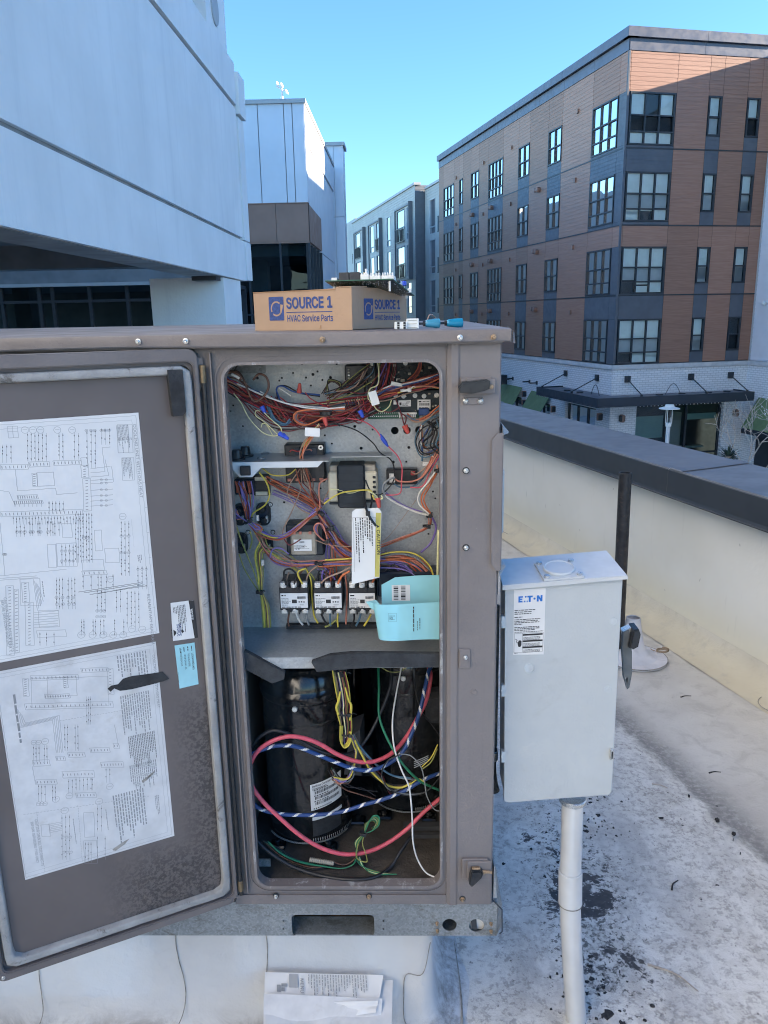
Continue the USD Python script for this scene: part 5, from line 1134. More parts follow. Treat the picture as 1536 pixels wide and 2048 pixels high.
        for z, sgn in ((upper - .007, 1), (lower + .007, -1)):
            for j in range(3):
                x = xl + .009 + j * (xr - xl - .018) / 2
                tm = part(ct, 'terminal', [rbx(x - .0062, x + .0062, yf + .001, yf + .014, z - .0068, z + .0068, .001), lathe([(.0042, 0), (.0040, .0024), (.001, .0028), (.001, .0016), (0, .0016)], (x, yf + .001, z), 10, NY)], 'terminal', 40)
                if j < 2: part(ct, 'barrier', bx(x + .0075, x + .0105, yf + .002, yf + .03, z - .009, z + .009), 'black_plastic')
        for sx, z in (((xl + xr) / 2 + .008, zh + .001), ((xl + xr) / 2 - .008, zl - .001)): part(ct, 'boss', cyl((sx, yf - .0004, z), .0045, .004, NY, 12), 'black_plastic', 40)
    a = pxbox(757, 1135, 885, 1185, YP - .02); part(unit, 'relay', rbx(a[0], .083, YP - .05, YP - .001, a[2], a[3], .003), 'blue_black')
    # control boards, upper right
    bd, a, yf = block('control_board', 736, 786, 838, 838, .016, 'pcb_green', .0006)
    part(bd, 'standoff', [cyl((a[0] + .006, YP - .016, a[2] + .006), .003, .014, YY, 8)], 'white_plastic')
    o = Ink((a[0], yf, a[2]), XX, ZZ, NY, .0008)
    for i in range(20): x = .004 + i * .0042; o.rect(x, .004, x + .0022, .0062); o.rect(x, .0105, x + .001, .013)
    for i in range(3): o.frame(.004, .006 + i * .006, .011, .0095 + i * .006, .0006)
    part(bd, 'board_print', o.m, 'paper_white')
    b2, a2, yf2 = block('control_board', 783, 780, 890, 824, .030, 'pcb_dark', .0006)
    b3, a3, yf3 = block('control_board', 735, 700, 890, 779, .024, 'pcb_dark', .0006)
    for px, py in ((807, 792), (830, 791), (848, 792), (873, 790), (791, 790), (811, 726), (745, 727)):
        c = atY(px, py, yf2); part(b2, 'button', [lathe([(.0048, 0), (.0046, .004), (.0028, .0042), (.0028, .0025), (0, .0025)], c, 14, NY)], 'white_plastic', 40)
    for x0, y0, x1, y1 in ((797, 800, 822, 813), (835, 799, 861, 819)):
        c = pxbox(x0, y0, x1, y1, yf2 - .004); l = part(b2, 'label', rbx(c[0], c[1], yf2 - .005, yf2 - .0003, c[2], c[3], .0003), 'paper_white')
        o = Ink((c[0], yf2 - .0051, c[2]), XX, ZZ, NY, .0003); w, h = c[1] - c[0], c[3] - c[2]
        if x0 < 830: o.rect(w * .07, h * .2, w * .24, h * .65); o.text('///', w * .62, h * .5, h * .35, True); o.words(w * .3, h * .35, w * .7, h * .1, rng); o.words(w * .3, h * .15, w * .8, h * .1, rng)
        else: o.rect(w * .1, h * .75, w * .3, h * .87); o.bars(w * .12, h * .4, w * .92, h * .65, rng); o.words(w * .4, h * .8, w * .9, h * .07, rng); o.words(w * .1, h * .15, w * .85, h * .08, rng)
        part(b2, 'label_print', o.m, 'ink_black')
    c = pxbox(787, 800, 793, 809, yf2 - .003); part(b2, 'jumper', rbx(c[0], c[1], yf2 - .006, yf2 - .0003, c[2], c[3], .0006), 'white_plastic')
    c = pxbox(797, 824, 834, 829, yf - .012); part(b2, 'connector', [rbx(c[0], c[1], yf - .014, yf - .0003, c[2], c[3], .0008)] + [bx(c[0] + .001 + i * .0035, c[0] + .0035 + i * .0035, yf - .013, yf - .004, c[2] - .006, c[2] - .0002) for i in range(10)], 'white_plastic')
    c = pxbox(840, 828, 862, 832, yf - .012); part(b2, 'connector', [bx(c[0] + .001 + i * .003, c[0] + .0028 + i * .003, yf - .013, yf - .004, c[2], c[3]) for i in range(7)], 'core_tan')
    c = pxbox(837, 815, 858, 829, yf2); part(b2, 'relay_cube', rbx(c[0], c[1], yf2 - .016, yf2 - .0003, c[2], c[3], .001), 'wire_cableblue')
    for i in range(60):
        px, py = rng.uniform(786, 884), rng.uniform(728, 776); c = atY(px, py, yf3); s = rng.uniform(.0012, .004)
        if i < 46: part(b3, 'component', rbx(c[0] - s, c[0] + s, yf3 - rng.uniform(.002, .012), yf3 - .0002, c[2] - s * .7, c[2] + s * .7, .0003), rng.choice(['black_plastic', 'blue_black', 'core_steel', 'ink_black', 'terminal', 'core_tan']))
    for i in range(34):
        px, py = rng.uniform(790, 884), rng.uniform(782, 822); c = atY(px, py, yf2); s = rng.uniform(.0008, .0024)
        part(b2, 'component', rbx(c[0] - s, c[0] + s, yf2 - rng.uniform(.001, .004), yf2 - .0002, c[2] - s * .7, c[2] + s * .7, .0002), rng.choice(['black_plastic', 'blue_black', 'terminal', 'core_tan', 'core_steel']))
    g = part(b2, 'earth_tab', lathe([(0, 0), (.012, .001), (.012, .002), (0, .003)], atY(766, 804, yf - .012), 12, NY), 'spiky_green')
    # dark plug row and connectors between the boards
    for x0, y0, x1, y1, dep in ((690, 730, 734, 762, .035), (734, 722, 752, 770, .03), (694, 762, 730, 790, .03)):
        c, a, yf = block('plug_housing', x0, y0, x1, y1, dep, 'black_plastic', .002)
        for k in range(4): part(c, 'pin', rbx(a[0] + .006, a[0] + .010, yf - .003, yf - .0002, a[2] + .004 + k * (a[3] - a[2] - .008) / 4, a[2] + .007 + k * (a[3] - a[2] - .008) / 4, .0004), rng.choice(['terminal', 'core_tan']))
    c = pxbox(465, 726, 531, 747, YP - .001); l = part(unit, 'faded_label', bx(c[0], c[1], YP - .0008, YP - .0002, c[2], c[3]), 'zinc_dirty')
    o = Ink((c[0], YP - .0008, c[2]), XX, ZZ, NY, .0003); w, h = c[1] - c[0], c[3] - c[2]; o.block(.004, h * .9, w * .9, h * .1, 4, rng, .3); part(l, 'label_print', o.m, 'ink_grey')
controls()

# ------------------------------------------------------------------ wires
def wire_path(pts, Y, n=7):
    P = []
    for i, p in enumerate(pts):
        y = (np.interp(i / max(1, len(pts) - 1), np.linspace(0, 1, len(Y)), Y)) if np.ndim(Y) else Y
        q = atY(p[0], p[1], p[2] if len(p) > 2 else y)
        if q[2] < .478: q = atZ(p[0], p[1], .478)          # lies on the floor pan
        P.append(q)
    return spline(P, n)
WIRES = []
def lay(color, P, r, sides=6): WIRES.append((r * np.linalg.norm(np.diff(P, axis=0), axis=1).sum(), color, tube(P, r, sides)))
def wire(color, pts, Y, r=.0013, name='wire', n=7, sides=6):
    P = wire_path(pts, Y, n)
    if name == 'wire': lay(color, P, r, sides)
    else: part(unit, name, tube(P, r, sides), 'wire_' + color, True)
def finish_wires():
    WIRES.sort(key=lambda w: -w[0])
    for _, c, m in WIRES[:292]: part(unit, 'wire', m, 'wire_' + c, True)
    rest = WIRES[292:]
    path = part(unit, 'thin_wires', [m for _, _, m in rest], 'wire_mixed', True, kind='stuff', label='the thinner and shorter wires of the looms')
    col = np.vstack([np.tile(WIRE_RGB[c], (len(m[0]), 1)) for _, c, m in rest]).astype(np.float32)
    from pxr import Vt
    UsdGeom.PrimvarsAPI(stage.GetPrimAtPath(path)).CreatePrimvar('wire_color', Sdf.ValueTypeNames.Color3fArray, 'vertex').Set(Vt.Vec3fArray.FromNumpy(col))
def bundle(colors, pts, Y, spread=.006, r=.0013, seed=0, n=6, ends=1., name='wire'):
    rng = np.random.default_rng(seed); C = wire_path(pts, Y, 1)
    for c in colors:
        ang, rad = rng.uniform(0, 6.28), math.sqrt(rng.random()) * spread; o = np.array([math.cos(ang), .75 * math.sin(ang), 0]) * rad
        P = []
        for i, q in enumerate(C):
            t = C[min(i + 1, len(C) - 1)] - C[max(i - 1, 0)]; t /= np.linalg.norm(t); s = np.cross(t, YY); s /= np.linalg.norm(s) + 1e-9
            k = ends if i in (0, len(C) - 1) else 1.
            P.append(q + (s * (o[0] + rng.normal(0, spread * .28)) + YY * (o[1] + rng.normal(0, spread * .2))) * k)
        lay(c, spline(P, n), r * rng.uniform(.9, 1.12))
def tie(px, py, Y, w=.009, h=.004, ang=0., m='black_plastic'):
    c = atY(px, py, Y); ca, sa = math.cos(ang), math.sin(ang); x = np.array([ca, 0, sa]); z = np.array([-sa, 0, ca])
    ring = [c + x * (w * math.cos(t)) + YY * (w * .8 * math.sin(t)) for t in np.linspace(0, 2 * np.pi, 17)]
    v = np.array([p + z * s for s in (-h / 2, h / 2) for p in ring]); f = np.array([[i, i + 1, 18 + i, 17 + i] for i in range(16)])
    k = rbx(-.003, .003, -.003, .003, -.003, .003, .0008); kv = c + x * (w * .6) - YY * w * .7 + k.vertices[:, :1] * x * 1.2 + k.vertices[:, 1:2] * YY + k.vertices[:, 2:] * z * 1.3
    tl = tube([c + x * (w * .6) - YY * w * .7, c + x * (w * 1.3) - YY * w * .9 + z * .006, c + x * (w * 1.7) - YY * w + z * .004], .0012, 4)
    part(unit, 'cable_tie', [(v, f), (kv, k.faces), tl], m)
def nut(px, py, Y, m, ang, ln=.015, r=.0048):
    c = atY(px, py, Y); ax = np.array([math.sin(ang), -.15, math.cos(ang)])
    part(unit, 'wire_nut', [lathe([(0, 0), (r, 0), (r * 1.05, .002), (r * .8, ln * .55), (r * .62, ln * .95), (r * .4, ln), (0, ln)], c - ax / np.linalg.norm(ax) * ln * .5, 10, ax)], m, 30)
def wires():
    R = ['maroon', 'maroon', 'red', 'maroon', 'rust', 'maroon', 'red', 'black', 'maroon', 'brown']
    # main loom sweeping from the upper left across to the boards
    bundle(R * 2 + ['white', 'tan', 'blue', 'brown'], [(436, 757), (470, 772), (520, 800), (575, 822), (640, 832), (700, 826), (745, 806)], (1.50, 1.53, 1.55, 1.555, 1.56, 1.57), .013, .0013, 1)
    bundle(['maroon', 'red', 'black', 'maroon', 'grey', 'maroon', 'rust', 'maroon'], [(436, 765), (480, 792), (530, 818), (580, 838), (640, 846), (700, 838), (760, 812)], (1.51, 1.53, 1.55, 1.56, 1.57), .008, .0013, 2)
    bundle(['maroon', 'salmon', 'blue', 'red', 'steel', 'pale', 'black'], [(520, 795), (575, 808), (640, 808), (700, 800), (752, 796)], (1.56, 1.57, 1.57), .007, .0014, 3)
    wire('white', [(436, 753), (480, 770), (530, 792), (585, 810), (640, 818), (690, 814)], 1.525, .0017); wire('white', [(520, 783), (560, 803), (610, 812), (655, 816)], 1.53, .0013)
    for k, c in enumerate(['maroon', 'red', 'maroon', 'black', 'maroon', 'maroon', 'rust', 'brown', 'red', 'maroon']):
        wire(c, [(470 + k * 9, 776 + k * 2), (505 + k * 10, 818 + k * 4), (545 + k * 8, 848 - k * 2), (590 + k * 6, 852 - k * 3), (640 + k * 5, 838)], 1.548 - .002 * k, .0012)
    wire('steel', [(538, 815), (550, 838), (570, 848), (580, 838)], 1.53, .0022); wire('steel', [(534, 812), (548, 842), (568, 850), (584, 842)], 1.532, .002)
    wire('brown', [(440, 748), (470, 742), (485, 755), (505, 800), (525, 795), (537, 775), (533, 755), (518, 748), (506, 760)], 1.505, .0022)
    wire('brown', [(436, 748), (462, 744), (478, 750), (482, 760)], 1.49, .004); wire('black', [(445, 745), (452, 732), (458, 724)], 1.49, .0016); wire('black', [(455, 748), (463, 734), (468, 722)], 1.49, .0016); wire('black', [(465, 746), (474, 732), (476, 720)], 1.49, .0016)
    wire('white', [(463, 748), (471, 752), (479, 757)], 1.487, .0028)
    wire('maroon', [(444, 770), (455, 776), (468, 785)], 1.488, .0028)
    # right half of the main loom, over the boards
    bundle(['maroon', 'salmon', 'rust', 'red', 'purple', 'maroon', 'orange', 'blue', 'maroon', 'tan', 'red', 'maroon', 'rust'], [(742, 800), (775, 790), (810, 780), (850, 768), (890, 752)], (1.555, 1.545, 1.54), .010, .0014, 5)
    bundle(['blue', 'white', 'maroon', 'rust'], [(750, 788), (780, 774), (805, 770), (850, 757), (890, 745)], 1.54, .004, .0014, 6)
    wire('yellow', [(795, 786), (815, 780), (835, 774), (860, 773), (890, 780)], 1.532, .0013); wire('salmon', [(815, 775), (845, 772), (870, 774), (890, 780)], 1.53, .0016)
    for k, c in enumerate(['rust', 'maroon', 'maroon', 'rust']): wire(c, [(815 + k * 4, 760), (828 + k * 3, 748), (836 + k * 2, 735), (840 + k, 718)], 1.56, .0013)
    for k in range(9): wire(['maroon', 'maroon', 'purple', 'maroon', 'red', 'black', 'maroon', 'brown', 'maroon'][k], [(757 + k * 3.5, 775), (762 + k * 3.2, 757), (766 + k * 3.2, 740), (767 + k * 3, 716)], 1.565, .0012)
    wire('pale', [(752, 718), (757, 735), (756, 768), (740, 778), (736, 795), (742, 805)], 1.53, .0014)
    wire('pale', [(748, 812), (755, 820), (765, 823), (778, 813), (783, 800)], 1.535, .0012); wire('maroon', [(750, 813), (765, 822), (782, 824), (800, 814)], 1.545, .0012)
    for k in range(7): wire(['tan', 'grey', 'maroon', 'brown', 'black', 'olive', 'maroon'][k], [(672 - k * 3, 792 + k), (700, 778 - k * 4), (722, 760 - k * 4), (735 + k, 738 - k * 2)], 1.55 + .003 * k, .0011)
    wire('tan', [(672, 783), (700, 778), (715, 768), (728, 742)], 1.535, .0012)
    for k in range(5): wire(['black', 'brown', 'black', 'olive', 'black'][k], [(643 + 4 * k, 788 + k), (656, 768 - 2 * k), (668 + k * 3, 764), (684, 776), (700, 790)], 1.575 - .004 * k, .001)
    for k in range(8): wire(['maroon', 'red', 'maroon', 'black', 'maroon', 'tan', 'maroon', 'red'][k], [(690 + k * 5, 800 - k), (697 + k * 5, 822), (705 + k * 5, 838 - 3 * k), (722 + k * 3, 845 - 5 * k), (745, 812)], 1.548 - .003 * k, .0012)
    wire('maroon', [(640, 850), (665, 846), (690, 838), (710, 820), (738, 800)], 1.53, .0016); wire('maroon', [(695, 823), (712, 832), (722, 820), (730, 810)], 1.525, .0014)
    wire('red', [(610, 785), (625, 800), (660, 815), (700, 818), (740, 806)], 1.535, .0012); wire('red', [(560, 795), (590, 815), (630, 832), (660, 836)], 1.53, .0012)
    wire('maroon', [(655, 794), (660, 800), (652, 812)], 1.535, .0012)
    wire('blue', [(560, 800), (553, 778), (565, 772), (590, 784), (640, 790)], 1.55, .0016); wire('black', [(556, 802), (554, 776), (572, 772), (600, 786), (640, 793)], 1.552, .0016); wire('white', [(558, 776), (572, 785), (582, 792)], 1.545, .0011)
    # orange loop at the middle tie
    for k, c in enumerate(['orange', 'salmon', 'steel', 'orange', 'red']): wire(c, [(648, 834 - k), (625, 846 + k), (605, 850 - 2 * k), (588 + 2 * k, 838), (592 + 2 * k, 825), (612, 820 + k), (645, 818 + k), (690, 817 + 2 * k)], 1.525 + .003 * k, .0016)
    bundle(['salmon', 'orange', 'red', 'steel'], [(650, 830), (680, 826), (710, 816)], 1.535, .004, .0015, 8)
    # thin yellow-green pair at the left with blue nuts
    for k, c in enumerate(['pale', 'pale', 'olive']): wire(c, [(467, 786), (482, 806), (498, 836), (524, 864), (548, 872), (562, 866), (561, 855), (547, 843), (528, 825)][:9 - k], 1.50 + .004 * k, .0010)
    wire('pale', [(545, 870), (533, 850), (525, 847), (522, 855)], 1.508, .001); wire('pale', [(520, 822), (512, 822), (512, 832), (530, 845), (556, 870)], 1.505, .001)
    wire('maroon', [(470, 788), (490, 808), (505, 826), (530, 846)], 1.51, .0012); wire('black', [(508, 830), (530, 848), (560, 858), (600, 858), (640, 856), (668, 846), (680, 852)], 1.51, .0013); wire('maroon', [(555, 860), (580, 862), (610, 856), (640, 858), (660, 850)], 1.512, .0013)
    nut(527, 820, 1.505, 'nut_blue', 2.7); nut(571, 874, 1.50, 'nut_blue', 2.2); nut(563, 870, 1.497, 'nut_blue', 2.2, .012); nut(723, 828, 1.52, 'nut_blue', 2.7)
    nut(599, 776, 1.53, 'nut_red', .12, .019); nut(651, 844, 1.51, 'nut_red', 2.9, .017); nut(813, 859, 1.55, 'nut_red', 2.7, .018, .006)
    tie(651, 826, 1.53, .012, .008); tie(605, 896, 1.535, .008, .004); tie(812, 780, 1.53, .011, .0045, .1, 'white_plastic')
    part(unit, 'cable_clamp', [hexa([*[atY(x, y, 1.536) for x, y in ((780, 771), (805, 774), (804, 768), (783, 762))], *[atY(x, y, 1.532) for x, y in ((781, 769), (804, 772), (803, 767), (785, 763))]])], 'white_plastic')
    # short downward loom to the relay and through the bracket
    bundle(['yellow', 'salmon', 'tan', 'maroon', 'orange', 'pale'], [(640, 850), (625, 866), (612, 885), (604, 905), (600, 921)], (1.52, 1.53, 1.53), .006, .0014, 9)
    wire('red', [(606, 900), (596, 903), (584, 900), (580, 904)], 1.55, .0014); wire('salmon', [(612, 900), (620, 899), (624, 902)], 1.55, .0014)
    # white flags
    for px, py, w, h, a in ((625, 864, .026, .0135, -.07), (748, 796, .0125, .024, .28)):
        c = atY(px, py, 1.505); x = np.array([math.cos(a), 0, math.sin(a)]); z = np.array([-math.sin(a), 0, math.cos(a)])
        part(unit, 'wire_flag', extr(sbox(-w / 2, -h / 2, w / 2, h / 2).buffer(.0015), .003, c, x, z, NY), 'paper_white')
    for i in range(2): c = atY(852, 926 + i * 4, 1.56); part(unit, 'wire_flag', rbx(c[0] - .007, c[0] + .007, 1.56, 1.562, c[2] - .0015, c[2] + .0015, .0004), 'paper_white')
    # single leads across the panel
    wire('black', [(660, 848), (680, 850), (715, 862), (745, 885), (760, 905), (780, 918), (788, 935), (788, 958), (778, 975), (758, 990), (740, 980), (731, 960)], 1.55, .0013)
    wire('pink', [(655, 834), (690, 836), (725, 842), (750, 858), (763, 876)], 1.545, .0013); wire('pink', [(776, 892), (795, 912), (804, 935), (803, 965), (801, 985), (788, 990), (772, 990)], 1.55, .0013)
    part(unit, 'splice', [tube([atY(760, 868, 1.547), atY(765, 877, 1.546), atY(770, 884, 1.546), atY(776, 893, 1.547)], [.002, .0042, .0042, .0018], 8)], 'nut_blue', 40)
    wire('maroon', [(790, 795), (800, 820), (808, 848), (812, 856)], 1.55, .0013); wire('maroon', [(800, 825), (812, 835), (808, 855)], 1.552, .0013)
    bundle(['orange', 'rust', 'blue', 'tan', 'steel'], [(812, 832), (830, 842), (855, 836), (872, 822), (892, 808)], (1.56, 1.55, 1.54), .006, .0015, 11)
    bundle(['orange', 'tan', 'white', 'rust'], [(845, 850), (842, 870), (848, 890), (862, 905), (874, 915)], 1.56, .005, .0014, 12)
    bundle(['black', 'steel', 'black', 'blue', 'black', 'steel', 'black'], [(892, 838), (868, 845), (850, 862), (840, 885), (848, 905), (880, 895), (893, 880)], (1.54, 1.56, 1.55), .013, .0014, 13)
    bundle(['black', 'steel', 'black'], [(858, 840), (872, 862), (865, 890), (880, 905)], 1.54, .009, .0015, 14)
    wire('steel', [(842, 888), (845, 905), (844, 922)], 1.56, .002)
    wire('grey', [(790, 955), (780, 958), (768, 968), (766, 980), (770, 990)], 1.545, .0022); wire('white', [(766, 978), (775, 995), (800, 1010), (830, 1023), (858, 1031)], (1.55, 1.56), .0022)
    wire('violet', [(772, 985), (790, 1000), (815, 1014), (845, 1024)], 1.565, .0015)
    for k, c in enumerate(['salmon', 'salmon', 'rust']): wire(c, [(790, 958), (800, 963), (828, 962), (850, 948 - k * 2), (880, 900 - k * 12)], 1.55 + .004 * k, .0017)
    wire('steel', [(788, 968), (805, 975), (835, 968), (862, 935), (890, 900)], 1.56, .0017); wire('pink', [(820, 975), (845, 972), (862, 940), (890, 890)], 1.555, .0014); wire('tan', [(822, 944), (835, 947), (860, 925), (890, 885)], 1.56, .0013); wire('violet', [(850, 945), (870, 925), (890, 905)], 1.557, .0016)
    wire('white', [(872, 942), (855, 965), (838, 988), (838, 1008), (858, 1028)], 1.55, .0017); wire('orange', [(874, 942), (858, 968), (844, 990), (845, 1010), (860, 1028)], 1.553, .0017); wire('orange', [(874, 946), (860, 972), (848, 995), (852, 1012), (864, 1030)], 1.556, .0015); wire('salmon', [(874, 930), (876, 945)], 1.55, .0022)
    tie(872, 941, 1.55, .004, .004); tie(858, 1032, 1.555, .006, .005, .4); tie(853, 1052, 1.56, .008, .004)
    bundle(['salmon', 'rust', 'tan'], [(860, 1032), (856, 1050), (838, 1062), (800, 1078), (760, 1092), (720, 1098)], 1.57, .004, .0015, 15); wire('purple', [(864, 1034), (872, 1055), (862, 1085), (842, 1105)], 1.565, .0022)
    wire('tan', [(832, 1000), (810, 1030), (780, 1070), (755, 1090)], 1.585, .0006)
    # central and lower looms
    bundle(['orange', 'rust', 'salmon', 'orange', 'maroon', 'rust', 'orange'], [(540, 966), (575, 982), (610, 1000), (640, 1018)], 1.57, .006, .0014, 16)
    bundle(['violet', 'purple', 'violet'], [(545, 985), (580, 998), (612, 1014), (638, 1028)], 1.575, .004, .0013, 17)
    bundle(['tan', 'rust', 'salmon', 'brown', 'tan'], [(612, 936), (620, 965), (626, 990), (638, 1015)], (1.545, 1.56, 1.565), .007, .0013, 18)
    wire('salmon', [(655, 957), (640, 966), (638, 985), (640, 1010), (638, 1020)], 1.55, .0018); wire('tan', [(658, 980), (648, 1000), (642, 1015)], 1.56, .0013); wire('yellow', [(648, 1008), (668, 993), (690, 984), (735, 980), (745, 985)], 1.54, .0016); wire('pale', [(660, 978), (680, 980), (700, 986), (730, 980), (748, 990)], 1.545, .0014); wire('violet', [(642, 1014), (652, 998), (664, 997)], 1.56, .0014)
    wire('tan', [(600, 938), (580, 968), (576, 990), (600, 1018), (625, 1030)], 1.55, .0012); wire('tan', [(602, 938), (602, 975), (585, 1020), (568, 1055), (565, 1072)], 1.553, .0013)
    wire('yellow', [(525, 937), (545, 950), (575, 950), (592, 938)], 1.535, .0013); wire('yellow', [(518, 944), (533, 965), (539, 990), (530, 1010), (508, 1025), (501, 1040)], (1.52, 1.54, 1.56), .0017)
    # two bundles leaving the tie at (640, 1025)
    bundle(['yellow', 'rust', 'purple', 'salmon', 'tan'], [(638, 1018), (612, 1045), (580, 1072), (550, 1080), (525, 1068)], (1.55, 1.545, 1.555), .0045, .0016, 19)
    bundle(['salmon', 'orange', 'purple', 'rust', 'violet', 'maroon', 'salmon'], [(638, 1022), (650, 1055), (665, 1085), (685, 1110), (715, 1125)], 1.565, .006, .0015, 20)
    bundle(['rust', 'maroon', 'violet', 'rust'], [(642, 1020), (662, 1060), (690, 1085), (718, 1105)], 1.57, .006, .0013, 21)
    for k, c in enumerate(['salmon', 'violet', 'salmon']): wire(c, [(668, 1095), (640, 1075), (628 + k * 3, 1058), (634 + k * 2, 1047), (645, 1050 + k * 2), (652, 1068), (655, 1082)], 1.545 + .004 * k, .0017)
    for k, c in enumerate(['violet', 'purple', 'salmon', 'rust']): wire(c, [(655 + k * 4, 1080), (652 + k * 6, 1105), (652 + k * 7, 1140), (650 + k * 8, 1165)], 1.57, .0016)
    wire('tan', [(630, 1080), (660, 1090), (700, 1093), (760, 1092)], 1.55, .0013)
    tie(642, 1026, 1.545, .007, .005, -.4); tie(660, 1057, 1.55, .008, .005, .3); tie(652, 1082, 1.545, .008, .004, .2)
    # left cluster
    for k in range(9): wire(['violet', 'purple', 'salmon', 'orange', 'violet', 'rust', 'violet', 'purple', 'salmon'][k], [(468 + (k % 3) * 3, 1015 + k * 3), (476 + k, 1030 + k), (492, 1042), (502 + k * 1.5, 1052 + k), (515 + (k % 4) * 3, 1062 - k), (520, 1052 + (k % 3) * 5), (505, 1046)], 1.545 - .003 * (k % 5), .0014)
    for k in range(5): wire(['rust', 'violet', 'salmon', 'rust', 'violet'][k], [(470 + k * 8, 962), (478 + k * 7, 985), (486 + k * 5, 1010), (494 + k, 1038)], 1.545 + .003 * k, .0014)
    tie(497, 1043, 1.53, .009, .0045, .5)
    bundle(['salmon', 'violet', 'rust', 'salmon', 'purple'], [(515, 1068), (530, 1095), (552, 1117), (590, 1128), (637, 1126)], 1.555, .006, .0015, 23)
    bundle(['violet', 'purple'], [(535, 1108), (555, 1128), (600, 1134), (640, 1128)], 1.56, .004, .0015, 24)
    wire('violet', [(540, 1115), (545, 1100), (560, 1096), (578, 1108)], 1.55, .0014); wire('maroon', [(568, 1078), (578, 1090), (590, 1086), (602, 1078)], 1.535, .0013)
    bundle(['salmon', 'orange', 'rust', 'salmon', 'tan', 'violet', 'orange'], [(636, 1126), (680, 1124), (730, 1122), (790, 1116), (835, 1128), (868, 1160)], (1.55, 1.555, 1.56), .008, .0015, 25)
    bundle(['orange', 'rust', 'orange', 'salmon'], [(740, 1120), (790, 1112), (840, 1122), (874, 1165)], 1.56, .008, .0019, 26)
    bundle(['purple', 'violet', 'tan', 'purple', 'brown'], [(730, 1122), (765, 1122), (795, 1135), (815, 1165)], 1.565, .009, .0016, 27)
    wire('yellow', [(650, 1120), (690, 1118), (745, 1112), (790, 1104), (830, 1108), (858, 1130), (868, 1155)], 1.54, .0017); wire('grey', [(745, 1120), (790, 1108), (830, 1115), (860, 1140)], 1.55, .0018)
    tie(637, 1126, 1.545, .009, .0055)
    wire('pale', [(877, 1060), (876, 1100), (875, 1150)], 1.50, .0024)
    # feeds into the contactors
    wire('black', [(572, 1170), (568, 1145), (575, 1138), (585, 1140), (592, 1150), (588, 1170)], 1.54, .0022); wire('tan', [(570, 1168), (574, 1155), (578, 1145)], 1.55, .0018)
    wire('yellow', [(605, 1168), (596, 1150), (598, 1142), (612, 1137)], 1.54, .002); wire('yellow', [(612, 1137), (622, 1160), (624, 1195), (628, 1230), (636, 1246)], 1.56, .002); wire('olive', [(618, 1142), (630, 1160)], 1.56, .0018)
    wire('tan', [(642, 1166), (655, 1155), (680, 1145), (700, 1135)], 1.54, .002); wire('orange', [(676, 1168), (684, 1152), (700, 1142)], 1.54, .0026); wire('salmon', [(690, 1145), (694, 1180), (693, 1220), (692, 1248)], 1.56, .0022)
    for k in range(4): wire(['black', 'purple', 'brown', 'rust'][k], [(636 + k * 9, 1168), (636 + k * 8, 1150), (640 + k * 7, 1140)], 1.55, .0018)
    wire('orange', [(745, 1165), (752, 1148), (760, 1130)], 1.54, .0024)
    for c, p in (('brown', [(578, 1228), (576, 1242), (578, 1252)]), ('white', [(592, 1226), (598, 1240), (606, 1250)]), ('grey', [(612, 1226), (614, 1240), (618, 1250)]), ('black', [(642, 1226), (648, 1240), (655, 1250)]), ('steel', [(660, 1226), (660, 1240), (661, 1252)]), ('yellow', [(676, 1226), (675, 1240), (676, 1254)]), ('olive', [(674, 1238), (662, 1248), (650, 1254)]), ('black', [(708, 1226), (708, 1240), (702, 1252)]), ('steel', [(722, 1226), (718, 1240), (712, 1252)]), ('yellow', [(742, 1228), (736, 1240), (728, 1252)])):
        wire(c, p, 1.558, .0022)
    # loose ends, doubled leads and back runs that thicken the looms
    bundle(['violet', 'rust', 'purple', 'salmon', 'maroon', 'violet'], [(478, 965), (486, 990), (492, 1015), (497, 1040)], 1.55, .010, .0013, 41)
    bundle(['rust', 'orange', 'maroon', 'rust', 'orange', 'brown'], [(530, 960), (570, 978), (608, 996), (640, 1020)], 1.56, .009, .0015, 42)
    bundle(['salmon', 'rust', 'purple', 'maroon', 'orange', 'tan', 'violet'], [(640, 1024), (665, 1062), (690, 1092), (730, 1112), (770, 1108)], 1.56, .011, .0014, 43)
    bundle(['salmon', 'violet', 'yellow', 'purple', 'rust'], [(500, 1046), (520, 1068), (560, 1078), (600, 1052), (636, 1026)], 1.55, .007, .0014, 44)
    bundle(['olive', 'yellow', 'brown', 'olive', 'tan'], [(520, 1060), (530, 1090), (545, 1100), (570, 1112), (600, 1135)], 1.56, .009, .0014, 45)
    bundle(['purple', 'rust', 'violet', 'black', 'maroon', 'brown', 'salmon'], [(640, 1130), (660, 1142), (668, 1160), (664, 1172)], 1.56, .014, .0016, 46)
    bundle(['violet', 'purple', 'brown', 'rust', 'violet'], [(750, 1125), (800, 1130), (830, 1145), (850, 1172)], 1.56, .012, .0015, 47)
    bundle(['tan', 'brown', 'rust', 'maroon', 'tan'], [(596, 938), (604, 965), (622, 990), (640, 1015)], 1.55, .010, .0012, 48)
    bundle(['maroon', 'red', 'black', 'maroon', 'purple', 'maroon', 'brown', 'red'], [(470, 766), (540, 806), (600, 826), (660, 828), (730, 806)], 1.54, .013, .0012, 49)
    bundle(['black', 'brown', 'steel', 'maroon', 'black', 'olive'], [(650, 790), (690, 782), (720, 770), (745, 745), (750, 720)], 1.55, .014, .0011, 50)
    bundle(['maroon', 'purple', 'maroon', 'red', 'black', 'maroon'], [(700, 825), (720, 815), (745, 790), (762, 760), (775, 716)], 1.55, .010, .0012, 51)
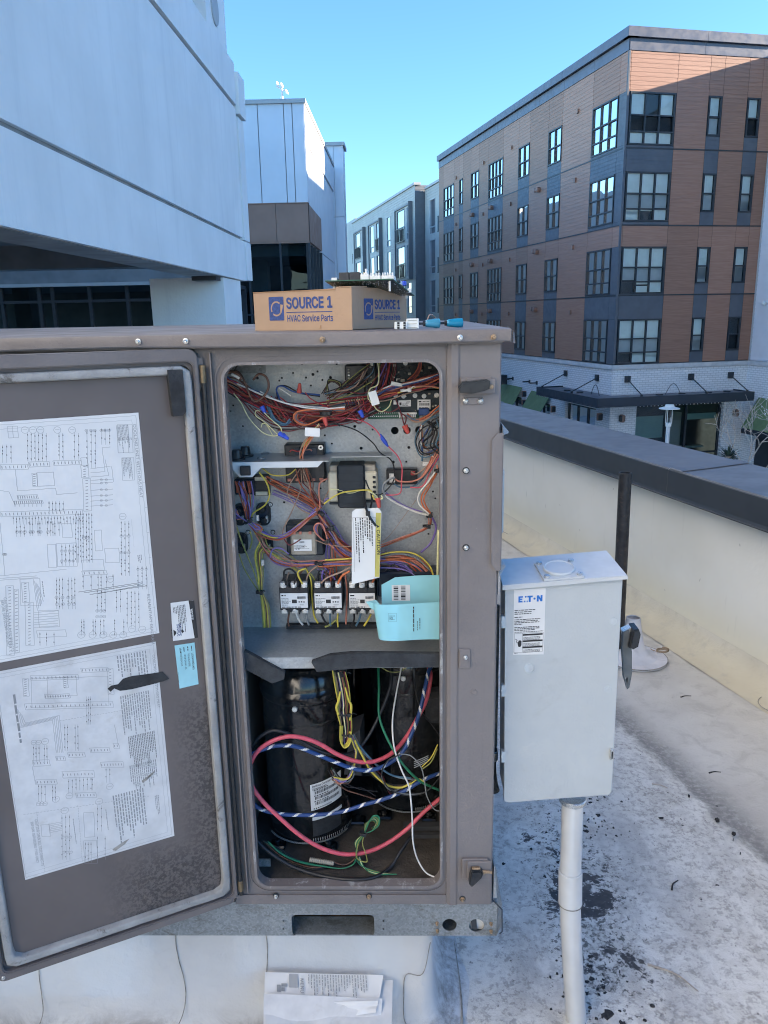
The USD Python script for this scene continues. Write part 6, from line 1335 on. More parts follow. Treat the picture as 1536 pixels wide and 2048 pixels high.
    for k, (x, y) in enumerate(((596, 1150), (612, 1152), (706, 1150), (728, 1148), (764, 1150))): wire(['brown', 'tan', 'black', 'tan', 'black'][k], [(x, y + 16), (x + 3, y), (x + 12, y - 12), (x + 26, y - 22)], 1.555, .0018)
    # yellow and olive leads drooping at the left
    for k, c in enumerate(['olive', 'yellow', 'olive', 'brown', 'yellow', 'tan', 'olive']):
        wire(c, [((472, 1050), (486, 1090), (510, 1150), (519, 1182))[i] if k == 0 else ((518 + k * 2, 1080 + k * 4), (517 + k * 3 - 10, 1110), (514 + k * 2, 1150), (518 + k, 1182))[i] for i in range(4)] + [(521 + k, 1190), (524 + k * 2.4, 1215), (527 + k * 2.4, 1255)], 1.545 + .002 * k, .0016)
    wire('olive', [(478, 1108), (490, 1140), (512, 1175), (518, 1184)], 1.55, .0014); wire('olive', [(500, 1062), (504, 1080), (500, 1098)], 1.55, .0017); tie(519, 1184, 1.54, .008, .005)
    for px, py in ((471, 1062), (525, 1125), (515, 1036)): c = atY(px, py, 1.55); part(unit, 'lead_sleeve', cyl((c[0], 1.55, c[2] - .006), .0035, .012, n=10), 'terminal', 40)
wires()

# ------------------------------------------------------------------ compressor bay
def bay():
    def compressor(cx, cy, r, zb, zt, lab):
        p = [(0, zb), (r * .97, zb), (r, zb + .012), (r, zt - .085), (r * 1.03, zt - .080), (r * 1.055, zt - .074), (r * 1.055, zt - .062), (r * 1.01, zt - .056), (r * .99, zt - .05), (r * .95, zt - .026), (r * .80, zt - .008), (r * .5, zt), (0, zt + .002)]
        c = part(unit, 'compressor', lathe(p, (cx, cy, 0), 48), 'compressor_black', 35, label=lab)
        part(c, 'weld_ring', lathe([(r * 1.0, zt - .135), (r * 1.014, zt - .131), (r * 1.0, zt - .127)], (cx, cy, 0), 48), 'compressor_black', 60)
        if cx > -.1: part(c, 'terminal_cover', rbx(cx + r * .45, cx + r * .95, cy - r * 1.15, cy - r * .6, zt - .20, zt - .12, .012), 'black_soft')
        part(c, 'stub', [cyl((cx - r * .15, cy - r * .5, zt - .008), .008, .018), cyl((cx - .01, cy - r * .99, zt - .085), .006, .008, NY)], 'terminal', 40)
        t = np.linspace(-2.55, -.5, 30); rr = r * 1.05
        part(c, 'band_heater', [tube([(cx + rr * math.cos(a), cy + rr * math.sin(a), zb + .006) for a in t], .0022, 6)], 'screw_zinc', 40)
        part(c, 'band_heater', [bx(-.0012, .0012, -.001, .001, -.002, .002) if False else (np.array([[cx + (rr + .001) * math.cos(a + s), cy + (rr + .001) * math.sin(a + s), zb + z] for s, z in ((-.006, .010), (.006, .010), (.006, .018), (-.006, .018))]), np.array([[0, 1, 2, 3]])) for a in np.linspace(-1.4, -.3, 22)], 'terminal')
        for k in range(3): a = -2.2 + k * 1.1; part(c, 'foot', [rbx(cx + r * 1.15 * math.cos(a) - .018, cx + r * 1.15 * math.cos(a) + .018, cy + r * 1.1 * math.sin(a) - .016, cy + r * 1.1 * math.sin(a) + .016, .473, .482, .003), cyl((cx + r * 1.15 * math.cos(a), cy + r * 1.12 * math.sin(a), .482), .007, .010, n=8)], 'compressor_black')
        return c
    CX, CY, CR = -.232, 1.635, .098
    c1 = compressor(CX, CY, CR, .486, .912, 'larger front compressor with white label')
    c2 = compressor(.004, 1.735, .090, .49, .93, 'second compressor, farther back to the right')
    # curved label on the first compressor
    def wrap(a0, a1, z0, z1, e, m, nm, tilt=0.):
        t = np.linspace(a0, a1, 14); R_ = CR + e
        v = np.array([[CX + R_ * math.cos(a), CY + R_ * math.sin(a), z + tilt * (a - a0)] for z in (z0, z1) for a in t]); return part(c1, nm, (v, np.array([[i, i + 1, 15 + i, 14 + i] for i in range(13)])), m)
    wrap(-1.42, -.62, .572, .638, .0012, 'paper_white', 'label', .016); wrap(-1.40, -.66, .505, .546, .0012, 'black_soft', 'label', .010); wrap(-1.40, -.62, .5465, .555, .0013, 'paper_white', 'label', .010)
    rng = random.Random(2)
    ms = []
    def curved(u0, u1, z0, z1):
        t = np.linspace(u0, u1, 3); R_ = CR + .0019
        ms.append((np.array([[CX + R_ * math.cos(a), CY + R_ * math.sin(a), z + .016 * (a + 1.42)] for z in (z0, z1) for a in t]), np.array([[0, 1, 4, 3], [1, 2, 5, 4]])))
    for txt, z in (('Danfoss Commercial', .6305), ('Compressors', .6235)):
        tx = meshkit.text_mesh(txt, .0046, .0001, True); keep = tx.face_normals[:, 2] > .5; a = -1.38 + tx.vertices[:, 0] / .106 * .9; R_ = CR + .0020
        ms.append((np.stack([CX + R_ * np.cos(a), CY + R_ * np.sin(a), z + tx.vertices[:, 1] + .016 * (a + 1.42)], 1), tx.faces[keep]))
    for z in (.612, .598, .584):
        a = -1.32
        while a < -.72:
            w = rng.uniform(.006, .022); curved(a, a + w, z, z + .007); a += w + rng.uniform(.006, .016)
        a = -1.34
        while a < -1.0: curved(a, a + .04, z + .0085, z + .0108); a += .06
    for k in range(9): curved(-1.36 + k * .05, -1.33 + k * .05, .5745, .5775)
    part(c1, 'label_print', ms, 'ink_black')
    part(unit, 'suction_pipe', [tube(spline([(-.15, 1.95, .49), (-.14, 1.93, .60), (-.14, 1.92, .74), (-.13, 1.98, .84), (-.10, 2.05, .86)], 6), .022, 14)], 'compressor_black', 40)
    part(unit, 'junction_cover', [hexa([[-.142, 1.56, .650], [-.104, 1.57, .64], [-.098, 1.64, .64], [-.135, 1.64, .65], [-.128, 1.56, .742], [-.104, 1.57, .758], [-.098, 1.64, .758], [-.128, 1.64, .745]])], 'bay_dark')
    part(unit, 'resonator', [cyl((-.105, 1.86, .472), .045, .09, n=24, cham=.3)], 'bay_dark', 40)
    part(unit, 'channel_bar', [bx(-.01, .08, 1.60, 1.62, .472, .485), bx(.01, .075, 1.575, 1.585, .4725, .481)], 'bay_dark')
    k6 = lambda *q: [K6(*p) for p in q]
    # big red lead
    wire('pink', k6((1352, 190), (1365, 260), (1335, 420), (1265, 560), (1180, 700), (1080, 800), (960, 850), (840, 845), (720, 800), (600, 730), (500, 690), (380, 672), (260, 705), (160, 775), (105, 880), (112, 1000), (180, 1110), (300, 1230), (450, 1360), (600, 1450), (760, 1495), (920, 1480), (1060, 1420), (1200, 1320), (1320, 1200), (1450, 1090)), (1.62, 1.56, 1.50, 1.475, 1.46, 1.455, 1.455, 1.47, 1.50, 1.53), .0046, 'cable', 6, 10)
    # blue lead with white spiral tracer
    def striped(pts, Y, r, pitch, seed):
        C = wire_path(pts, Y, 16); sides = 14
        L_ = np.concatenate([[0], np.cumsum(np.linalg.norm(np.diff(C, axis=0), axis=1))]); N = int(L_[-1] / .0016)
        C = np.stack([np.interp(np.linspace(0, L_[-1], N), L_, C[:, k]) for k in range(3)], 1)
        v, f = tube(C, r, sides, False); m = f.shape[0] // 2
        i, j = np.divmod(np.arange(m), sides); ph = (i * (L_[-1] / N) / pitch + j / sides) % 1.; w = ph < .22; w2 = np.concatenate([w, w])
        c = part(unit, 'cable', (v, f[~w2]), 'wire_cableblue', True); part(c, 'tracer', (v, f[w2]), 'wire_white', True)
    striped(k6((1420, 150), (1360, 200), (1330, 320), (1290, 500), (1240, 640), (1170, 780), (1060, 870), (930, 910), (800, 890), (660, 835), (540, 785), (430, 745), (320, 735), (220, 755), (100, 805)), (1.62, 1.56, 1.50, 1.475, 1.47, 1.465, 1.46), .0044, .036, 1)
    striped(k6((95, 1110), (180, 1180), (320, 1215), (480, 1222), (620, 1217), (760, 1195), (900, 1150), (1040, 1110), (1180, 1055), (1290, 990), (1400, 940), (1460, 925)), (1.46, 1.465, 1.47, 1.475, 1.49, 1.52), .0042, .036, 2)
    wire('black', k6((1095, 190), (1085, 320), (1020, 500), (920, 690), (820, 785), (700, 800), (580, 770), (450, 700), (360, 650), (260, 632), (160, 690), (100, 800)), (1.60, 1.53, 1.475, 1.468, 1.47), .0040, 'cable', 7, 8)
    wire('black', k6((140, 1390), (240, 1480), (400, 1580), (600, 1645), (800, 1672), (960, 1660), (1080, 1590), (1160, 1470), (1230, 1370)), (1.47, 1.455, 1.452, 1.47, 1.52), .0042, 'cable', 7, 8)
    wire('green', k6((1000, 180), (1005, 330), (1005, 520), (1050, 660), (1120, 790), (1200, 900), (1300, 990), (1440, 1055)), (1.60, 1.53, 1.49, 1.48, 1.50), .0026, 'cable', 7, 8)
    wire('white', k6((1162, 190), (1125, 380), (1100, 560), (1110, 740), (1160, 900), (1210, 1010), (1228, 1120), (1238, 1260), (1242, 1400), (1270, 1520), (1330, 1620), (1410, 1662)), (1.58, 1.50, 1.46, 1.445, 1.44, 1.44), .0018)
    wire('black', k6((1240, 190), (1255, 330), (1290, 470), (1350, 560), (1445, 690)), (1.60, 1.56), .0010); wire('grey', k6((1250, 200), (1252, 300), (1275, 430)), 1.6, .0009)
    wire('olive', k6((1020, 190), (1080, 222), (1150, 220), (1200, 190)), 1.58, .0012)
    # yellow bundle hanging under the shelf
    for k in range(12):
        c = ['yellow', 'olive', 'tan', 'black', 'violet', 'pale', 'black', 'salmon', 'olive', 'black', 'maroon', 'yellow'][k]; o = k * 9
        wire(c, k6((680 + o * .9, 210 + (k % 3) * 8), (700 + o * .95, 330), (718 + o * .9, 430 + (k % 4) * 12), (712 + o, 500), (735 + o * .8, 590 + (k % 3) * 20), (742 + o * .65, 680 + (k % 5) * 14)), 1.475 + .003 * (k % 5), .0014)
    for k in range(3): wire('yellow', k6((735 + k * 8, 600), (735 + k * 6, 700 + k * 10), (765, 752 - k * 9), (803 - k * 6, 720 - k * 10), (812 - k * 6, 640)), 1.465 + .004 * k, .0016)
    for k in range(2): wire('yellow', k6((720 + k * 6, 520), (705 + k * 5, 470), (720 + k * 6, 425), (735, 360)), 1.468, .0018); wire('yellow', k6((806 - k * 5, 560), (814 - k * 6, 460), (795 - k * 3, 420), (770, 330)), 1.47, .0018)
    p1, p2 = K6(768, 508), K6(780, 652); tie(*p1, 1.475, .015, .005); tie(*p2, 1.475, .013, .005); tie(*K6(735, 226), 1.49, .014, .012)
    for k in range(6): wire(['yellow', 'violet', 'salmon', 'pale', 'steel', 'tan'][k], k6((800 + k * 6, 660), (830 + k * 6, 740), ((845, 800), (838, 850), (825, 900))[k % 3], ((800, 960), (770, 985), (745, 1000))[k % 3], (690, 960 + k * 6)), 1.49 + .004 * k, .0016)
    wire('yellow', k6((835, 700), (880, 790), (940, 900), (1010, 975), (1080, 1020), (1160, 1030), (1230, 1000)), 1.49, .0024); wire('steel', k6((840, 700), (920, 800), (1000, 880), (1100, 945), (1230, 965)), 1.50, .0022); wire('grey', k6((870, 760), (960, 850), (1050, 920), (1140, 960), (1250, 975)), 1.51, .0018)
    bundle(['black', 'green', 'black', 'brown', 'black', 'grey'], k6((680, 900), (720, 965), (780, 975), (810, 930), (830, 870)), 1.52, .010, .0014, 31)
    bundle(['black', 'brown', 'black'], k6((690, 960), (780, 1030), (880, 1060), (985, 1090)), 1.56, .008, .0016, 32)
    # ring of black lead at the right, with tie bits
    for k in range(3): wire(['black', 'grey', 'black'][k], k6((1160, 795), (1060, 850), (1025, 940 + k * 8), (1080, 1040), (1200, 1085 - k * 8), (1330, 1060), (1430, 960)), 1.475 + .004 * k, .0013)
    wire('grey', k6((1150, 795), (1230, 810), (1300, 890), (1325, 1000), (1340, 1090), (1390, 1180), (1440, 1195)), 1.475, .0013)
    for k in range(4): wire('grey', k6((1250, 850 + k * 14), (1300, 830 + k * 13), (1350, 808 + k * 12)), 1.49, .0010)
    wire('yellow', k6((1415, 730), (1370, 820), (1300, 890)), 1.49, .0013); wire('olive', k6((1412, 760), (1370, 850), (1310, 900)), 1.49, .0013); wire('yellow', k6((1320, 990), (1280, 970), (1220, 1010)), 1.49, .0014)
    # green coil on the floor pan
    for k in range(8): wire(['green', 'green', 'olive', 'green', 'pale', 'green', 'green', 'olive'][k], k6((905, 1350), (930 - k * 3, 1285), (965, 1228 + k * 5), (1005 - k * 3, 1235 + k * 9), (1005 - k * 7, 1290 + k * 3), (960, 1330), (905, 1352)), 1.47 + .004 * k, .0012)
    for k in range(6): wire(['green', 'olive', 'green', 'green', 'pale', 'green'][k], k6((905, 1352), (870 - k * 6, 1410), (845 + k * 3, 1480), (865 + k * 8, 1560 + k * 6), (950 + k * 6, 1605 + k * 6), (1080 + k * 10, 1635)), 1.475 + .003 * k, .0012)
    wire('olive', k6((905, 1352), (890, 1420), (915, 1500), (918, 1550), (850, 1520), (860, 1420)), 1.468, .0012); tie(*K6(890, 1350), 1.47, .008, .006)
    for k in range(3): wire(['green', 'green', 'black'][k], k6((230, 1405), (320, 1490 - k * 5), (450, 1550 - k * 6), (600, 1578 - k * 4), (740, 1595), (820, 1570), (845, 1530)), 1.47 + .004 * k, .0014)
    for k in range(7): wire(['black', 'grey', 'brown', 'black', 'steel', 'black', 'olive'][k], k6((1130 + k * 14, 200), (1150 + k * 16, 380 + k * 20), (1180 + k * 22, 620), (1240 + k * 20, 820 - k * 15), (1330 + k * 10, 960 + k * 12)), 1.66 + .02 * k, .0016)
    for k in range(6): wire(['black', 'brown', 'black', 'grey', 'black', 'maroon'][k], k6((850 + k * 5, 700), (880 + k * 12, 820 + k * 8), (960 + k * 14, 950), (1100, 1010 + k * 14), (1260, 1000 - k * 10)), 1.56 + .01 * k, .0015)
    for k in range(5): wire(['black', 'green', 'black', 'brown', 'black'][k], k6((190, 1395), (300, 1450 + k * 14), (420, 1520 + k * 12), (560, 1560 + k * 10), (690, 1565)), 1.49, .0015)
    for k in range(4): wire(['black', 'brown', 'black', 'black'][k], k6((600, 890 + k * 8), (660, 925), (700, 990 + k * 10), (790, 1120 + k * 14), (800, 1200)), 1.6, .0013)
    # flexible metal sleeve
    P = wire_path(k6((520, 1532), (600, 1545), (690, 1560)), 1.475, 12); part(unit, 'flex_sleeve', tube(P, [.0046 + .0008 * (i % 2) for i in range(len(P))], 10), 'core_tan', False)
    bundle(['black', 'black', 'brown', 'black'], k6((690, 1560), (760, 1570), (830, 1550), (870, 1500)), 1.48, .005, .0014, 33)
    wire('black', k6((300, 840), (330, 920), (390, 1020), (440, 1080)), 1.60, .0014)
bay()

# ------------------------------------------------------------------ disconnect switch and pipes
def disconnect():
    Yf = 1.47
    t = thing('disconnect_switch', 'light grey safety disconnect box with side lever beside the open unit', 'electrical box', (.32, Yf, .636))
    A = [atY(*p, Yf) for p in ((1010, 1172), (1251, 1158), (1228, 1600), (1008, 1607))]
    TL, TR, BR, BL = A
    yaw = .075                                                   # the box stands turned a little: its right side is farther off
    off = lambda p, e=0.: np.array([p[0], Yf + (p[0] - TL[0]) * yaw + e, p[2]])
    TL, TR, BR, BL = off(TL), off(TR), off(BR), off(BL)
    d = np.array([.0, .085, 0])
    def plate(c, e0, e1):
        c = [np.array(p) for p in c]; return hexa([c[3] + [0, e0, 0], c[2] + [0, e0, 0], c[2] + [0, e1, 0], c[3] + [0, e1, 0], c[0] + [0, e0, 0], c[1] + [0, e0, 0], c[1] + [0, e1, 0], c[0] + [0, e1, 0]])
    ins = lambda k: [TL + [k, 0, -k], TR + [-k, 0, -k], BR + [-k, 0, k], BL + [k, 0, k]]
    body = part(t, 'case', plate(ins(.004), .014, .105), 'grey_enamel')
    def rounded_front(c, e, r):
        P = Polygon([(p[0], p[2]) for p in c]).buffer(-r).buffer(r, quad_segs=5); q = np.array(P.exterior.coords)[:-1]
        rings = []
        for b, dy in ((.0, .013), (.0, .0022), (.0008, .0007), (.0024, .0)):
            g = P.buffer(-b).exterior if b else P.exterior; k = np.array([g.interpolate(x, normalized=True).coords[0] for x in np.linspace(0, 1, 121)[:-1]]); rings.append([[x, Yf + (x - TL[0]) * yaw + dy, z] for x, z in k])
        m = 120; v = np.array(rings).reshape(-1, 3); f = [[i * m + j, i * m + (j + 1) % m, (i + 1) * m + (j + 1) % m] for i in range(3) for j in range(m)] + [[i * m + j, (i + 1) * m + (j + 1) % m, (i + 1) * m + j] for i in range(3) for j in range(m)]
        c0 = len(v); v = np.vstack([v, v[-m:].mean(0)]); f += [[3 * m + j, 3 * m + (j + 1) % m, c0] for j in range(m)]
        return v, np.array(f)
    part(t, 'cover', rounded_front([TL, TR, BR, BL], 0, .004), 'grey_enamel', 30)
    # sloping rain hood
    h0, h1 = TL + [-.006, -.008, .004], TR + [.006, -.008, .004]; back = np.array([0, .118, .016]); b0, b1 = h0 + back + [.002, 0, 0], h1 + back + [-.012, 0, 0]
    hood = part(t, 'rain_hood', [hexa([h0 - [0, 0, .0022], h1 - [0, 0, .0022], b1 - [0, 0, .002], b0 - [0, 0, .002], h0, h1, b1, b0]), hexa([h0 + [0, 0, -.010], h1 + [0, 0, -.008], h1 + [0, .0016, -.008], h0 + [0, .0016, -.010], h0 - [0, 0, .0024], h1 - [0, 0, .0024], h1 + [0, .0016, -.0024], h0 + [0, .0016, -.0024]]), hexa([h1 + [0, 0, -.008], h1 + [.0015, 0, -.008], b1 + [.0015, 0, -.02], b1 + [0, 0, -.02], h1 - [0, 0, .0022], h1 + [.0015, 0, -.0022], b1 + [.0015, 0, -.002], b1 + [0, 0, -.002]])], 'grey_enamel_top')
    nz = np.cross(h1 - h0, back); nz /= np.linalg.norm(nz); nz = nz if nz[2] > 0 else -nz
    u = (h1 - h0) / np.linalg.norm(h1 - h0); w = np.cross(nz, u)
    c = atP(1118, 1142, h0, nz)
    hp = part(hood, 'hub_plate', extr(sbox(-.039, -.038, .039, .038).buffer(.002), .004, c + nz * .0004, u, w, nz), 'grey_enamel_top')
    part(hood, 'hub_cover', lathe([(0, .0045), (.031, .0045), (.032, .007), (.031, .0095), (.029, .0100), (.0275, .0085), (0, .0085)], c, 32, nz), 'grey_enamel_top', 40)
    for sx in (-1, 1):
        for sy in (-1, 1): part(hood, 'screw', lathe([(.0058, .0044), (.0055, .009), (.003, .010), (0, .010)], c + u * sx * .033 + w * sy * .031, 10, nz), 'screw_zinc', 40)
    for k, py in enumerate((1243, 1380, 1512)):
        q = atY(1005, py, Yf + .006); hh = part(t, 'hinge', rbx(q[0] - .003, q[0] + .006, Yf + .001, Yf + .014, q[2] - .013, q[2] + .013, .001), 'grey_enamel'); part(hh, 'pin', cyl((q[0] - .004, Yf + .004, q[2]), .003, .006, XX, 10), 'screw_zinc', 40)
    # printed label
    fx = lambda px, py, e=0.: (lambda p: np.array([p[0], Yf + (p[0] - TL[0]) * yaw - .0004 - e, p[2]]))(atY(px, py, Yf + .003))
    a, b_, c_, d_ = fx(1028, 1179), fx(1092, 1177), fx(1088, 1310), fx(1026, 1309)
    part(t, 'label', hexa([d_, c_, c_ + [0, .0003, 0], d_ + [0, .0003, 0], a, b_, b_ + [0, .0003, 0], a + [0, .0003, 0]]), 'paper_white')
    X = (b_ - a); Wd = np.linalg.norm(X); X = X / Wd; Zv = (a - d_); Hh = np.linalg.norm(Zv); Zv = Zv / Hh; N = np.cross(X, Zv)
    o = Ink(d_, X, Zv, N, .0005); rng = random.Random(6)
    k_ = Hh / 133.                                                        # the label is 133 pixels tall in the photograph
    # EATON letters, cut from heavy strokes as on the label: the A is only its top bar and foot marks, the O a small ball
    y0, y1 = 107 * k_, 119.5 * k_; sx = Wd / 65.
    def L_(poly): o.poly(Polygon([(p[0] * sx, p[1] * k_) for p in poly]))
    L_([(9, 107), (18, 107), (17.4, 110), (13, 110), (13, 111.8), (17, 111.8), (17, 114.6), (13, 114.6), (13, 116.4), (18, 116.4), (18.4, 119.5), (9, 119.5)])
    L_([(22.4, 119.5), (26, 119.5), (25.2, 116), (22.8, 116)]); L_([(20, 107), (23.2, 107), (23.6, 110), (20.6, 110)]); L_([(26.2, 107), (28.4, 107), (28.2, 110), (26.2, 110)])
    L_([(27, 119.5), (38.5, 119.5), (38.5, 116.2), (34.5, 116.2), (34.5, 107), (30.4, 107), (30.4, 116.2), (27.6, 116.2)])
    o.disc((42.2 * sx, 113.2 * k_), 2.3 * sx, 14)
    L_([(47, 107), (51, 107), (51, 113.4), (54.8, 107), (58.6, 107), (58.6, 119.5), (54.8, 119.5), (54.8, 113.2), (51, 119.5), (47, 119.5)])
    part(t, 'label_print', o.m, 'logo_blue')
    o = Ink(d_, X, Zv, N, .0005)
    for y in (90.5, 86.8, 83, 76.5, 71.5, 68.2, 65, 61.8, 55.5, 52.5, 49.5): o.words(1.5 * sx, y * k_, (56 if y < 86 else 48) * sx, 1.7 * k_, rng, rng.uniform(.6, 1) if y not in (76.5, 61.8) else .3)
    o.words(2 * sx, 46 * k_, 62 * sx, 1.2 * k_, rng)
    o.frame(1.5 * sx, 4.5 * k_, 62 * sx, 44 * k_, .0005); o.line((19 * sx, 4.5 * k_), (19 * sx, 44 * k_), .0005)
    for y in (36.5, 23.5, 10.5):
        o.rect(19.5 * sx, (y + 2) * k_, 61 * sx, (y + 5.5) * k_)
        for i in range(3): o.words(21 * sx, (y - 2.0 - i * 2.4) * k_, 60 * sx, 1.1 * k_, rng, .9)
    o.path([(4 * sx, 33 * k_), (8 * sx, 30 * k_), (5.5 * sx, 27 * k_), (10 * sx, 24 * k_)], .0012)
    o.poly(affinity.translate(Polygon(np.array([(10, 18), (9, 24), (11, 29), (14, 30), (17, 28), (17, 20), (15, 16), (11, 16)]) * [sx, k_]), 0, 0)); o.words(2 * sx, 2 * k_, 9 * sx, 1.2 * k_, rng)
    part(t, 'label_print', o.m, 'ink_black')
    kc = fx(1057, 1337); part(t, 'knock_out', lathe([(0, .0012), (.0075, .0010), (.0095, .0002), (.0105, -.0006), (.0115, .0004), (.0125, .0), (.0125, -.0006)], kc, 24, (0, -1, 0)), 'grey_enamel', 50)
    for px, py in ((1230, 1248), (1218, 1385)): part(t, 'dimple', lathe([(.009, -.0006), (.008, .0004), (.006, .0), (.003, .0006), (0, .0006)], fx(px, py), 16, (0, -1, 0)), 'grey_enamel', 50)
    # lever on the right flank
    q = lambda px, py: (lambda p: (p[0], p[2]))(atY(px, py, Yf + .045))
    lev = Polygon([q(*p) for p in ((1245, 1262), (1256, 1258), (1262, 1300), (1262, 1345), (1257, 1372), (1253, 1376), (1246, 1352), (1243, 1300))])
    slot = Polygon([q(*p) for p in ((1249, 1352), (1254, 1352), (1253, 1366))])
    lv = part(t, 'lever', [extr(lev.difference(slot), .012, (0, Yf + .05, 0), XX, ZZ, NY)], 'lever_grey')
    part(lv, 'pivot_plate', [extr(Polygon([q(*p) for p in ((1245, 1262), (1262, 1254), (1268, 1296), (1258, 1302), (1252, 1300))]), .02, (0, Yf + .062, 0), XX, ZZ, NY)], 'screw_zinc')
    gp = Polygon([q(*p) for p in ((1253, 1288), (1262, 1252), (1272, 1251), (1276, 1262), (1271, 1286), (1262, 1291))]); part(lv, 'grip', [extr(gp, .034, (0, Yf + .060, 0), XX, ZZ, NY), extr(gp.buffer(-.002), .003, (0, Yf + .0258, 0), XX, ZZ, NY)], 'black_plastic')
    p = fx(1226, 1513); part(t, 'latch_hasp', [rbx(p[0] - .0035, p[0] + .0035, p[1] - .008, p[1] - .0002, p[2] - .013, p[2] + .012, .001)], 'screw_zinc'); part(t, 'latch_slot', [rbx(p[0] - .0015, p[0] + .0015, p[1] - .0086, p[1] - .0081, p[2] - .009, p[2] + .008, .0002)], 'black_plastic')
    # galvanised nipple and strap between box and unit
    z = lambda py: atY(996, py, Yf + .075)[2]
    g = thing('steel_conduit', 'short galvanised steel conduit between the unit and the grey box', 'conduit', (.189, Yf + .07, .75))
    part(g, 'tube', [cyl((.1905, Yf + .075, z(1492)), .0085, z(1210) - z(1492), n=18)], 'pipe_galv', 40); part(g, 'coupling', [cyl((.1905, Yf + .075, z(1520)), .0105, .022, n=18)], 'screw_zinc', 40)
    part(g, 'strap', [bx(.180, .197, Yf + .095, Yf + .098, z(1196), z(1148))], 'grey_enamel_top')
    part(g, 'flex', [tube(spline([(.190, Yf + .08, z(1500)), (.188, Yf + .085, z(1535)), (.192, Yf + .09, z(1570)), (.198, Yf + .09, z(1590))], 6), .011, 12)], 'black_soft', 40)
    # white plastic riser
    c = thing('plastic_conduit', 'white plastic conduit bending from the grey box down to the stained roof', 'conduit', (.37, 1.53, 0))
    P = spline([atY(x, y, 1.53) for x, y in ((1145, 1603), (1143, 1680), (1140.5, 1760), (1141, 1830), (1144, 1905), (1149, 1985), (1154, 2060), (1160, 2140))], 8)
    part(c, 'riser', [tube(P, .0238, 28, False)], 'pvc', True); k = [i for i in range(len(P)) if .335 < P[i][2] < .428]
    part(c, 'coupling', [tube(np.vstack([P[k[0]] + [0, 0, .001], P[k]]), [.0243] + [.0268] * len(k), 28, False), tube(np.vstack([P[k[-1]], P[k[-1]] - [0, 0, .004]]), [.0268, .0242], 28, False)], 'pvc', 40)
    part(c, 'lock_ring', [cyl((P[0][0], 1.53, P[0][2] + .0), .030, .012, n=24)], 'screw_zinc', 40)
    part(c, 'clamp_line', [tube(P[k[-1]] + .0268 * np.stack([np.cos(np.linspace(0, 6.28, 40)), np.sin(np.linspace(0, 6.28, 40)), np.zeros(40)], 1) - [0, 0, .002], .0012, 5)], 'seam_dirt')
disconnect()

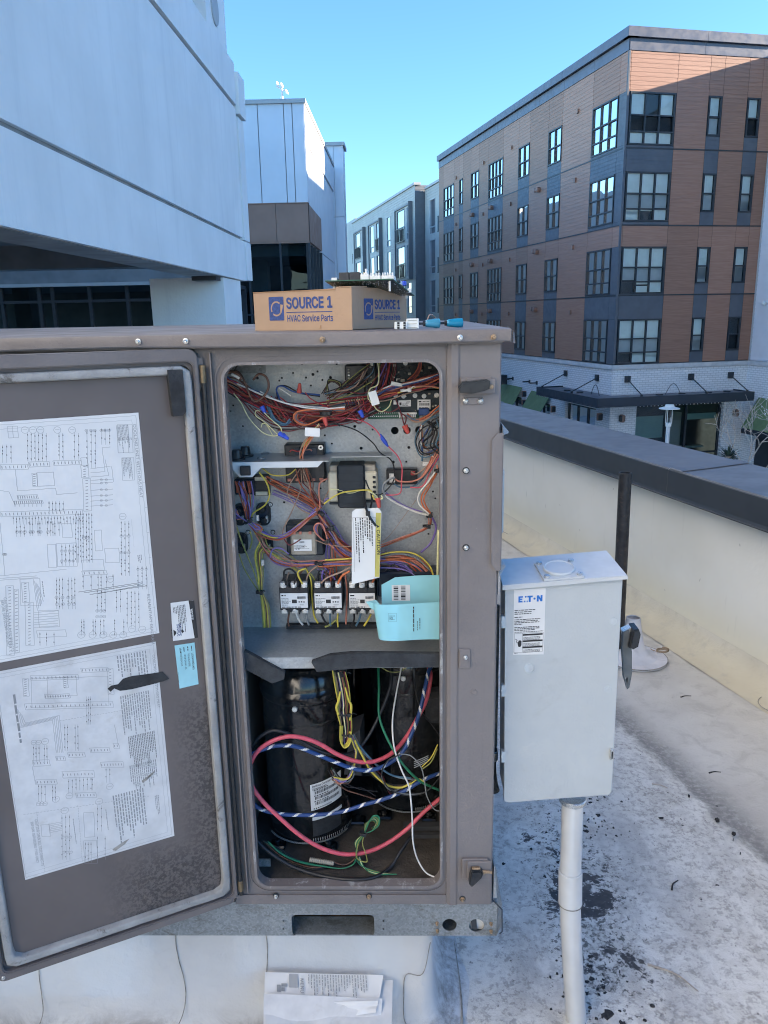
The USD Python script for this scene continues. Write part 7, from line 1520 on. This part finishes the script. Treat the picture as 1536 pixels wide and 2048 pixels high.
def roof_things():
    b = atZ(1264, 1312, 0.); Y = b[1]
    v = thing('vent_pipe', 'upright rusty black steel pipe in a white roof boot by the parapet', 'pipe', (b[0], Y, 0))
    top = atY(1249, 946, Y); cx = atY(1249, 1100, Y)[0]
    p0 = np.array([1.045, Y, .0]); top[0] = 1.034
    n = 30; zs = np.linspace(0.05, top[2], n)
    part(v, 'pipe', [tube([[p0[0] + (top[0] - p0[0]) * z / top[2], Y, z] for z in zs], .0295, 24, False), tube([[top[0], Y, top[2] - .06], [top[0], Y, top[2]]], .0255, 24, False), lathe([(.0255, 0), (.0265, .002), (.0285, .002), (.0297, 0)], (top[0], Y, top[2]), 24)], 'pipe_black', 35)
    part(v, 'boot', lathe([(.125, .004), (.12, .010), (.085, .022), (.062, .055), (.048, .11), (.040, .16), (.0335, .20), (.031, .205), (.0298, .20)], (b[0] - .005, Y, 0), 36), 'boot_white', 60)
    q = b; part(v, 'flange', lathe([(0, .006), (.145, .0065), (.152, .004), (.153, -.004)], (b[0] + .01, Y - .015, 0), 48), 'boot_white', 40); part(v, 'flange_seam', [tube([(b[0] + .01 + .153 * math.cos(a), Y - .015 + .153 * math.sin(a), .003) for a in np.linspace(0, 2 * np.pi, 60)], .0028, 5, False)], 'seam_dirt')
    # coil of wire and other litter
    c = atZ(1325, 1304, .01); t = thing('wire_scrap', 'small rusty coiled scrap lying on the roof by the boot', 'scrap', c)
    part(t, 'coil', [tube([c + [.03 * math.cos(a) * (1 + .1 * math.sin(a * 2)), .022 * math.sin(a), .003 + a * .0009] for a in np.linspace(0, 14, 70)], .0024, 5)], 'screw_rust'); part(t, 'tail', [tube([c + [-.03, .0, .004], c + [-.045, .015, .004], c + [-.05, .03, .004]], .002, 5)], 'screw_rust')
    c = atZ(1507, 1941, .004); single('roof_disc', [lathe([(0, .0035), (.010, .0035), (.0125, .001), (.0125, -.002)], c, 20)], 'black_soft', 'small flat black disc lying near the right edge of the roof', 'disc', 40)
    # the long lap of the sheet parallel with the parapet
    pts = [atZ(x, y, .006) for x, y in ((1000, 1060), (1060, 1092), (1130, 1130), (1200, 1180), (1256, 1217), (1340, 1268), (1430, 1325), (1536, 1393), (1700, 1500))]
    rs = thing('roof_seam', 'long thin dark lap seam running along the foot of the parapet', 'seam', pts[4]); part(rs, 'lap_edge', [tube(spline(pts, 8), .0028, 5)], 'seam_dirt')
    part(rs, 'round_patch_edge', [tube(np.array([atZ(1560, 1410, .005)]) + .085 * np.stack([np.cos(np.linspace(0, 6.28, 40)), np.sin(np.linspace(0, 6.28, 40)), np.zeros(40)], 1), .0018, 5)], 'seam_dirt')
    # black flakes of growth: they thicken beside the conduit
    rng = np.random.default_rng(17); ms = []
    for k in range(430):
        if k < 300: x, y = rng.normal(.50, .07) + .02, rng.uniform(1.45, 2.6); x += (y - 1.9) * .18
        elif k < 450: x, y = rng.uniform(.2, 1.15), rng.uniform(1.35, 2.7)
        else: x, y = rng.uniform(.3, 1.5), rng.uniform(2.0, 4.2)
        if .963 * x + .27 * y - 1.635 > .05 and rng.random() < .75: continue
        if x < .2 and y > 1.4: continue
        r = abs(rng.normal(0, .0026)) + .0012
        if k < 300 and rng.random() < .12: r *= 1.8
        q = outline_blob(rng, r, 10) * (1 + .25 * np.sign(rng.normal(0, 1, (10, 1)))); q[:, 0] *= rng.uniform(.5, 1.3); h = rng.uniform(.0005, .002); n = len(q)
        a = np.column_stack([q[:, 0] + x, q[:, 1] + y, np.full(n, .001)]); t = np.column_stack([q[:, 0] * .85 + x, q[:, 1] * .85 + y, np.full(n, .0085 + h)]); c = np.array([[x, y, .009 + h]])
        if .963 * x + .27 * y - 1.635 > 0: t[:, 2] -= .008; c[:, 2] -= .008
        ms.append((np.vstack([a, t, c]), np.array([[i, (i + 1) % n, n + (i + 1) % n] for i in range(n)] + [[i, n + (i + 1) % n, n + i] for i in range(n)] + [[n + i, n + (i + 1) % n, 2 * n] for i in range(n)])))
    single('roof_debris', ms, 'debris', 'black flakes of growth and grit scattered on the white roof', 'debris', kind='stuff')
    # twigs and bits of tie
    for i, (x, y, a, l, m) in enumerate(((1320, 1572, -.5, .055, 'bark'), (1350, 1770, .9, .05, 'debris'), (1306, 1215, .1, .04, 'debris'), (1372, 1393, .2, .05, 'debris'), (1385, 1282, .4, .07, 'bark'), (1345, 1955, -.7, .13, 'bark'), (1430, 1545, .1, .045, 'debris'))):
        c = atZ(x, y, .014); d = np.array([math.cos(a), math.sin(a), 0]) * l / 2
        tw = thing('twig', ['curved brown twig right of the grey box', 'short dark twig in the middle of the stained roof', 'dark flat scrap close to the parapet foot', 'little dark leaf stalk on the clean roof', 'pale bent stalk beyond the white boot', 'long thin pale twig near the bottom of the roof', 'tiny dark stick at the edge of the old coating'][i], 'twig', c, group='twigs and scraps on the roof')
        part(tw, 'stick', [tube(spline([c - d, c + np.array([-d[1], d[0], 0]) * .25, c + d], 5), np.linspace(.0032, .0014, 11), 5)], m)
paint('debris', (.028, .027, .027), .9, var=.5, scale=80)
roof_things()

# ------------------------------------------------------------------ things on the lid
def lid_things():
    rng = random.Random(9)
    z0 = 1.6275; C = np.array([-.089, 1.452, z0]); yaw = math.radians(31)
    f = np.array([-math.cos(yaw), math.sin(yaw), 0]); s = np.array([math.sin(yaw), math.cos(yaw), 0])            # along the front face to the left; along the side away
    Lf, Ls, H = .232, .190, .0745
    b = thing('cardboard_box', 'brown cardboard parts box with blue print standing on the lid', 'box', C)
    q = lambda u, v, z: C + f * u + s * v + ZZ * z
    fm = [hexa([q(0, 0, 0), q(Lf, 0, 0), q(Lf, .003, 0), q(0, .003, 0), q(0, 0, H), q(Lf, 0, H - .004), q(Lf, .003, H - .004), q(0, .003, H)])]
    part(b, 'front_side', fm, 'cardboard'); part(b, 'end_side', [hexa([q(0, .0031, .001), q(.003, .0031, .001), q(.003, Ls, .002), q(0, Ls, .002), q(0, .0031, H + .0012), q(.003, .0031, H + .0012), q(.003, Ls, H - .001), q(0, Ls, H - .001)])], 'cardboard', label='lit end of the box with small print')
    part(b, 'back_side', [hexa([q(0, Ls + .0005, 0), q(Lf, Ls + .0005, 0), q(Lf, Ls + .0035, 0), q(0, Ls + .0035, 0), q(0, Ls + .0005, H - .006), q(Lf, Ls + .0005, H - .006), q(Lf, Ls + .0035, H - .006), q(0, Ls + .0035, H - .006)]), hexa([q(Lf - .003, .0032, 0), q(Lf - .0002, .0032, 0), q(Lf - .0002, Ls, 0), q(Lf - .003, Ls, 0), q(Lf - .003, .0032, H - .006), q(Lf - .0002, .0032, H - .006), q(Lf - .0002, Ls, H - .006), q(Lf - .003, Ls, H - .006)])], 'cardboard')
    part(b, 'flap', [hexa([q(.035, -.001, H - .0035), q(Lf, -.001, H - .0035), q(Lf, Ls, H - .0015), q(.035, Ls, H - .0015), q(.035, -.001, H - .0015), q(Lf, -.001, H - .0035 + .0018), q(Lf, Ls, H + .0005), q(.035, Ls, H + .0005)])], 'cardboard_dark'); part(b, 'flap', [hexa([q(-.0005, -.0008, H + .0002), q(.034, -.0008, H + .0002), q(.034, .05, H + .0012), q(-.0005, .05, H + .0012), q(-.0005, -.0008, H + .0022), q(.034, -.0008, H + .0020), q(.034, .05, H + .0032), q(-.0005, .05, H + .0032)])], 'cardboard')
    part(b, 'bottom', [hexa([q(.003, .003, .0005), q(Lf - .003, .003, .0005), q(Lf - .003, Ls, .0005), q(.003, Ls, .0005), q(.003, .003, .003), q(Lf - .003, .003, .003), q(Lf - .003, Ls, .003), q(.003, Ls, .003)])], 'cardboard')
    def print_(O, X, N, W, nm):
        o = Ink(O, X, ZZ, N, .0004); k = W / 100.
        # emblem: rounded square with a white ring and swirl
        sq = sbox(0, 0, 22, 27).buffer(1.2).buffer(0); ring = Point(11, 13.5).buffer(9.4, quad_segs=8).difference(Point(11, 13.5).buffer(7.4, quad_segs=8))
        cut = Polygon([(11, 13.5), (20, 24), (24, 20)]).union(Polygon([(11, 13.5), (2, 3), (-2, 7)])); sw = ring.difference(cut).union(Polygon([(17.5, 19), (22.5, 18), (19, 8), (17, 9)]).intersection(sq))
        g = affinity.scale(sq.difference(sw), k, k, origin=(0, 0))
        for p in getattr(g, 'geoms', [g]): o.poly(p)
        tm = meshkit.text_mesh('SOURCE 1', 10, .0001, True); wt = tm.vertices[:, 0].max()
        o.text('SOURCE 1', 27 * k, 13.5 * k, 12.6 * k, True, sx=(72 * k) / (wt * 1.26 * k)); 
        
        for dx, dz in ((.0007, .0003), (-.0005, .0006), (.0004, -.0004)): p2 = Ink(O + ZZ * dz + X * dx, X, ZZ, N, .0005 + dx * .1); p2.text('SOURCE 1', 27 * k, 13.5 * k, 12.6 * k, True, sx=(72 * k) / (wt * 1.26 * k)); o.m += p2.m
        o.line((27 * k, 8.6 * k), (99 * k, 8.6 * k), 1.0 * k)
        tm = meshkit.text_mesh('HVAC Service Parts', 10, .0001); wt = tm.vertices[:, 0].max()
        o.text('HVAC Service Parts', 27.5 * k, -2.6 * k, 7.6 * k, True, sx=(72 * k) / (wt * .76 * k)); part(b, nm, o.m, 'ink_blue')
    nf = -s; ns = -f
    print_(q(.192, 0, .0205), -f, nf, .150, 'box_print'); print_(q(0, .040, .0195), s, ns, .128, 'box_print')
    part(b, 'staple_mark', [hexa([q(.07, -.0006, .003), q(.074, -.0006, .003), q(.074, -.0002, .003), q(.07, -.0002, .003), q(.07, -.0006, .009), q(.072, -.0006, .009), q(.072, -.0002, .009), q(.07, -.0002, .009)])], 'cardboard_dark')
    # circuit board lying on the box, seen from a little below
    A = atY(650, 563, 1.47); B_ = atY(786, 559, 1.47); E_ = atY(829, 592, 1.60); D_ = atY(688, 588, 1.60)
    pb = thing('circuit_board', 'green circuit board with relays and white plugs resting on the cardboard box', 'circuit board', (A + E_) / 2)
    up = np.cross(B_ - A, D_ - A); up /= np.linalg.norm(up); up = up if up[2] > 0 else -up
    at = lambda u, v, h=0.: A + (B_ - A) * u + (D_ - A) * v + ((E_ - B_) - (D_ - A)) * u * v + up * h
    part(pb, 'board', hexa([at(0, 0), at(1, 0), at(1, 1), at(0, 1), at(0, 0, .0016), at(1, 0, .0016), at(1, 1, .0016), at(0, 1, .0016)]), 'pcb_green')
    part(pb, 'solder_mask', hexa([at(.004, .01, -.0004), at(.996, .01, -.0004), at(.996, .99, -.0004), at(.004, .99, -.0004), at(.004, .01, -.0001), at(.996, .01, -.0001), at(.996, .99, -.0001), at(.004, .99, -.0001)]), 'pcb_under')
    pts = []
    for i in range(250):
        u, v = rng.random(), rng.random()
        if .25 < u < .75 and .35 < v < .8 and rng.random() < .75: continue
        c = at(.02 + .96 * u, .03 + .94 * v, -.0008); r = rng.uniform(.0006, .0013); pts.append((np.array([c + [r, 0, 0], c + [0, r, 0], c + [-r, 0, 0], c + [0, -r, 0], c - up * r * 1.6]), np.array([[0, 1, 4], [1, 2, 4], [2, 3, 4], [3, 0, 4]])))
    part(pb, 'solder_joints', pts, 'solder', kind='stuff')
    def chip(u0, u1, v0, v1, h, m, nm): 
        return part(pb, nm, hexa([at(u0, v0, .0017), at(u1, v0, .0017), at(u1, v1, .0017), at(u0, v1, .0017), at(u0, v0, h), at(u1, v0, h), at(u1, v1, h), at(u0, v1, h)]), m)
    chip(.19, .335, .05, .5, .0165, 'black_plastic', 'relay_cube'); chip(.345, .495, .05, .5, .0165, 'black_plastic', 'relay_cube')
    chip(.08, .16, .05, .2, .0075, 'white_plastic', 'plug'); 
    for k, (u0, u1, m_) in enumerate(((.51, .63, 3), (.645, .80, 4), (.82, .995, 5))):
        pg = chip(u0, u1, .04, .14, .009 if k else .012, 'white_plastic', 'plug')
        for j in range(m_): a = u0 + (u1 - u0) * (j + .2) / m_; chip(a, a + .014, .05, .1, .0145, 'white_plastic', 'plug_fin')
    chip(.50, .53, .2, .3, .0205, 'cream', 'plug'); chip(.56, .585, .1, .2, .0235, 'white_plastic', 'plug_fin'); chip(.775, .8, .12, .2, .011, 'core_steel', 'chip'); chip(.99, 1.01, .3, .5, .008, 'white_plastic', 'plug')
    part(pb, 'capacitor', cyl(at(1.02, .42, .002), .0052, .008, up, 16), 'nut_blue', 40); part(pb, 'plug', rbx(*[x for k in range(3) for x in (at(1., .75, .003)[k] - .004, at(1., .75, .003)[k] + .004)], .0008), 'white_plastic'); part(pb, 'component', cyl(at(1.0, .25, .002), .0035, .004, up, 12), 'black_plastic', 40)
    for u, v in ((.93, .06), (.05, .3), (.9, .95), (.12, .95)): part(pb, 'standoff', [cyl(at(u, v, -.0005) - [0, 0, .018 if v < .5 else .006], .0020, .018 if v < .5 else .006, n=8)], 'white_plastic', 40)
    # white terminal blocks beside the box
    t = thing('terminal_plug', 'white plastic terminal plug lying on the lid between box and screwdrivers', 'connector', (.0, 1.50, z0))
    for i, (x0, x1, y0, y1, Yt) in enumerate(((789, 814, 649, 664, 1.445), (813, 838, 643, 664, 1.452))):
        a = pxbox(x0, y0, x1, y1, Yt); bb = part(t, 'block', rbx(a[0], a[1], Yt, Yt + .016, z0, z0 + (a[3] - a[2]), .001), 'white_plastic')
        for j in range(3):
            z = z0 + (a[3] - a[2]) * (j + .5) / 3
            if i == 0:
                for xx in (a[0] + .007, a[0] + .018): part(bb, 'socket', rbx(xx - .002, xx + .0025, Yt - .0006, Yt + .001, z - .0018, z + .0018, .0003), 'black_plastic')
            else: part(bb, 'rib', bx(a[0] + .002, a[1] - .004, Yt - .0005, Yt - .0001, z - .0006, z + .0002), 'core_tan')
    part(t, 'lead', [tube(spline([(.045, 1.47, z0 + .008), (.052, 1.48, z0 + .024), (.062, 1.5, z0 + .020), (.070, 1.52, z0 + .004)], 6), .0012, 6)], 'wire_tan', True)
    # screwdrivers with clear blue handles
    for i, (x0, x1, Yt, sh) in enumerate(((851, 881, 1.455, -1), (894, 927, 1.46, -1))):
        a, c = atY(x0, 657, Yt), atY(x1, 656, Yt); ln = c[0] - a[0]; r = .0088; sd = thing('screwdriver', ['clear blue handled screwdriver nearest the white plug on the lid', 'blue handled screwdriver nearest the right corner of the lid'][i], 'screwdriver', (a[0], Yt, z0), group='screwdrivers lying on the lid')
        ax = np.array([1., .10, 0]) / math.hypot(1, .1); o = np.array([a[0], Yt + .010, z0 + r])
        prof = [(0, 0), (.0052, .0), (.0066, .003), (.0072, .010), (.0080, ln * .55), (.0086, ln * .72), (.0080, ln * .82), (.0086, ln * .88), (.0078, ln * .97), (.005, ln), (0, ln)]
        v, f = lathe(prof, (0, 0, 0), 24); ang = np.arctan2(v[:, 1], v[:, 0]); k = 1 - .08 * (np.cos(6 * ang) > .3) * ((v[:, 2] > .006) & (v[:, 2] < ln * .8)); v[:, :2] *= k[:, None]
        y = np.cross(ZZ, ax); w = o + v[:, :1] * y + v[:, 1:2] * ZZ + v[:, 2:] * ax; part(sd, 'handle', (w, f), 'screwdriver_clear' if i == 0 else 'screwdriver_blue', 40)
        part(sd, 'shaft', [tube([o - ax * (.012 if i == 0 else .018), o], .0022, 8)], 'black_plastic', 40)
        part(sd, 'collar', [cyl(o - ax * .004, .0048, .0042, ax, 14)], 'black_plastic', 40)
    part(sd, 'shaft_tip', [tube([o - ax * .018, o - ax * .03], .0018, 8)], 'black_plastic', 40)
lid_things()

# ------------------------------------------------------------------ papers
def papers():
    rng = random.Random(12)
    # hang tag
    Yt = 1.515
    pts = [atY(*p, Yt) for p in ((704, 1023), (712, 1017), (757, 1014), (763, 1022), (759, 1156), (703, 1171))]
    t = thing('caution_tag', 'white caution tag with a yellow edge hanging by a black tie', 'tag', atY(733, 1090, Yt))
    def bend(p): x, z = p; return np.array([x, Yt + .010 * math.sin((z - 1.05) * 18) * .6 + .25 * max(0, 1.10 - z) ** 1.3 - .05 * (x + .09), z])
    P = Polygon([(p[0], p[2]) for p in pts])
    def sheet(poly, e, m, nm):
        mn = poly.bounds; xs = np.linspace(mn[0], mn[2], 9); zs = np.linspace(mn[1], mn[3], 20); ms = []
        for i in range(8):
            for j in range(19):
                g = poly.intersection(sbox(xs[i], zs[j], xs[i + 1], zs[j + 1]))
                if g.is_empty or g.area < 1e-10 or g.geom_type != 'Polygon': continue
                q = np.array(g.exterior.coords)[:-1]; v = np.array([bend(a) - [0, e, 0] for a in q]); ms.append((v, np.array([[0, k, k + 1] for k in range(1, len(q) - 1)])))
        return part(t, nm, ms, m)
    sheet(P, 0, 'paper_white', 'card'); sheet(P, -.0006, 'paper_white', 'card_back')
    right = lambda w0, w1, z0, z1: Polygon([(lambda a: (a[0], a[2]))(atY(x, y, Yt)) for x, y in ((w0, z0), (w1, z0), (w1 - 2.5, z1), (w0 - 2.5, z1))])
    sheet(right(752., 762, 1024, 1155).intersection(P.buffer(-.0005)), .0003, 'tag_yellow', 'yellow_edge')
    class Bent(Ink):
        def at(s, q): q = np.asarray(q, float).reshape(-1, 2); return np.array([bend((s.O[0] + a * s.X[0] + b * s.Y[0], s.O[2] + a * s.X[2] + b * s.Y[2])) - [0, .0007, 0] for a, b in q])
    o = Bent(atY(753.2, 1058, Yt), -ZZ, XX, NY); o.text('CAUTION', 0, .0002, .0062, True, 1.35); o.poly(Polygon([(-.010, .0006), (-.003, .0006), (-.0065, .0062)]))
    o2 = Bent(atY(707, 1034, Yt), -ZZ, XX, NY)
    for i in range(8): o2.words(.001 + rng.uniform(0, .01) * (i % 3 == 1), .0035 + i * .0046, .100, .0021, rng, rng.uniform(.35, 1.))
    o2.path([(.0, -.001), (.0, .045)], .0004); o2.path([(.0, -.001), (.118, -.001)], .0004); o2.path([(.0, .045), (.11, .0425)], .0004)
    part(t, 'tag_print', o.m + o2.m, 'ink_black')
    part(t, 'tie', [tube(spline([atY(*p, y) for *p, y in ((727, 985, 1.53), (730, 1005, 1.515), (734, 1022, 1.502), (742, 1038, 1.498), (752, 1052, 1.496))], 6), .0026, 6), rbx(*[x for k, d in zip(range(3), (.0045, .003, .0045)) for x in (atY(736, 1027, 1.500)[k] - d, atY(736, 1027, 1.500)[k] + d)], .001)], 'black_plastic', 40)
    part(t, 'tie', [tube(spline([atY(*p, y) for *p, y in ((742, 985, 1.54), (744, 1000, 1.53), (741, 1016, 1.52))], 6), .0022, 6)], 'black_plastic', 40)
    # twin yellow leads and red wire nut above it belong to the unit's wiring
    nut(757, 1006, 1.500, 'nut_red', 3.0, .020, .0055)
    wire('yellow', [(745, 990), (749, 998), (755, 1000)], 1.50, .0015); wire('pale', [(762, 990), (765, 996), (759, 1000)], 1.50, .0015); wire('pale', [(735, 982), (748, 988), (757, 998)], 1.505, .0015)
    # cyan instruction booklet, folded, lying on the shelf against the opening
    k = thing('booklet', 'folded light blue instruction booklet lying on the shelf', 'booklet', (.02, 1.46, .995))
    yb = 1.49; q = [atY(*p, yb) for p in ((763, 1170), (790, 1155), (838, 1151), (884, 1150), (884, 1215), (764, 1222))]
    part(k, 'back_leaf', xz(Polygon([(a[0], a[2]) for a in q]), yb, yb + .0012), 'paper_cyan')
    a = pxbox(784, 1170, 820, 1202, yb - .001); lb = part(k, 'label', bx(a[0], a[1], yb - .0006, yb - .0002, a[2], a[3]), 'paper_worn')
    o = Ink((a[0], yb - .0006, a[2]), XX, ZZ, NY, .0003); w, h = a[1] - a[0], a[3] - a[2]
    for x0 in (.1, .5):
        y = .08
        while y < .95: d = rng.uniform(.02, .08); o.rect(w * x0, h * y, w * (x0 + .25), h * min(.95, y + d)); y += d + rng.uniform(.02, .06)
    part(k, 'label_print', o.m, 'ink_black')
    # front leaf: curls forward to the left
    xr = .0835; ztop, zbot = atY(820, 1204, 1.45)[2], atY(800, 1283, 1.435)[2]
    prof = [(-.0500, 1.470), (-.0535, 1.462), (-.0530, 1.453), (-.0490, 1.4465), (-.040, 1.4425), (-.02, 1.4395), (.02, 1.4405), (xr, 1.444)]
    S = spline([(p[0], p[1], 0) for p in prof], 6)
    zt = lambda x: ztop - .003 + .006 * np.clip((x + .06) / .14, 0, 1) + (.004 if x < -.055 else 0); zb = lambda x: zbot + .0012 * np.sin(x * 40) + .026 * np.clip((-.050 - x) / .013, 0, 1) ** 1.3
    zb = lambda x: zbot + .0012 * np.sin(x * 40)
    lean = lambda x: -.010 * np.clip((-.02 - x) / .03, 0, 1) ** 1.5
    n = len(S); v = np.vstack([[[p[0], p[1], zb(p[0])] for p in S], [[p[0] + lean(p[0]), p[1], zt(p[0])] for p in S]]); f = np.array([[i, i + 1, n + i + 1, n + i] for i in range(n - 1)])
    part(k, 'front_leaf', (v, f), 'paper_cyan', 60)
    S2 = S + [.003, .006, 0]; v2 = np.vstack([[[p[0], p[1], zb(p[0]) + .002] for p in S2], [[p[0] + lean(p[0]), p[1], zt(p[0]) - .003] for p in S2]]); part(k, 'middle_leaf', (v2, f), 'paper_cyan', 60)
    part(k, 'dog_ear', [(np.array([[-.058, 1.468, zt(-.05) + .001], [-.078, 1.464, zt(-.05) - .001], [-.068, 1.456, zt(-.05) - .012], [-.058, 1.450, zt(-.05) - .016], [-.050, 1.447, zt(-.05) + .0005]]), np.array([[0, 1, 4], [1, 2, 4], [2, 3, 4]]))], 'paper_cyan')
    o = Ink((0, 1.4400, 0), -ZZ, XX, NY, .0012); 
    p0 = atY(826, 1213, 1.44)
    o = Ink((p0[0], 1.4402, p0[2]), -ZZ, XX, NY, .0012); o.words(0, 0, .052, .0022, rng); o.words(.030, .0075, .052, .0014, rng, .9); o.words(.024, .0125, .05, .0014, rng, .9)
    p1 = atY(777, 1243, 1.44); o3 = Ink((p1[0], 1.4402, p1[2]), XX, ZZ, NY, .0014); o3.frame(0, 0, .016, .018, .0003); o3.block(.002, .014, .014, .004, 4, rng, .4); part(k, 'booklet_print', o.m, 'ink_black'); part(k, 'booklet_print', o3.m, 'ink_black')
    finish_wires()
    # folded papers on the roof at the foot of the curb
    t = thing('folded_papers', 'stack of folded printed papers lying at the foot of the curb', 'papers', (-.15, 1.42, .03))
    def leaf(C4, lift, m, nm, seed, wave=.004):
        a, b, c, d = [np.array(x, float) for x in C4]; N_ = 16; rr = meshkit.noise
        g = []
        for j in range(N_ + 1):
            for i in range(N_ + 1):
                u, w = i / N_, j / N_; p = a * (1 - u) * (1 - w) + b * u * (1 - w) + c * u * w + d * (1 - u) * w
                p = p + np.array([0, -.5, .86]) * (lift + wave * (rr(np.array([[u * 4 + seed, w * 3, seed * 1.7]]))[0] - .3) * 2.); g.append(p)
        f = np.array([[j * (N_ + 1) + i, j * (N_ + 1) + i + 1, (j + 1) * (N_ + 1) + i + 1, (j + 1) * (N_ + 1) + i] for j in range(N_) for i in range(N_)]); return part(t, nm, (np.array(g), f), m, 60)
    # the sheets lean on the curb: upper edge on its face, lower edge out over the roof
    Q = lambda px, py, Y, e=0.: atY(px, py, Y)
    up, lo = 1.470, 1.365
    leaf((Q(532, 2050, lo), Q(783, 2062, lo), Q(786, 1962, up), Q(531, 1960, up)), .004, 'paper_worn', 'sheet', 1.)
    leaf((Q(528, 2062, lo), Q(760, 2080, lo), Q(765, 2000, 1.42), Q(529, 1990, 1.42)), .010, 'paper_worn', 'sheet', 2.)
    main = (Q(530, 2018, 1.405), Q(756, 2022, 1.405), Q(767, 1953, up), Q(531, 1947, up)); leaf(main, .009, 'paper_white', 'sheet', 3., .003)
    for s_, (y0, y1, y2, y3) in ((4., (2034, 2022, 2012, 2016)), (5., (2052, 2040, 2024, 2030))):
        leaf((Q(555, y0 + 12, 1.395), Q(752, y1 + 8, 1.395), Q(757, y2 - 6, 1.415), Q(552, y3 - 4, 1.415)), .013, 'paper_white', 'sheet', s_, .007)
    a, b, c, d = [np.array(x) for x in main]; Nn = np.cross(b - a, d - a); Nn /= np.linalg.norm(Nn); Nn = Nn if Nn[1] < 0 else -Nn
    X = (b - a) / np.linalg.norm(b - a); Y_ = (d - a) / np.linalg.norm(d - a); W = np.linalg.norm(b - a); Hh = np.linalg.norm(d - a)
    o = Ink(a, X, Y_, Nn, .0135); G_ = Ink(a, X, Y_, Nn, .0132)
    # page printed sideways
    oo = Ink(a + X * W * .33 + Y_ * Hh * .98, -Y_, X, Nn, .0138); oo.text('MENU', .012, -.002, .0075, True)
    for i in range(22): oo.words(.004, .016 + i * .0062, Hh * .72, .0022, rng, rng.uniform(.4, 1))
    part(t, 'page_print', oo.m, 'ink_grey')
    G_.rect(W * .22, Hh * .55, W * .30, Hh * .93); o.rect(W * .11, Hh * .42, W * .145, Hh * .62); o.rect(W * .15, Hh * .44, W * .18, Hh * .55); o.rect(W * .15, Hh * .57, W * .20, Hh * .66); part(t, 'page_print', G_.m, 'ink_faint'); part(t, 'page_print', o.m, 'ink_grey')
    hd = Ink(a, X, Y_, Nn, .0160)
    for x0 in (.40, .50, .64):                                  # handwriting
        x = x0 * W
        for i in range(3): hd.path([(x, .012), (x + .003, .020), (x + .005, .013), (x + .002, .011)], .0005); x += .008
    part(t, 'page_print', hd.m, 'ink_grey')
papers()
